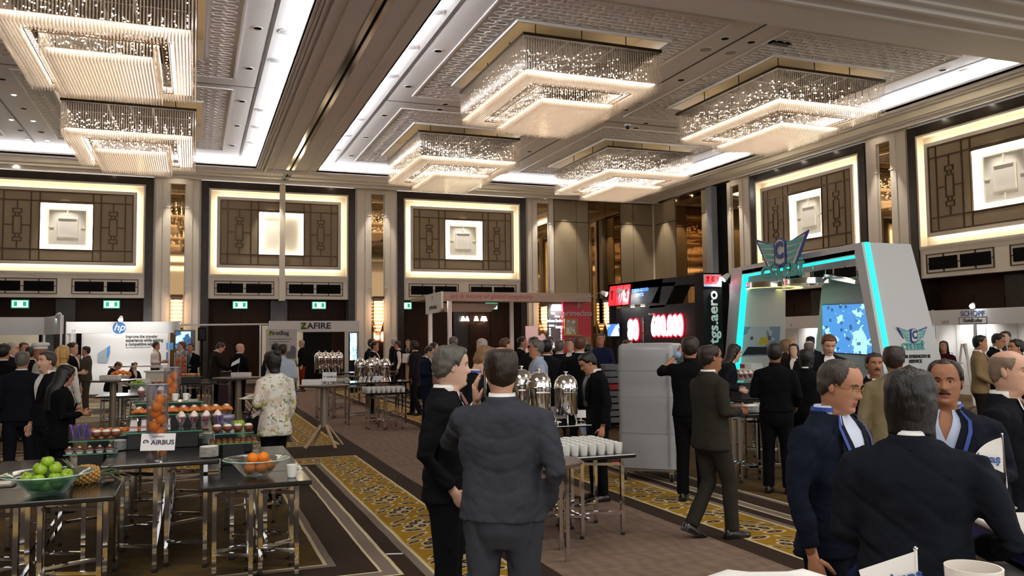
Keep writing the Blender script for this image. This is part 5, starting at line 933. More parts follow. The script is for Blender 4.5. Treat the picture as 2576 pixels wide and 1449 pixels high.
# ---- far coffee stations
buffet_table('far glass topped table carrying four silver dispensers', 3.0, 17.6, 4.4, 18.5, .9, TGLASS); 
for px, pyt, yy, lab in ((906, 897, 18.3, 'leftmost silver dispenser on the far glass table'), (931, 899, 17.95, 'second silver dispenser on the far glass table'), (943, 895, 18.3, 'third silver dispenser, half hidden on the far glass table'), (968, 898, 17.95, 'silver dispenser at the walkway end of the far glass table')):
    x = float(at(px, 920, Y=yy)[0]); z = zpy(x, yy, pyt); o = put(urn, (x, yy, .901), lab, rz=-.3); o.scale = (1.02, 1.02, (z-.9)/.616)
buffet_table('low glass topped table of white cups at the walkway beside the far dispensers', 3.2, 16.45, 4.05, 17.2, .74, TGLASS)
for i in range(8):
    for j in range(6): put(cup, (3.27+i*.1, 16.54+j*.105, .741), 'white cup on the low table in front of the far dispensers', 'white cups before the far dispensers')
buffet_table('chrome legged table of white cups behind the beech legged cocktail table', 2.6, 19.4, 3.5, 20.2, .8, TGLASS)
for i in range(8):
    for j in range(4): put(cup, (2.68+i*.1, 19.5+j*.11, .801), 'white cup on the table behind the beech legged cocktail table', 'white cups behind the cocktail table')
buffet_table('farthest buffet table, with four dispensers, beside the man in red trousers', 3.3, 23.0, 5.4, 24.0, .9)
for k, px in enumerate((803, 819, 836, 852)):
    x = float(at(px, 900, Y=23.5)[0]); z = zpy(x, 23.5, 882); o = put(urn, (x, 23.5, .901), ('first', 'second', 'third', 'fourth')[k]+' silver dispenser on the farthest buffet table, from the red trousers', rz=0); o.scale = (1.1, 1.1, (z-.9)/.616)
table_sign('small white sign among the far dispensers', 951, 961, .9, .16, .1, .08, None); 
for q in range(6): c = (3.3+q*.09, 17.72, .901); tb = E('tea_packet', 'white paper packet leaning in the row before the far dispensers', 'packet', c, group='paper packets before the far dispensers'); obj('packet', MB().loft([[(-.02, -.06, 0), (.02, -.06, 0), (.02, .06, 0), (-.02, .06, 0)], [(.03, -.06, .12), (.06, -.06, .12), (.06, .06, .12), (.03, .06, .12)]]), PAPER, tb)
# ---- second food island, farther back
buffet_table('second buffet island table under the tubes of oranges, farther back', -.9, 19.2, .5, 20.4, .9); buffet_table('second buffet island table under the far bowl of apples', -1.85, 18.6, -.91, 19.7, .72); buffet_table('long buffet table behind the far orange tubes', -.3, 20.6, .9, 21.4, .9)
TG2 = 'oranges in the far tubes'; TL2 = 'orange stacked in the clear tubes of the second island'
tube_at('clear tube of oranges, shorter of the two on the second island', 447, 950, .9, 888, .085, 9, TG2, TL2); tube_at('clear tube of oranges, taller of the two on the second island', 461, 949, .9, 882, .085, 10, TG2, TL2)
c = (*P3(345, 979, .72)[:2], .721); bowl('glass bowl of green apples on the second island', c, .26, .13, AQUA)
for ring, rad, z, k in ((0, .06, .06, 3), (1, .12, .12, 7), (2, .06, .17, 3)):
    for i in range(k): a = 6.283*i/k; put(ap, (c[0]+rad*math.cos(a), c[1]+rad*math.sin(a), c[2]+z), 'green apple in the glass bowl on the second island', 'green apples on the second island', sc=1.15)
c = (*P3(303, 945, 1.0)[:2], 1.0); st = E('fruit_stand', 'tall white pedestal bowl of orange fruit before the glass counter', 'bowl', (c[0], c[1], 0)); obj('pedestal', MB().lathe([(.2, 0), (.06, .03), (.05, .8), (.12, .86), (.25, 1.0), (.25, 1.01), (.1, .9)], 20), WHITEM, st, smooth=50)
for i in range(14): a = i*2.4; q = .05+.012*i; put(og, (c[0]+q*math.cos(a), c[1]+q*math.sin(a), 1.04+.004*(14-i)), 'orange fruit heaped on the tall white pedestal bowl', 'fruit on the pedestal bowl')
g = riser('black riser of pastries on the second island', -.25, 19.3, .15, 19.65, .901, 1.05)
for i in range(5):
    for j in range(3): put(muff, (-.2+i*.075, 19.37+j*.1, 1.051), 'golden pastry on the black riser of the second island', 'pastries on the second island', sc=1.2)
table_sign('small white card on the second island, under the pastries', 480, 950, .9, .14, .1, .06, None)
tr_ = E('serving_tray', 'dark tray of pastries on the second island, before the white counter', 'tray', (-.6, 19.4, .901)); obj('tray', MB().bb(-.25, -.15, 0, .25, .15, .02, .006), TOPB, tr_)
for i in range(5):
    for j in range(2): put(crois, (-.8+i*.1, 19.35+j*.1, .922), 'golden pastry on the dark tray before the white counter', 'pastries on the dark tray')
ch_ = E('bar_chair', 'white moulded chair standing behind the far bowl of apples', 'chair', (*at(352, 960, Y=21.0)[:2], 0)); obj('seat', MB().bb(-.22, -.22, .45, .22, .22, .49, .02), WHITE, ch_); obj('backrest', MB().loft([[(-.22, .2, .49), (.22, .2, .49), (.22, .23, .49), (-.22, .23, .49)], [(-.2, .24, .95), (.2, .24, .95), (.2, .27, .95), (-.2, .27, .95)]]), WHITE, ch_)
for sx in (-1, 1):
    for sy in (-1, 1): obj('leg', MB().tube([(sx*.18, sy*.18, .45), (sx*.22, sy*.22, 0)], .012, 6), CHROME, ch_)
# booth furniture
c = at(360, 950, Y=26.5); gc = E('glass_counter', 'long glass topped counter in front of the slogan wall', 'counter', (c[0], 26.5, 0)); obj('top', MB().box(-.9, -.25, 1.1, .7, .25, 1.12), GLASS, gc); obj('top_edge', MB().box(-.9, -.26, 1.09, .7, -.25, 1.125), STEEL, gc)
for x in (-.7, .5): obj('column', MB().tube([(x, 0, 0), (x, 0, 1.1)], .04, 10), STEEL, gc)
c = at(402, 950, Y=25.0); wc = E('stand_counter', 'white counter in front of the man in a white shirt', 'counter', (c[0], 25, 0)); obj('body', MB().bb(-.35, -.2, 0, .35, .2, .98, .01), WHITE, wc); obj('top', MB().bb(-.4, -.24, .98, .4, .24, 1.02, .008), WHITE, wc)
c = at(300, 1000, Y=23.8); dt_ = E('meeting_table', 'small round meeting table where the bald man sits writing', 'table', (c[0]+.28, 26.1, 0)); obj('tabletop', MB().lathe([(.4, .72), (.4, .75)], 28), WHITEM, dt_); obj('column', MB().lathe([(.25, 0), (.24, .02), (.03, .04), (.03, .72)], 16), STEEL, dt_)
c = at(1026, 888, Y=26.5); lc = E('lectern', 'wooden post lectern with a white printed box top, behind the far dispensers', 'lectern', (c[0], 26.5, 0)); obj('post', MB().bb(-.07, -.07, 0, .07, .07, 1.05, .01), M('beech', '#9a6d44', .4), lc); obj('base', MB().bb(-.25, -.2, 0, .25, .2, .03, .01), M('beech', '#9a6d44', .4), lc); obj('box_top', MB().bb(-.3, -.2, 1.05, .3, .2, 1.34, .01), WHITE, lc); obj('print', MB().box(-.22, -.205, 1.1, .0, -.2, 1.28), PAPER, lc)
sdt = E('side_table', 'small dark table with white dishes behind the bald man in red glasses', 'table', (*at(572, 960, Y=24.5)[:2], 0)); obj('tabletop', MB().bb(-.4, -.3, .93, .4, .3, .96, .01), TOPB, sdt); obj('cloth', MB().bb(-.38, -.28, 0, .38, .28, .93, .01), M('cloth_plum', '#33202e', .8), sdt)
for q in range(4): put(pl, (sdt.location[0]-.25+q*.16, 24.4, .962), 'white dish on the small dark table behind red glasses', 'dishes on the small dark table', rz=0)
# ---- grey covered cart
CV = M('cart_cover', '#a3a4a6', .3, var=.12, vs=3, bump=.25, bs=5); ca = E('covered_trolley', 'tall trolley under a grey plastic zip cover, pushed by a gloved waiter', 'trolley', (5.57, 9.46, 0), rz=-.74)
mb = MB(); W_, D_ = .36, .4; rings = []
def rr(z, w, d, c=.06):
    o = []
    for sx, sy, a0 in ((1, -1, -90), (1, 1, 0), (-1, 1, 90), (-1, -1, 180)):
        for k in range(4): a = R(a0+30*k); o.append((sx*(w-c)+c*math.cos(a), sy*(d-c)+c*math.sin(a), z))
    return o
for z in np.linspace(.16, 1.62, 16): q = .006*math.sin(z*23)+.004*math.sin(z*11+1); rings.append([(x*(1+.012*math.sin(z*9+x*8)), y+q*(1 if y < 0 else 0), zz) for x, y, zz in rr(z, W_+.004*math.sin(z*15), D_)])
for z, k in ((1.66, .985), (1.695, .95), (1.715, .88), (1.722, .6)): rings.append(rr(z, W_*k, D_*k))
mb.loft(rings); obj('cover', mb, CV, ca, smooth=60); mb = MB()
for z in (.6, 1.05, 1.38): mb.box(-W_-.004, -D_-.006, z-.002, W_+.003, -D_-.003, z+.002)
mb.box(W_-.07, -D_-.016, .2, W_-.06, -D_-.006, 1.6); obj('seam', mb, M('cover_seam', '#96979a', .5), ca)
obj('window', MB().box(W_-.0, -.2, 1.35, W_+.012, .25, 1.6), glassy('vinyl', '#c8cdd2', .4, .1, .2), ca)
obj('frame_base', MB().bb(-W_+.02, -D_+.02, .12, W_-.02, D_-.02, .16, .01), ALU, ca)
for sx in (-1, 1):
    for sy in (-1, 1): k = obj('caster', MB().loft([[(sx*.3+dx, sy*.34+.05*math.cos(a), .05+.05*math.sin(a)) for a in [6.283*i/14 for i in range(14)]] for dx in (-.018, .018)]), RUBBER, ca); obj('fork', MB().box(sx*.3-.026, sy*.34-.02, .05, sx*.3+.026, sy*.34+.02, .125), STEEL, k)
# dish rack by the cart
dr = E('dish_rack_trolley', 'stack of grey dish racks on the far side of the covered trolley', 'trolley', (*at(1538, 1075, Z=0)[:2], 0)); DRP = at(1538, 1060, Z=.0)
for i in range(9): k = obj('rack', MB().box(-.25, -.25, .12+i*.13, .25, -.23, .22+i*.13).box(-.25, .23, .12+i*.13, .25, .25, .22+i*.13).box(-.25, -.23, .12+i*.13, -.23, .23, .22+i*.13).box(.23, -.23, .12+i*.13, .25, .23, .22+i*.13).box(-.24, -.24, .12+i*.13, .24, .24, .13+i*.13), M('rack_grey', '#6b6c70', .5) if i != 5 else M('rack_red', '#a51d28', .5), dr)
obj('base', MB().box(-.26, -.26, .06, .26, .26, .11), BLACK, dr)
for sx in (-1, 1):
    for sy in (-1, 1): obj('caster', MB().sph((sx*.22, sy*.22, .03), .03, 8, 6), RUBBER, dr)
# ---- buffet in front of the arch stand
buffet_table('black buffet table in front of the arch stand, beside the walking man', 7.15, 9.6, 8.4, 10.6, .9); buffet_table('black buffet table nearest the waiter in a black shirt', 6.2, 8.35, 7.05, 9.0, .85, TGLASS)
g = riser('black riser of small fruit desserts before the turquoise arch leg', 7.2, 9.8, 7.65, 10.1, .901, 1.15)
for i in range(5):
    for j in range(2): put(cone, (7.25+i*.085, 9.86+j*.12, 1.151), 'cone glass of orange fruit dessert before the turquoise arch leg', 'fruit desserts before the arch stand')
for q in range(8): put(pl, (6.5, 8.6, .852+q*.0125), 'white plate in the pile beside the waiter in black', 'plates beside the waiter', rz=0)
for q in range(5): put(mg, (6.7+.09*(q % 3), 8.7+.1*(q//3), .851), 'white mug on the table beside the waiter in black', 'mugs beside the waiter')
# ---- the pale counter, flags, mug and stool close to the viewer
BLUEB = M('blue_band', '#26327f', .3); LGT = M('light_laminate', '#cfcdc9', .3)
cw = E('info_counter', 'pale counter with a royal blue band under its white top, holding the pole flag', 'counter', (2.93, 2.52, 0), rz=-.45)
obj('top', MB().bb(-.02, -.95, 1.06, 1.2, 0, 1.08, .006), WHITE, cw); obj('blue_band', MB().bb(-.0, -.94, .98, 1.18, -.01, 1.06, .004), BLUEB, cw); obj('shelf', MB().bb(-.05, -.98, .85, 1.22, .02, .95, .006), LGT, cw); obj('neck', MB().box(.02, -.9, .95, 1.15, -.03, .98), BLACK, cw); obj('body', MB().bb(.0, -.92, 0, 1.18, -.03, .85, .006), LGT, cw)
c = P3(2537, 1279, 1.08); f1 = E('table_flag', 'white flag with dark blue letters on a silver pole, on the pale counter', 'flag', (c[0], c[1], 1.081), rz=-YAW-.1)
h_ = zpy(c[0], c[1], 1093)-1.08; obj('base', MB().lathe([(.032, 0), (.033, .004), (.02, .012), (.012, .02), (.007, .03)], 18), CHROME, f1, smooth=50); obj('pole', MB().tube([(0, 0, .02), (-.012, 0, h_)], .0035, 8), CHROME, f1, smooth=40); obj('finial', MB().sph((-.012, 0, h_), .006, 8, 6), CHROME, f1, smooth=True)
mb = MB(); n = 10; rings = []
for i in range(n+1): t = i/n; x = -.013-.15*t; y = .018*math.sin(t*3.2); zt = h_-.012-.062*t-.1*t**3; zb = h_-.158+.03*math.sin(2.6*t)-.032*t**3; rings.append([(x, y-.0008, zb), (x, y+.0008, zb), (x, y+.0008, zt), (x, y-.0008, zt)])
mb.loft(rings); obj('flag', mb, PAPER, f1, smooth=30); text('flag_lettering', 'havaş', .043, INKB, f1, (-.07, -.003, h_-.1), (PI/2, .16, 0), .0006, .95, bold=.0015)
HT = E('high_table', 'white high table just under the mug and the near flag', 'table', (1.15, 1.1, 0), rz=-.5); obj('top', MB().bb(-.45, -.45, 1.14, .45, .42, 1.17, .01), WHITE, HT); obj('column', MB().tube([(0, 0, 0), (0, 0, 1.14)], .05, 12), CHROME, HT); obj('base', MB().lathe([(.3, 0), (.29, .02)], 24), CHROME, HT)
d_ = 1.42; q = dep(2449, 1425, d_); m2 = E('mug', 'large plain white mug with a wide rim, cut off by the bottom edge', 'mug', (q[0], q[1], 1.171)); hm = float(q[2])-1.171; obj('cup', MB().lathe([(.032, 0), (.036, .004), (.046, hm), (.0425, hm), (.034, .012), (.003, .01)], 40), M('mug_cream', '#e6e0d8', .2, coat=.4), m2, smooth=50); obj('handle', handle_mesh(hm, .044), M('mug_cream', '#e6e0d8', .2, coat=.4), m2, smooth=True); m2.rotation_euler = (0, 0, -1.2)
q = dep(2303, 1380, 1.5); f2 = E('table_flag', 'white flag on a short pole in front of the bob haired man', 'flag', (q[0], q[1], 1.171), rz=-YAW-.2); hf = float(q[2])-1.171; obj('pole', MB().tube([(0, 0, 0), (0, 0, hf)], .003, 8), WHITE, f2); obj('finial', MB().sph((0, 0, hf), .0045, 8, 6), CHROME, f2); obj('base', MB().lathe([(.03, 0), (.01, .012)], 16), CHROME, f2)
obj('flag', MB().poly([(-.002, 0, hf-.006), (-.098, .0, hf-.043), (-.075, .0, hf-.13), (.004, 0, hf-.1)], (0, .0016, 0)), PAPER, f2); text('flag_lettering', 'havaş', .026, INKB, f2, (-.016, -.002, hf-.052), (PI/2, -.25, 0), .001, .9, bold=.001)
q = dep(1925, 1437, 2.2); bs_ = E('bar_stool', 'white moulded bar stool whose rounded back just shows at the bottom edge', 'stool', (q[0], q[1], 0), rz=-YAW); zt = float(q[2])+.006
rings = []
for k, (z, w) in enumerate(((.78, .2), (.95, .2), (zt-.06, .19), (zt-.02, .165), (zt, .1))): rings.append([(-w, -.02, z), (-w*.5, -.05, z), (w*.5, -.05, z), (w, -.02, z), (w, .0, z), (w*.5, -.025, z), (-w*.5, -.025, z), (-w, .0, z)])
obj('backrest', MB().loft(rings), WHITE, bs_, smooth=60); obj('seat', MB().bb(-.2, -.05, .74, .2, .32, .79, .03), WHITE, bs_); obj('column', MB().tube([(0, .14, .02), (0, .14, .74)], .03, 10).lathe([(.22, 0), (.2, .02)], 20, c=(0, .14, 0)), CHROME, bs_)
# ================================================================ people
SKINS = {'l': '#d3a58c', 'm': '#b98468', 't': '#a06e52', 'd': '#5a3a2a', 'p': '#dcb39c'}
def skin(k): return M('skin_'+k, SKINS[k], .5, var=.1, vs=18, bump=.08, bs=140, spec=.35)
LIPS = M('lips', '#9a5a50', .45); EYEW = M('eye_white', '#e2ddd6', .2); EYED = M('eye_dark', '#1c120c', .15); STUB = M('stubble', '#86644f', .7)
HAIRC = {'k': '#0d0a09', 'b': '#24160e', 'n': '#7d6858', 'g': '#58544f', 'w': '#b9b4ae', 'y': '#c39a56', 'r': '#5a3420', 's': '#3a332d', 'l': '#7d5c3c'}
def hairm(k): return M('hair_'+k, HAIRC[k], .42, var=.6, vs=38, stretch=(1, 1, .25), bump=.5, bs=120, spec=.5)
def cloth(c, kind=0): return M('cloth_'+c+str(kind), tuple(x*(.62 if sum(hx(c)[:3]) < .5 else 1) for x in hx(c)[:3])+(1,), .9, bump=.8, bs=9, var=.1, vs=7, spec=.12)
SHOE = M('shoe_leather', '#0e0b0a', .25, coat=.3)
HP = np.array([  # z, front, back, half width of the head; 0 is the chin
 (-.10, .046, .075, .060), (-.05, .046, .072, .057), (-.02, .052, .07, .058), (-.004, .072, .07, .056), (.006, .084, .071, .053), (.02, .089, .074, .057), (.04, .089, .082, .0635), (.06, .09, .09, .068),
 (.08, .089, .098, .0715), (.1, .088, .104, .0745), (.125, .085, .107, .0765), (.148, .09, .108, .0775), (.17, .089, .106, .0775), (.19, .081, .1, .074), (.207, .066, .088, .066), (.22, .047, .068, .053), (.23, .024, .04, .033), (.2345, .007, .012, .011)])
def head_ring(z): return [float(np.interp(z, HP[:, 0], HP[:, i])) for i in (1, 2, 3)]
def head_pt(a, z, off=0.0):
    f, b, w = head_ring(z); s_, c_ = math.sin(a), math.cos(a)
    x = w*math.copysign(abs(s_)**.92, s_); y = f*math.copysign(abs(c_)**.92, c_) if c_ > 0 else b*c_
    if off: n = np.array([x/(w*w), y/((f if c_ > 0 else b)**2), 2.2*max(0, z-.17)/.01]); n = n/np.linalg.norm(n)*off; return np.array([x+n[0], y+n[1], z+n[2]])
    return np.array([x, y, z])
G = lambda u: math.exp(-u*u)
def face_pt(a, z, ft):
    p = head_pt(a, z); x, y = p[0], p[1]; dy = 0
    if y > .02 and ft:
        ax_ = abs(x)
        na = np.interp(z, (.072, .08, .088, .095, .11, .13, .146), (0, .014, .025, .024, .016, .008, .001)); dy += na*G(x/(.0115+.007*G((z-.088)/.014)))
        dy -= .0105*G((ax_-.031)/.0145)*G((z-.124)/.0105); dy += .0045*G((ax_-.03)/.022)*G((z-.146)/.008); dy += .003*G((ax_-.045)/.02)*G((z-.098)/.015)
        dy += .0055*G(x/.02)*(G((z-.0575)/.0055)+G((z-.0455)/.0065))-.004*G(x/.024)*G((z-.0515)/.003); dy += .007*G(x/.02)*G((z-.014)/.013)-.004*G(x/.03)*G((z-.034)/.006)
        p = p+np.array([0, dy*min(1, (y-.02)/.04), 0])
    return p
HL = {'short': ([0, .5, .85, 1.1, 1.3, 1.45, 1.7, 2.1, PI], [.187, .19, .186, .16, .108, .135, .085, .05, .03]),
      'rec': ([0, .35, .8, 1.0, 1.3, 1.45, 1.7, 2.1, PI], [.211, .213, .214, .18, .112, .135, .085, .05, .03]),
      'crown': ([0, .35, .75, 1.0, 1.3, 1.45, 1.7, 2.1, PI], [.224, .228, .226, .17, .112, .135, .085, .05, .03]),
      'long': ([0, .4, .8, 1.1, 1.4, 1.7, PI], [.193, .192, .18, .13, .03, -.03, -.06])}
def hair_mesh(style, n1, n2, th):
    st = 'rec' if style in ('rec',) else 'crown' if style in ('crown', 'ring') else 'long' if style in ('bob', 'long', 'pony', 'bun') else 'short'
    A, Zt = HL[st]; zs = np.interp(np.linspace(0, 1, n2), (0, .75, 1), (-.06, .2, .2335)); rings = []; keep = []
    for z in zs:
        rg = []; kp = []
        for k in range(n1):
            a = 2*PI*k/n1; aa = abs(a if a <= PI else a-2*PI); zh = float(np.interp(aa, A, Zt)); t = min(1, max(0, (z-zh)/.022))
            if st == 'crown':
                q = min(1, max(0, (z-(.185 if style == 'ring' else .213))/.022)); t *= 1-q*(1 if style == 'ring' else .93)
            tt = t*th*(.85+.35*noise.noise((a*3, z*30, th*99)))-.004*(1-t); rg.append(head_pt(a, z, tt)); kp.append(t > .02)
        rings.append(rg); keep.append(kp)
    mb = MB(); vs = [p for r in rings for p in r]+[np.array([0, 0, .2348+(th*.95 if st != 'crown' else -.01)])]; fs = []
    for j in range(n2-1):
        for k in range(n1):
            k2 = (k+1) % n1
            if keep[j][k] or keep[j+1][k] or keep[j][k2] or keep[j+1][k2]: fs.append((j*n1+k, j*n1+k2, (j+1)*n1+k2, (j+1)*n1+k))
    for k in range(n1): fs.append(((n2-1)*n1+k, (n2-1)*n1+(k+1) % n1, n2*n1))
    mb.add(vs, fs); return mb
TRS = np.array([  # jacket: z, half width, front, back
 (.78, .222, .135, .15), (.88, .212, .13, .15), (.96, .2, .125, .142), (1.06, .19, .122, .128), (1.15, .193, .126, .126), (1.25, .207, .13, .132), (1.33, .214, .128, .135), (1.39, .212, .112, .13), (1.43, .185, .092, .118), (1.462, .125, .07, .1), (1.492, .077, .058, .082), (1.51, .068, .054, .076)])
_rm = []
def remesh(o, vox, wr, sm=4):
    m = o.modifiers.new('voxel', 'REMESH'); m.mode = 'VOXEL'; m.voxel_size = vox; m.use_smooth_shade = True
    s_ = o.modifiers.new('smooth', 'SMOOTH'); s_.factor = .5; s_.iterations = sm
    if wr:
        d = o.modifiers.new('wrinkle', 'DISPLACE'); d.strength = wr; d.mid_level = .5; d.texture_coords = 'LOCAL'
        t = bpy.data.textures.get('wrinkles') or bpy.data.textures.new('wrinkles', 'CLOUDS'); t.noise_scale = .17; t.noise_depth = 3; d.texture = t
    _rm.append(o)
def unit(v): v = np.array(v, float); return v/(np.linalg.norm(v)+1e-9)
ARMS = {'hang': ((.262, -.03, 1.135), (.268, .045, .875)), 'pocket': ((.262, -.08, 1.14), (.19, .06, .94)), 'hold': ((.255, -.04, 1.14), (.17, .21, 1.15)), 'low': ((.26, -.02, 1.13), (.2, .2, 1.0)), 'ear': ((.30, .1, 1.2), (.155, .13, 1.46)),
        'reach': ((.27, .24, 1.33), (.2, .46, 1.5)), 'cross': ((.255, .06, 1.17), (-.06, .2, 1.19)), 'chin': ((.2, .17, 1.17), (.07, .18, 1.42)), 'front': ((.25, .0, 1.13), (.05, .22, 1.02)), 'write': ((.26, .12, 1.17), (.14, .34, 1.06)), 'desk': ((.24, .1, 1.15), (.12, .36, 1.13)), 'bag': ((.255, -.02, 1.13), (.265, .0, .87))}
def hand(mb, w, f, t, sg, sc, curl, n=6, mi=0):
    f = unit(f); t = unit(np.array(t, float)-f*(np.array(t, float)@f)); nn = np.cross(t, f)*sg
    def ring(c, a, b): return [c+t*a*math.cos(q)+nn*b*math.sin(q) for q in [2*PI*k/8 for k in range(8)]]
    w = np.array(w, float); mb.loft([ring(w-f*.03*sc, .026*sc, .021*sc), ring(w+f*.01*sc, .028*sc, .02*sc), ring(w+f*.045*sc, .041*sc, .018*sc), ring(w+f*.085*sc, .042*sc, .014*sc), ring(w+f*.098*sc, .037*sc, .009*sc)], mi)
    for i, (o, L) in enumerate(((.029, .07), (.01, .079), (-.009, .073), (-.028, .056))):
        p = w+f*(.084-.004*abs(i-1))*sc+t*o*sc; d = f.copy(); pts = [p]; rad = [.0095*sc]; c = curl*(1+.12*i)
        for j, q in enumerate((.45, .32, .23)):
            ang = c*(.6+.5*j); d = unit(f*math.cos(ang)+nn*math.sin(ang)); p = p+d*L*q*sc; pts.append(p); rad.append((.0088, .008, .006)[j]*sc)
        mb.tube(pts, rad, n, mi)
    p = w+f*.022*sc+t*.026*sc; d1 = unit(f*.62+t*.72+nn*.25); d2 = unit(f*.85+t*.2+nn*(.3+.35*curl)); mb.tube([p, p+d1*.036*sc, p+d1*.036*sc+d2*.03*sc, p+d1*.036*sc+d2*.052*sc], [.0125*sc, .011*sc, .0095*sc, .006*sc], n, mi)
NP = [0]
def person(px, py, d, face, label, suit='1b1c22', pants=None, shirt='e8e6e2', tie=None, hair='short', hc='k', sk='m', aR='hang', aL='hang', legs='stand', lean=0, hy=0, hp=0, fat=0, fem=0, top='jacket', moust=0, beard=0, glasses=None, lany=None, H=None, th=.014, det=None, skirt=None, opn=0, hem=None, curl=.55, cR=None, cL=None, dz=0, vest=None, shoes=True):
    P = dep(px, py, d); x0, y0 = float(P[0]), float(P[1]); H = H or min(1.97, max(1.48, float(P[2])-dz)); s = H/1.762
    v = unit((x0, y0)); r = np.array([v[1], -v[0]]); fa = R(face); fv = -math.cos(fa)*v+math.sin(fa)*r; rz = math.atan2(-fv[0], fv[1])
    det = det or (3 if d < 6 else 2 if d < 12.5 else 1); sit = legs == 'sit'
    g = E('person', label, 'person', (x0, y0, dz), rz); g.scale = (1, 1, 1); NP[0] += 1
    wk = (.9 if fem else 1.0)*(1+fat*.5); SK = skin(sk); drop = .42 if sit else 0
    n_ = {3: 16, 2: 10, 1: 8}[det]; vox = {3: .011, 2: .016, 1: .026}[det]
    def tf(p, arm=False):           # lean about the hips, then scale
        p = np.array(p, float)
        t = min(1, max(0, (p[2]-.9)/.25)); a = lean*t; y, z = p[1], p[2]-.95
        if z > -.05: p = np.array([p[0], y*math.cos(a)+z*math.sin(a), .95+z*math.cos(a)-y*math.sin(a)])
        return np.array([p[0], p[1], p[2]-drop])*s
    hr = Matrix.Rotation(R(hy), 3, 'Z') @ Matrix.Rotation(-R(hp), 3, 'X'); hr = np.array(hr)
    hs = .98 if fem else 1.0
    def htf(p):
        p = np.array(p, float)*hs; wgt = min(1, max(0, (p[2]+.09)/.08)); q = np.array([p[0], p[1]+.012, p[2]]); c = np.array([0, -.02, -.01]); rot = hr@(q-c)+c
        q = q*(1-wgt)+rot*wgt; return tf(q+np.array([0, .012 if 1 else 0, 1.517]))
    # ---- body: head, neck, trunk, arms, hands, legs in one skin mesh
    mb = MB(); nu, nv = {3: (56, 46), 2: (32, 30), 1: (20, 20)}[det]
    zs = np.interp(np.linspace(0, 1, nv), (0, .1, .2, .72, .9, 1), (-.1, -.03, .01, .15, .215, .2345)); rings = []; az = [t-.45*math.sin(t) for t in [2*PI*k/nu for k in range(nu)]]
    tor = [[np.array([.8*w_*wk*math.sin(a)*.9, (f_ if math.cos(a) > 0 else b_)*.8*math.cos(a), z]) for a in az] for z, w_, f_, b_ in TRS[[2, 4, 6, 8]]]
    rings = [[tf(p) for p in rg] for rg in tor]+[[htf(face_pt(a, z, det > 1)) for a in az] for z in zs]; mb.loft(rings)
    nf = len(rings)-1
    if det > 1:     # lips and stubble by face
        for j in range(len(zs)-1):
            zm = (zs[j]+zs[j+1])/2
            for k in range(nu):
                am = az[k]+(2*PI/nu)*.3; q = head_pt(am, zm); idx = (4+j)*nu+k
                if q[1] > .05 and abs(q[0]) < .023 and .0405 < zm < .062: mb.m[idx] = 1
                elif beard and q[1] > -.01 and zm < .075-.02*(abs(q[0]) < .015) and zm > -.03 and not (abs(q[0]) < .02 and .04 < zm < .064): mb.m[idx] = 2
    for sx in (-1, 1):
        e = MB(); e.sph((0, 0, 0), 1, 8, 6); o_ = len(mb.v); mb.add([htf((sx*(.0765+.004+p[0]*.007), -.008+p[1]*.016-.006*p[2], .112+p[2]*.03+.0*p[1])) for p in e.v], e.f)
        if det == 3: e = MB(); e.sph((0, 0, 0), .0136, 10, 8); mb.add([htf((sx*.031+p[0], .0608+p[1], .1295+p[2]*.9)) for p in e.v], e.f)
    J = {}
    for sx, pose, cc in ((1, aR, cR), (-1, aL, cL)):
        if isinstance(pose, str): el, wr = ARMS[pose]
        else: el, wr = pose[:2]
        m_ = lambda p: tf((p[0]*sx*(wk if abs(p[0]) > .15 else 1), p[1], p[2])); sh = m_((.178, -.008, 1.405)); e_, w_ = m_(el), m_(wr); J[sx] = (sh, e_, w_)
        fdir = unit(w_-e_); tdir = (0, 1, .25) if fdir[2] < -.6 else (0, -.2, 1.0) if abs(fdir[2]) < .6 else (-sx*.3, -.9, .2)
        if isinstance(pose, tuple) and len(pose) > 2: tdir = pose[2]
        if isinstance(pose, tuple) and len(pose) > 3: fdir = unit(pose[3])
        mb.tube([sh, e_, w_], [.042*s, .034*s, .026*s], 8); hand(mb, w_+unit(w_-e_)*.012*s, fdir, tdir, sx, s*(.92 if fem else 1.02), curl if cc is None else cc, {3: 8, 2: 6, 1: 4}[det])
    if legs == 'walk': LG = {1: ((.09, 0, .92), (.085, .17, .5), (.08, .30, .09), .2), -1: ((.09, 0, .92), (.09, .0, .5), (.085, -.30, .17), -.55)}
    elif legs == 'stride': LG = {1: ((.09, 0, .92), (.088, .13, .5), (.085, .15, .085), 0), -1: ((.09, 0, .92), (.09, .04, .49), (.085, -.17, .13), -.4)}
    elif legs == 'step': LG = {1: ((.09, 0, .92), (.09, .06, .5), (.09, .1, .085), 0), -1: ((.09, 0, .92), (.09, .0, .49), (.09, -.16, .1), -.25)}
    elif sit: LG = {k: ((.1, .02, .95), (.13, .42, .91), (.12, .4, .51), 0) for k in (1, -1)}
    else: LG = {1: ((.092, 0, .92), (.1, .012, .5), (.115, -.015, .085), 0), -1: ((.092, 0, .92), (.1, .0, .5), (.11, -.01, .085), 0)}
    for sx in (1, -1):
        h_, k_, a_, fp = LG[sx]; LG[sx] = [tf((q[0]*sx*wk, q[1], q[2])) for q in (h_, k_, a_)]+[fp]; mb.tube(LG[sx][:3], [.06*s, .04*s, .03*s], 8)
    obj('body', mb, [SK, LIPS, M('stubble_'+sk, tuple(x*.8 for x in hx(SKINS[sk])[:3])+(1,), .6)], g, smooth=True)
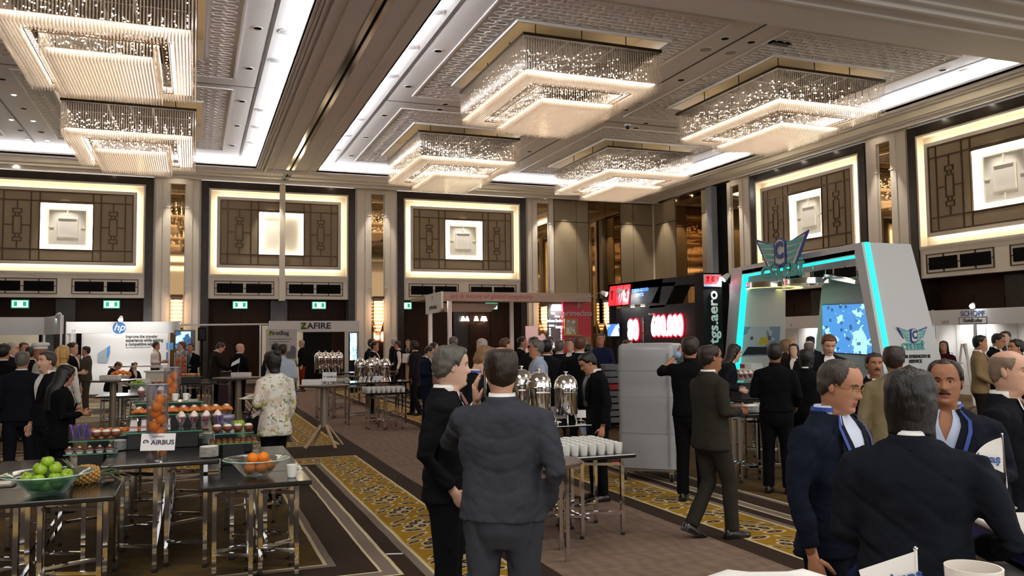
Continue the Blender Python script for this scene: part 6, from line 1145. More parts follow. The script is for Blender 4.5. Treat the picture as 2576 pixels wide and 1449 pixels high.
    # ---- eyes, brows, glasses, hair
    if det > 1 or abs(face) < 100:
        for sx in (-1, 1):
            e = MB(); e.sph((0, 0, 0), .0122, 10, 8); b = MB(); b.add([htf((sx*.031+p[0], .0618+p[1], .1235+p[2])) for p in e.v], e.f); e2 = MB(); e2.lathe([(.0055, 0), (.003, .0012)], 10); b.add([htf((sx*.031+p[0], .0738+p[2], .1235+p[1])) for p in e2.v], e2.f, 1); obj('eye', b, [EYEW, EYED], g, smooth=True)
            if det > 1: b = MB(); b.tube([htf((sx*.016, .0905, .143)), htf((sx*.032, .0885, .1485)), htf((sx*.05, .0735, .1425))], [.003, .0042, .0022], 6); obj('eyebrow', b, hairm(hc if hc not in 'w' else 'g'), g, smooth=True)
    if moust: b = MB(); b.tube([htf(q) for q in ((-.03, .079, .056), (-.015, .095, .0655), (0, .0985, .068), (.015, .095, .0655), (.03, .079, .056))], [.003, .0075, .007, .0075, .003], 8); obj('moustache', b, hairm(hc), g, smooth=True)
    if glasses:
        b = MB()
        for sx in (-1, 1):
            c = [htf((sx*.033+.022*math.cos(q), .0955-.012*abs(math.cos(q))*(1 if sx*math.cos(q) > 0 else -.2), .122+.015*math.sin(q))) for q in [2*PI*k/14 for k in range(15)]]; b.tube(c, .0014*(1.5 if glasses != 'gold' else 1), 5); b.tube([htf((sx*.055, .087, .124)), htf((sx*.079, .02, .124)), htf((sx*.084, -.02, .117))], .0016, 5)
        b.tube([htf((-.012, .098, .124)), htf((.012, .098, .124))], .0015, 5); obj('glasses', b, {'gold': M('gold_frame', '#b99645', .25, .9), 'red': M('red_frame', '#e0142a', .3), 'dark': BLACK}[glasses], g)
    n1, n2 = {3: (64, 40), 2: (36, 24), 1: (22, 16)}[det]
    if hair not in ('bald', 'chef'):
        hb = hair_mesh(hair, n1, n2, th if hair not in ('ring',) else th*.5); hb.v = [tuple(htf(p)) for p in hb.v]
        if hair in ('bob', 'long', 'pony'):
            zb = {'bob': -.012, 'long': -.34, 'pony': .05}[hair]; rr_ = []; N = 28 if det > 1 else 16
            for t in np.linspace(0, 1, 14):
                z = .19+(zb-.19)*t; w_ = (.081 if hair == 'bob' else .09)+.012*math.sin(PI*min(1, t*1.2))+(.004*t if hair == 'bob' else .01*t); rg = []
                for k in range(N):
                    q = 2*PI*k/N; x = w_*math.sin(q)*(1+.03*noise.noise((q*4, z*9, 1))); y = -(.102 if hair == 'bob' else .112)*math.cos(q)*((1-(.1*t if hair == 'bob' else 0)) if math.cos(q) > 0 else .18)*(.95+.06*noise.noise((q*5, z*8, 3)))+(.0 if z > -.02 else -.02-.03*min(1, -z*5)); rg.append(htf((x, y-.012, z+(.02*noise.noise((q*6, 5, 2)) if t > .9 else 0))) if z > -.05 else tf(np.array([x*1.05, y-.012+.012, z+1.529])))
                rr_.append(rg)
            hb.loft(rr_)
        if hair == 'bun': e = MB(); e.sph((0, 0, 0), 1, 14, 10); hb.add([htf((p[0]*.045, -.1+p[1]*.04, .2+p[2]*.045)) for p in e.v], e.f)
        if hair == 'pony': hb.tube([htf(q) for q in ((0, -.11, .19), (0, -.16, .16), (0, -.165, .06), (0, -.15, -.05), (0, -.14, -.12))], [.03, .036, .04, .034, .012], 12)
        obj('hair', hb, hairm(hc), g, smooth=True)
    if hair == 'chef':
        b = MB(); b.loft([[htf(head_pt(a, z, .012)) for a in [2*PI*k/20 for k in range(20)]] for z in (.15, .19)], 0, (False, False)); b.loft([[htf((.105*q*math.cos(a), -.01+.125*q*math.sin(a), z)) for a in [2*PI*k/20 for k in range(20)]] for z, q in ((.185, .8), (.2, 1.05), (.225, 1.12), (.25, .95), (.26, .5))]); obj('chef_hat', b, cloth('e4e2de'), g, smooth=True)
    # ---- upper garment
    hm = hem if hem is not None else (.84 if top == 'jacket' else .96 if top == 'shirt' else .84)
    def tpt(z, a, off=0):
        w_, f_, b_ = [float(np.interp(z, TRS[:, 0], TRS[:, i])) for i in (1, 2, 3)]; f_ += fat*.16*G((z-1.05)/.16); w_ *= wk
        if fem: f_ += .03*G((z-1.27)/.06); w_ *= (1-.08*G((z-1.08)/.09))
        if sit and z < .95: f_ += .03
        if top == 'shirt': w_ *= .97
        s_, c_ = math.sin(a), math.cos(a); p_ = .86; return np.array([(w_+off)*math.copysign(abs(s_)**p_, s_), ((f_ if c_ > 0 else b_)+off)*math.copysign(abs(c_)**p_, c_), z])
    zz = [hm, hm+.05]+[z for z in (.9, .98, 1.06, 1.15, 1.25, 1.33, 1.39, 1.43, 1.462, 1.485) if z > hm+.06]; NA = 24
    mb = MB(); mb.loft([[tf(tpt(z, 2*PI*k/NA)) for k in range(NA)] for z in zz]); slv = mb if not vest else MB()
    sr = .92 if fem else 1.0
    for sx in (1, -1):
        sh, e_, w_ = J[sx]; ins = np.array([sh[0]*.72, sh[1], sh[2]+.004*s]); f_ = unit(w_-e_); we = w_-f_*.022*s
        rad = np.array([.052, .073, .062, .054, .047, .04])*sr*s*(1+fat*.4)
        if top == 'roll': we = e_+(w_-e_)*.25
        slv.tube([ins, sh+unit(e_-sh)*.02*s, (sh+e_)/2, e_, (e_+we)/2, we], rad, 12)
    TM = cloth(suit); nm = {'jacket': 'suit_jacket', 'shirt': 'shirt', 'roll': 'shirt', 'blouse': 'blouse', 'flower': 'blouse'}[top]
    if top == 'flower': TM = M('floral_cloth', '#e9e6da', .8); 
    if vest: o = obj('shirt_sleeves', slv, cloth(shirt), g); remesh(o, vox, 0); o = obj('waistcoat', mb, cloth(vest), g); remesh(o, vox, 0)
    else: o = obj(nm, mb, TM, g); remesh(o, vox, {3: .045, 2: .03, 1: 0}[det], 5)
    # collar, shirt front, tie, lapels
    SM = cloth(shirt, 1) if top == 'jacket' or vest else TM
    if top != 'flower' and not (fem and top != 'jacket'):
        b = MB(); rg = [[tf(np.array([.0, -.004, 0])+np.array([ww*math.sin(2*PI*k/20), (ff if math.cos(2*PI*k/20) > 0 else bb)*math.cos(2*PI*k/20), z-(.012 if math.cos(2*PI*k/20) > .7 else 0)])) for k in range(20)] for ww, ff, bb, z in ((.075, .066, .083, 1.462), (.07, .066, .08, 1.505), (.067, .064, .076, 1.525), (.062, .058, .07, 1.5))]
        b.loft(rg, 0, (False, False)); obj('collar', b, SM, g, smooth=True)
    if top == 'jacket' and not vest:
        b = MB(); rg = [[tf(np.array([ww*math.sin(2*PI*k/20), (ff if math.cos(2*PI*k/20) > 0 else bb)*math.cos(2*PI*k/20)-.004, z-(.05 if math.cos(2*PI*k/20) > .3 else 0)*max(0, math.cos(2*PI*k/20))])) for k in range(20)] for ww, ff, bb, z in ((.105, .07, .1, 1.455), (.085, .07, .094, 1.492), (.077, .068, .087, 1.508), (.072, .064, .082, 1.49))]; b.loft(rg, 0, (False, False)); obj('jacket_collar', b, TM, g, smooth=True)
        zv = np.linspace(1.485, 1.16, 9); wv = lambda z: .04+.31*((z-1.16)/.325)**.9; b = MB(); l = MB(); off = .014
        b.loft([[tf(tpt(z, a_, off*.6 if abs(a_) > .01 else off*.6)) for a_ in np.linspace(-wv(z), wv(z), 7)] for z in zv], 0, (False, False), False); 
        if opn:
            b = MB(); gp = lambda z: .2*max(0, (z-1.33)/.155)
            for sx in (-1, 1): b.loft([[tf(tpt(z, sx*(gp(z)+(wv(z)-gp(z))*q), off*.75+(.006 if q < .3 and z > 1.36 else 0))) for q in (0, .25, .6, 1)] for z in zv], 0, (False, False), False)
            c = MB(); c.loft([[tf(tpt(z, q*.3, off*.35)) for q in (-1, 0, 1)] for z in np.linspace(1.5, 1.3, 5)], 0, (False, False), False); obj('chest', c, SK, g, smooth=True)
        obj('shirt_front', b, SM, g, smooth=True)
        for sx in (-1, 1): l.loft([[tf(tpt(z, sx*(wv(z)+q*(.05+.33*max(0, math.sin(PI*min(1, (z-1.1)/.33))))), off+(.008 if q else 0))) for q in (-.12, .45, 1)] for z in zv], 0, (False, False), False)
        obj('lapel', l, TM, g, smooth=True)
    if tie and top == 'jacket' or (tie and vest) or (tie and top == 'shirt'):
        b = MB(); zv = np.linspace(1.48, 1.1 if top == 'jacket' else 1.02, 9); b.loft([[tf(tpt(z, a_*(.16+.1*(1.48-z)/.38), .018+(.006 if a_ == 0 else 0))) for a_ in (-1, 0, 1)] for z in zv], 0, (False, False), False)
        obj('tie', b, M('tie_'+tie, '#'+tie, .4, var=.5, vs=40, stretch=(1, 1, 2)), g, smooth=True)
    if lany:
        b = MB(); zv = np.linspace(1.485, 1.05, 9)
        for sx in (-1, 1): b.loft([[tf(tpt(z, sx*(.5*((z-1.03)/.455)+q*.085), .03)) for q in (0, 1)] for z in zv], 0, (False, False), False)
        b.loft([[tf(np.array([ww*math.sin(q), -.004+bb*math.cos(q)*(1 if math.cos(q) < 0 else .9), z])) for q in np.linspace(.9, 2*PI-.9, 16)] for ww, bb, z in ((.082, .094, 1.497), (.078, .088, 1.516))], 0, (False, False), False)
        obj('lanyard', b, M('lanyard_blue', '#'+lany, .5), g, smooth=True)
    # ---- lower garment
    mb = MB(); pw = .175*wk; pz = (.76, .84, .92, 1.0) if not sit else (.86, .9, .96, 1.02)
    mb.loft([[tf((pw*k_*math.sin(2*PI*k/16), (.12 if math.cos(2*PI*k/16) > 0 else .135)*k_*math.cos(2*PI*k/16)+(.02 if sit else 0), z)) for k in range(16)] for z, k_ in zip(pz, (.75, 1.0, 1.0, .95))])
    if skirt:
        mb.loft([[tf((k_*math.sin(2*PI*k/16), .9*k_*math.cos(2*PI*k/16), z)) for k in range(16)] for z, k_ in ((.5, .19), (.7, .19), (.85, .18))]); obj('skirt', mb, cloth(skirt), g, smooth=True)
    else:
        q = .92 if fem else 1.05
        for sx in (1, -1):
            h_, k_, a_ = LG[sx][:3]; dn = unit(a_-k_)*.035*s; tpr = (.062, .052) if fem else (.066, .064)
            mb.tube([h_+np.array([0, 0, .02]), (h_*.55+k_*.45), k_, (k_+a_)/2, a_+dn*.5], [.108*q*s*(1+fat*.3), .088*q*s, .07*q*s, tpr[0]*q*s, tpr[1]*q*s], 12)
        o = obj('trousers', mb, cloth(pants or suit), g); remesh(o, vox*1.15, {3: .014, 2: .012, 1: 0}[det], 4)
    if shoes:
        for sx in (1, -1):
            a_ = LG[sx][2]; fp = LG[sx][3]; b = MB(); Rm = np.array(Matrix.Rotation(fp, 3, 'X')); rg = []
            for y, w_, h0, h1 in ((-.085, .022, .01, .05), (-.07, .034, .0, .085), (-.02, .037, .0, .1), (.04, .04, 0, .082), (.1, .046, 0, .058), (.15, .044, .0, .05), (.185, .03, .004, .042), (.2, .012, .012, .03)):
                rg.append([a_+s*(Rm@np.array([w_*cx_, y, (h0 if cz < 0 else h1)-.085+(.0 if abs(cx_) > .9 else 0)])) for cx_, cz in ((-1, -1), (1, -1), (1.0, -.2), (1, .3), (.55, 1), (-.55, 1), (-1, .3), (-1, -.2))])
                for i, (cx_, cz) in enumerate(((-1, -1), (1, -1), (1, -.2), (1, .3), (.55, 1), (-.55, 1), (-1, .3), (-1, -.2))):
                    if cz in (-.2, .3): rg[-1][i] = a_+s*(Rm@np.array([w_*cx_, y, h0+(h1-h0)*(.35 if cz < 0 else .65)-.085]))
            b.loft(rg); obj('shoe', b, SHOE if not fem else SHOE, g, smooth=50)
    g['_J'] = [float(q) for sx in (1, -1) for q in J[sx][2]]; g['_s'] = s
    return g
def inbody(g, p): s = g['_s']; return Matrix.Translation(g.location) @ Matrix.Rotation(g.rotation_euler[2], 4, 'Z') @ (Vector(p)*s)
def wrist(g, sx=1): J = g['_J']; v = Vector(J[0:3] if sx == 1 else J[3:6]); return Matrix.Translation(g.location) @ Matrix.Rotation(g.rotation_euler[2], 4, 'Z') @ v
# ---- who stands where: pixel of the head top, distance, facing (0 towards the viewer, 90 to the picture's right, 180 away)
grey = person(1124, 866, 4.95, 80, 'grey haired man in a black suit and dark red tie, hand in pocket', '17171b', hair='short', hc='g', sk='p', tie='6a1526', aR='pocket', aL='hang', hy=16, hp=4, th=.022, hem=.86)
phone = person(1262, 869, 4.2, 172, 'balding man in a mid grey suit seen from behind, phone at his ear', '4b4e57', hair='crown', hc='b', sk='l', aR='pocket', aL=((.3, .17, 1.25), (.152, .14, 1.45), (.25, -.9, .2), (-.1, -.25, 1)), hy=14, fat=.1, hem=.9, cL=.5, th=.012)
navy = person(2085, 895, 3.9, 62, 'man in a navy suit and gold rimmed glasses with a blue lanyard, looking down', '1f2638', hair='rec', hc='s', sk='m', glasses='gold', lany='27459c', shirt='cdd6ea', aR='hang', aL='front', hp=16, fat=.2, hem=.83)
bob = person(2287, 937, 3.05, 178, 'person with sleek dark bobbed hair in a dark blue grey suit, back to the viewer', '20242e', hair='bob', hc='k', sk='m', aR=((.31, -.05, 1.13), (.2, .22, 1.05)), aL='front', fat=.1, H=1.68, th=.02)
must = person(2378, 901, 4.35, -6, 'man with a dark moustache, open blue shirt and blue lanyard facing the viewer', '232733', hair='rec', hc='b', sk='t', moust=1, opn=1, lany='2d55b5', shirt='b9c6e2', aR='low', aL='hold', hp=2, fat=.12)
bald = person(2525, 877, 4.6, 78, 'bald man in a dark suit and white collar, beside the moustached man', '1a1c24', hair='ring', hc='n', sk='l', tie='8a2a34', aR='hang', hp=2, hy=-6, fat=.15)
beige = person(2247, 866, 7.0, 175, 'man in a pale khaki jacket seen from behind, dark thinning hair', '8d8163', '3a352c', hair='crown', hc='b', sk='t', aR='hang', aL='hang')
coffee = person(1500, 877, 9.3, -68, 'man in a black suit and dark tie looking down beside the silver dispensers', '121317', hair='short', hc='k', sk='m', tie='3c3f45', aR='hang', aL='hang', hp=30, lean=.05)
staff = person(1735, 845, 9.2, 172, 'waiter in black with a blue glove reaching up to the covered trolley', '141417', top='roll', hair='short', hc='b', sk='m', aL=((.36, .2, 1.36), (.2, .42, 1.56)), aR='hold', hem=.9, th=.02)
walk = person(1782, 864, 7.5, 128, 'man in a brown grey suit walking away from the viewer with a small plate', '3e3a33', hair='crown', hc='b', sk='t', aR='hold', aL=((.25, .05, 1.15), (.13, .27, 1.13)), legs='stride', glasses='dark', hy=-14, hem=.8)
waiter = person(1948, 861, 9.6, 172, 'waiter in a black shirt and trousers seen from behind at the black table', '131316', top='shirt', hair='short', hc='k', sk='t', aL='hold', aR='low', hem=.94)
floral = person(692, 878, 9.2, 205, 'woman in a white floral blouse and black trousers with a dark hair bun, holding plates', 'e9e6da', '0f0f12', top='flower', fem=1, hair='bun', hc='k', sk='p', aL='hold', aR=((.25, .0, 1.13), (.24, .12, .92)), hem=.78, legs='step', hp=8, hy=12)
tong = person(152, 912, 8.9, 108, 'woman in a black suit with very long black hair reaching over the pastries', '101012', fem=1, hair='long', hc='k', sk='m', aR='hold', aL='hold', hem=.76, hp=20)
nback = person(56, 882, 10.6, 168, 'grey haired man in a dark navy suit seen from behind at the picture edge', '1a1d26', hair='short', hc='g', sk='m', aR='hang', fat=.2, th=.012)
person(122, 882, 9.8, -60, 'grey haired bearded man in profile behind the woman with very long black hair', '1c1d22', hair='short', hc='s', sk='l', beard=1, aR='hang')
person(8, 863, 12.5, 150, 'dark haired man in a black suit cut off by the picture edge', '111114', hc='k', sk='m')
person(31, 858, 15.5, 60, 'white haired man in a dark suit at the picture edge, facing the crowd', '1b1d24', hc='w', sk='p', glasses='dark')
person(58, 861, 17.5, 30, 'dark haired man half hidden behind the man with white hair', '202126', hc='b', sk='m'); person(77, 870, 15.4, 150, 'man in a black suit with a white collar behind the grey haired man in navy', '16171b', hc='b', sk='m')
person(105, 863, 14.0, -80, 'chef in a soft white hat standing behind the crowd', 'dedcd6', hair='chef', sk='t', top='shirt')
person(157, 867, 12.4, 150, 'woman in a white top with a long blonde ponytail', 'dcd8d0', '1a1a1e', top='blouse', fem=1, hair='pony', hc='y', sk='p')
person(181, 860, 17.0, 70, 'man in a dark suit standing behind the woman with a blonde ponytail', '15161b', hc='b', sk='l', aR='hold'); person(218, 870, 21.0, -85, 'bearded man in a taupe suit with a hand at his mouth', '5a5247', hc='k', sk='m', beard=1, aL='chin', aR='cross', fat=.2)
person(276, 899, 23.5, 80, 'bald man in a dark suit seated writing at a small table', '14161c', '121318', hair='ring', hc='s', sk='m', aR='desk', aL='desk', legs='sit', hp=32, lean=.22, H=1.76, det=2)
person(336, 899, 25.0, 30, 'woman with long brown hair seated before the slogan wall', '3a2a26', fem=1, hair='long', hc='r', sk='p', aR='desk', aL='desk', legs='sit', hp=15, H=1.62); person(392, 859, 25.6, 75, 'man in a white shirt and tie at the white counter', 'e6dcd6', '16161a', top='shirt', tie='8a8078', hc='b', sk='m', aR='hold', aL='hold')
person(459, 858, 22.0, -75, 'brown haired man in a dark suit and pale shirt before the crowd screen', '2a2020', hc='r', sk='l', aR='low'); person(480, 863, 23.5, -20, 'dark haired man in a black suit with clasped hands before the crowd screen', '111115', hc='k', sk='m', aR='front', aL='front', tie='4a6a72')
person(541, 857, 20.8, 95, 'man in a dark brown blazer looking down at the thick column table', '2b241c', '0f0f11', hc='b', sk='l', aR='write', aL='write', hp=28, hem=.78, lean=.08, det=2); person(602, 863, 20.6, 140, 'bald man in red framed glasses and a black suit at the thick column table', '131316', hair='bald', hc='s', sk='l', glasses='red', hy=-35, det=2, aR='front', aL='front')
person(710, 863, 15.5, 170, 'man in a pale blue shirt with dark hair behind the floral blouse', 'b9c3d4', '1c1d22', top='shirt', hair='crown', hc='b', sk='t', aR='low'); person(692, 862, 19.2, 170, 'dark haired head just behind the man in a pale blue shirt, by the banner', '24252a', hc='k', sk='t')
person(760, 854, 29.5, -80, 'bald man in a black jacket and orange red trousers', '121216', '9a3219', hair='ring', hc='w', sk='l', aR='pocket')
person(941, 858, 20.5, 75, 'dark haired man with red light on his face behind the far dispensers', '121216', hc='k', sk='m'); person(934, 851, 22.0, 60, 'man hidden behind the red faced man by the far dispensers', '1c1c22', hc='b', sk='m')
person(991, 850, 27.5, 110, 'grey haired man in a black suit behind the waiter in a waistcoat', '141418', hc='w', sk='l'); person(1001, 857, 25.5, -85, 'waiter in a white shirt and dark waistcoat', 'e5dcd8', '161418', vest='1f1a1e', top='shirt', hc='b', sk='m', aR='low', legs='walk'); person(1027, 854, 28.5, -10, 'man in glasses and a dark suit facing the hall behind the lectern', '1a1a20', hc='b', sk='p', glasses='dark', tie='2a2c3a')
case_m = person(1043, 856, 19.8, -110, 'man in a dark grey suit walking away with a black briefcase', '23252b', hc='k', sk='d', legs='step', aR='bag', aL='bag', det=2); person(1072, 867, 17.0, 75, 'man in glasses and a dark blue jacket bending his head beside the woman in pink', '1d2236', hair='rec', hc='b', sk='l', hp=25, glasses='dark', aR='hold'); person(1090, 860, 18.0, 70, 'dark haired woman in a pale pink blouse and patterned skirt', 'd9b4ac', fem=1, top='blouse', hair='long', hc='k', sk='p', skirt='6b4c48', aR='hold')
person(1140, 844, 17.5, 175, 'grey haired man whose head shows before the dark hall doors', '202228', hc='g', sk='m', H=1.86); person(1190, 859, 7.2, 85, 'man with light brown hair and dark glasses looking down, behind the grey haired man', '14151a', hair='short', hc='l', sk='p', glasses='dark', hp=30, lean=.05, lany='8f9a3a')
person(1214, 849, 15.5, -110, 'bald man in a dark suit with a white collar, before the dark hall doors', '14161b', hair='ring', hc='w', sk='p'); person(1270, 849, 14.5, 105, 'man with receding reddish hair before the pale post', '222229', hair='rec', hc='r', sk='l', beard=1)
blues = person(1352, 853, 11.6, -82, 'grey haired man in a pale blue shirt standing behind the dispensers', 'a9b6cc', '22242c', top='shirt', hc='g', sk='m', hem=.9, fat=.1); person(1375, 852, 13.0, 172, 'dark haired man in a dark grey suit directly behind the pale blue shirt', '1f2126', hc='k', sk='t')
person(1312, 846, 18.0, 75, 'dark haired man in a black suit beside the white car board', '121319', hc='k', sk='m'); person(1343, 846, 16.0, 170, 'man in a dark grey jacket with his back turned, below the white car board', '2a2a2e', hc='b', sk='m'); person(1383, 847, 18.5, -5, 'man with a red lit face and a red tie below the word board', '1a1218', hc='k', sk='m', tie='b01d24')
person(1407, 853, 14.5, 168, 'grey haired man seen from behind before the red wall', '1c1d22', hc='g', sk='l'); person(1435, 851, 16.5, -20, 'man facing the hall before the red wall, in a black suit', '15151a', hc='s', sk='l'); person(1458, 842, 12.2, 175, 'tall man with short reddish hair in a black suit seen from behind', '131418', hc='r', sk='l', fat=.15, det=2)
person(1477, 863, 14.8, 160, 'dark haired woman mostly hidden behind the man looking down', '17171b', fem=1, hair='bob', hc='k', sk='m'); person(1511, 839, 18.6, -5, 'attendant in a navy waistcoat lit red at the black stand counter', '2b3050', hc='k', sk='m', vest='262c50', top='shirt', shirt='343a66', aR='front', aL='front', H=1.9)
person(1577, 853, 15.6, 60, 'woman with reddish hair behind the covered trolley', '241a1c', fem=1, hair='bob', hc='r', sk='l'); jack = person(1806, 846, 11.5, 100, 'woman with long brown hair and a blue grey jacket leaning over the black table', '22252e', '16161a', fem=1, hair='long', hc='b', sk='p', lean=.3, aR='hold', aL='hold', H=1.74)
person(2027, 877, 10.2, 165, 'person in black with curly black hair behind the waiter in a black shirt', '141418', hair='bob', hc='k', sk='m', th=.024); person(2034, 856, 13.5, 160, 'bald man in a grey jacket before the blue video wall', '2c2a2c', hair='ring', hc='g', sk='l'); person(1997, 863, 14.5, -10, 'woman with long dark hair in a black dress before the printed picture wall', '16151a', fem=1, hair='long', hc='b', sk='p', aR='hold')
person(2038, 845, 17.2, 175, 'dark haired man in a blue suit far inside the white arch', '252c40', hc='k', sk='m'); person(1973, 852, 15.0, 120, 'woman with orange brown hair inside the white arch', '3a2b26', fem=1, hair='bob', hc='l', sk='p'); person(1988, 850, 16.4, 60, 'fair haired person beside the one with orange brown hair', '4a4640', hc='y', sk='p')
person(2080, 847, 10.8, 15, 'tall brown haired man in a dark suit looking down before the video wall', '1b1d24', hc='r', sk='l', beard=1, hp=25, H=1.84, aR='front', aL='front', fat=.1); person(2196, 886, 8.2, 20, 'dark haired man looking past the shoulder of the khaki jacket', '191b22', hc='k', sk='t', beard=1, moust=1)
person(2462, 842, 13.2, 88, 'young man in a sand coloured jacket before the wall booths', '8a7453', '2a2320', hc='k', sk='m', aR='low'); person(2503, 836, 14.7, 70, 'man in glasses and a black suit reading with another before the wall booths', '15161b', hc='k', sk='m', glasses='dark', hp=15, aR='hold'); person(2530, 832, 16.4, -20, 'tall man in a black suit facing the hall at the wall booths', '141519', hc='b', sk='p', aR='hold', tie='3a3c46')
person(2558, 852, 11.6, -60, 'man in a brown jacket at the picture edge by the wall booths', '2b211b', hc='k', sk='m'); person(2374, 856, 17.5, -10, 'woman in a dark red top behind the laptop table', '4a1520', fem=1, hair='long', hc='b', sk='m', top='blouse')
# ---- what they hold
def held(name, label, cat, loc, rz=0): return E(name, label, cat, loc, rz)
w_ = wrist(phone, -1); q = held('mobile_phone', 'black mobile phone held to the ear of the man in a mid grey suit', 'phone', inbody(phone, (-.097, .06, 1.57)), phone.rotation_euler[2]+.1); q.rotation_euler[0] = -.3; obj('case', MB().bb(-.006, -.036, -.07, .006, .036, .075, .004), BLKG, q); obj('screen', MB().box(-.0075, -.032, -.06, -.006, .032, .065), BLACK, q)
c_ = np.array(inbody(phone, (-.156, .14, 1.443))); d_ = unit(np.array(inbody(phone, (-.152, .14, 1.45)))-np.array(inbody(phone, (-.3, .17, 1.25)))); o_ = unit(CAM-c_); o_ = unit(o_-d_*(o_@d_))
q = E('wristwatch', 'round steel wristwatch with a pale dial on the phone holding wrist', 'watch', c_); obj('band', MB().tube([-d_*.011, d_*.011], .0335, 16), STEEL, q, smooth=50); obj('dial', MB().tube([o_*.03, o_*.041], [.02, .019], 18), STEEL, q, smooth=40); obj('dial_face', MB().tube([o_*.0411, o_*.0416], .0165, 18), M('watch_dial', '#d8dadc', .2), q)
w_ = wrist(case_m, 1); q = held('briefcase', 'black leather briefcase carried by the man in a dark grey suit', 'bag', (w_[0], w_[1], w_[2]-.52), case_m.rotation_euler[2]); obj('case', MB().bb(-.07, -.22, 0, .07, .22, .34, .03), M('black_leather', '#0e0d0d', .35, bump=.2, bs=80), q); obj('handle', MB().tube([(0, -.07, .34), (0, -.06, .4), (0, .06, .4), (0, .07, .34)], .012, 6), BLACK, q); obj('flap', MB().bb(-.08, -.2, .16, -.068, .2, .3, .008), M('black_leather', '#0e0d0d'), q)
w_ = wrist(floral, -1); q = held('plate', 'white plate with a napkin held by the woman in a floral blouse', 'plate', w_+Vector((-.06, .1, .03))); obj('dish', MB().lathe([(.05, 0), (.1, .012), (.1, .015), (.05, .006)], 22), PORC, q); obj('napkin', MB().bar((-.05, -.02, .02), (.06, .03, .05), .06, .01), PAPER, q)
w_ = wrist(floral, 1); q = held('handbag', 'black handbag at the hip of the woman in a floral blouse', 'bag', at(648, 1050, Y=float(w_[1])+.12)+np.array([0, 0, -.08]), .3); obj('bag', MB().bb(-.13, -.04, -.1, .13, .04, .1, .02), M('black_leather', '#0e0d0d'), q); obj('magazine', MB().bar((-.08, 0, .08), (.06, 0, .16), .1, .012), PAPER, q); obj('strap', MB().tube([(-.1, 0, .1), (-.02, 0, .3), (.1, 0, .1)], .008, 6), BLACK, q)
w_ = wrist(walk, 1); q = held('small_plate', 'small white plate carried by the walking man', 'plate', w_+Vector((.1, .02, .03))); obj('dish', MB().lathe([(.04, 0), (.08, .01), (.08, .013), (.04, .005)], 20), PORC, q)
w_ = wrist(tong, 1); q = held('tongs', 'steel serving tongs in the hand of the long haired woman', 'tongs', w_, tong.rotation_euler[2]); obj('arm', MB().bar((0, .06, 0), (-.02, .3, -.05), .012, .004), STEEL, q); obj('arm', MB().bar((0, .06, .02), (-.02, .3, -.02), .012, .004), STEEL, q)
w_ = wrist(staff, -1); q = held('rubber_glove', 'pale blue rubber glove on the raised hand at the covered trolley', 'glove', w_, staff.rotation_euler[2]); mb = MB(); hand(mb, (0, .012, .004), (0, .9, .45), (.3, -.1, 1), -1, 1.3, .35, 8); mb.tube([(0, -.07, -.035), (0, .0, 0)], [.044, .042], 12); obj('glove', mb, M('glove_blue', '#8fb4d6', .45), q, smooth=True)
w_ = wrist(coffee, 1); q = held('folded_paper', 'pale blue folded paper held low by the man in black looking down', 'paper', w_+Vector((0, -.02, -.1)), coffee.rotation_euler[2]); obj('sheet', MB().bar((0, -.03, -.06), (0, .05, .08), .012, .1), M('paper_blue', '#a9bfe0', .6), q)
q = at(2440, 1330, Y=3.2); tb = E('gift_bag', 'royal blue paper bag with white cord handles beside the bob haired person', 'bag', (2.78, 3.1, .42), -.5); obj('bag', MB().loft([[(-.1, -.05, 0), (.1, -.05, 0), (.1, .05, 0), (-.1, .05, 0)], [(-.11, -.05, .34), (.11, -.05, .34), (.11, .05, .34), (-.11, .05, .34)]]), M('bag_blue', '#223a78', .4), tb); obj('handle', MB().tube([(-.06, -.05, .34), (-.03, -.05, .55), (.03, -.05, .55), (.06, -.05, .34)], .004, 5).tube([(-.06, .05, .34), (-.03, .05, .55), (.03, .05, .55), (.06, .05, .34)], .004, 5), PAPER, tb)
for o in SC.objects:
    for k in ('_J', '_s'):
        if k in o.keys(): del o[k]
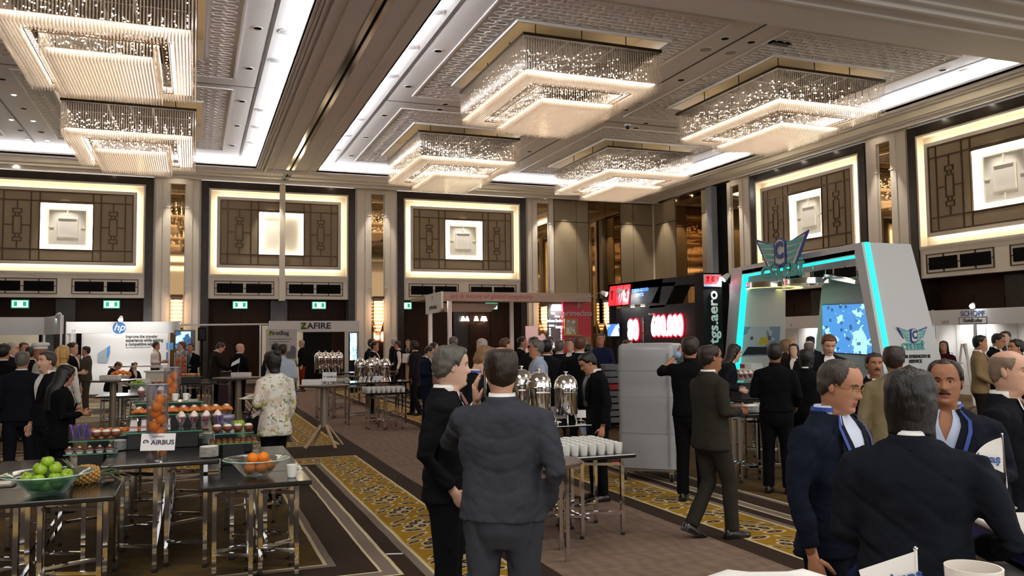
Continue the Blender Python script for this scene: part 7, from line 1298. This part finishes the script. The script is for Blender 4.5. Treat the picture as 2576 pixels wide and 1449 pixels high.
# bake the garments
_dg = bpy.context.evaluated_depsgraph_get()
for o in _rm:
    me = bpy.data.meshes.new_from_object(o.evaluated_get(_dg)); o.modifiers.clear(); old = o.data; o.data = me; bpy.data.meshes.remove(old)
    if len(me.vertices) > 6000:          # sharp pulled creases in the cloth of the nearer garments
        sd = len(me.vertices) % 97; N = len(me.vertices); c_ = np.empty(N*3, np.float32); me.vertices.foreach_get('co', c_); n_ = np.empty(N*3, np.float32); me.vertices.foreach_get('normal', n_)
        c_ = c_.reshape(-1, 3); n_ = n_.reshape(-1, 3); x, y, z = c_.T; f_ = 17 if o.name.startswith('trousers') else 34
        a_ = np.sin(z*f_+2.6*np.sin(x*9+sd)+2.2*np.sin(y*8+z*5)+sd); b_ = np.sin(z*f_*.6+x*16+2*np.sin(y*11+sd)+sd*2)
        k_ = np.sin(x*8+sd)*np.sin(z*6.5+sd*1.7)+.6*np.sin(y*9+z*4); d_ = -.010*np.maximum(0, 1-np.abs(a_)*2.6)*np.clip(.25+k_, 0, 1)-.008*np.maximum(0, 1-np.abs(b_)*2.8)*np.clip(.1-k_, 0, 1)
        me.vertices.foreach_set('co', (c_+n_*d_[:, None]).astype(np.float32).ravel()); me.update()
    me.polygons.foreach_set('use_smooth', [True]*len(me.polygons))
# floral print
m = _mc['floral_cloth']; nt = m.node_tree; NX.nt = nt; tc = nt.nodes.new('ShaderNodeTexCoord')
def vn(sc, thr, seed):
    mp = nt.nodes.new('ShaderNodeMapping'); mp.inputs['Location'].default_value = (seed, seed*.7, 0); nt.links.new(tc.outputs['Object'], mp.inputs[0]); n = nt.nodes.new('ShaderNodeTexNoise'); n.inputs['Scale'].default_value = sc; n.inputs['Detail'].default_value = 1.5; n.inputs['Distortion'].default_value = 1.2; nt.links.new(mp.outputs[0], n.inputs['Vector']); return NX(n.outputs['Fac']).gt(thr)
c = nmix(vn(7, .56, 7), '#dedacd', '#d2c2b4'); c = nmix(vn(13, .62, 1), c, '#a3a05c'); c = nmix(vn(17, .66, 4), c, '#6f7458'); c = nmix(vn(14, .66, 11), c, '#a5b2c2'); nt.links.new(c.o, nt.nodes['Principled BSDF'].inputs['Base Color'])
# ================================================================ turn lettering into meshes
dg = bpy.context.evaluated_depsgraph_get()
for o in [o for o in SC.objects if o.type == 'FONT']:
    me = bpy.data.meshes.new_from_object(o.evaluated_get(dg)); n = bpy.data.objects.new(o.name+'_', me); nm = o.name
    COL.objects.link(n); n.parent = o.parent; n.matrix_parent_inverse = Matrix(); n.location = o.location; n.rotation_euler = o.rotation_euler; n.scale = o.scale
    bpy.data.objects.remove(o); n.name = nm
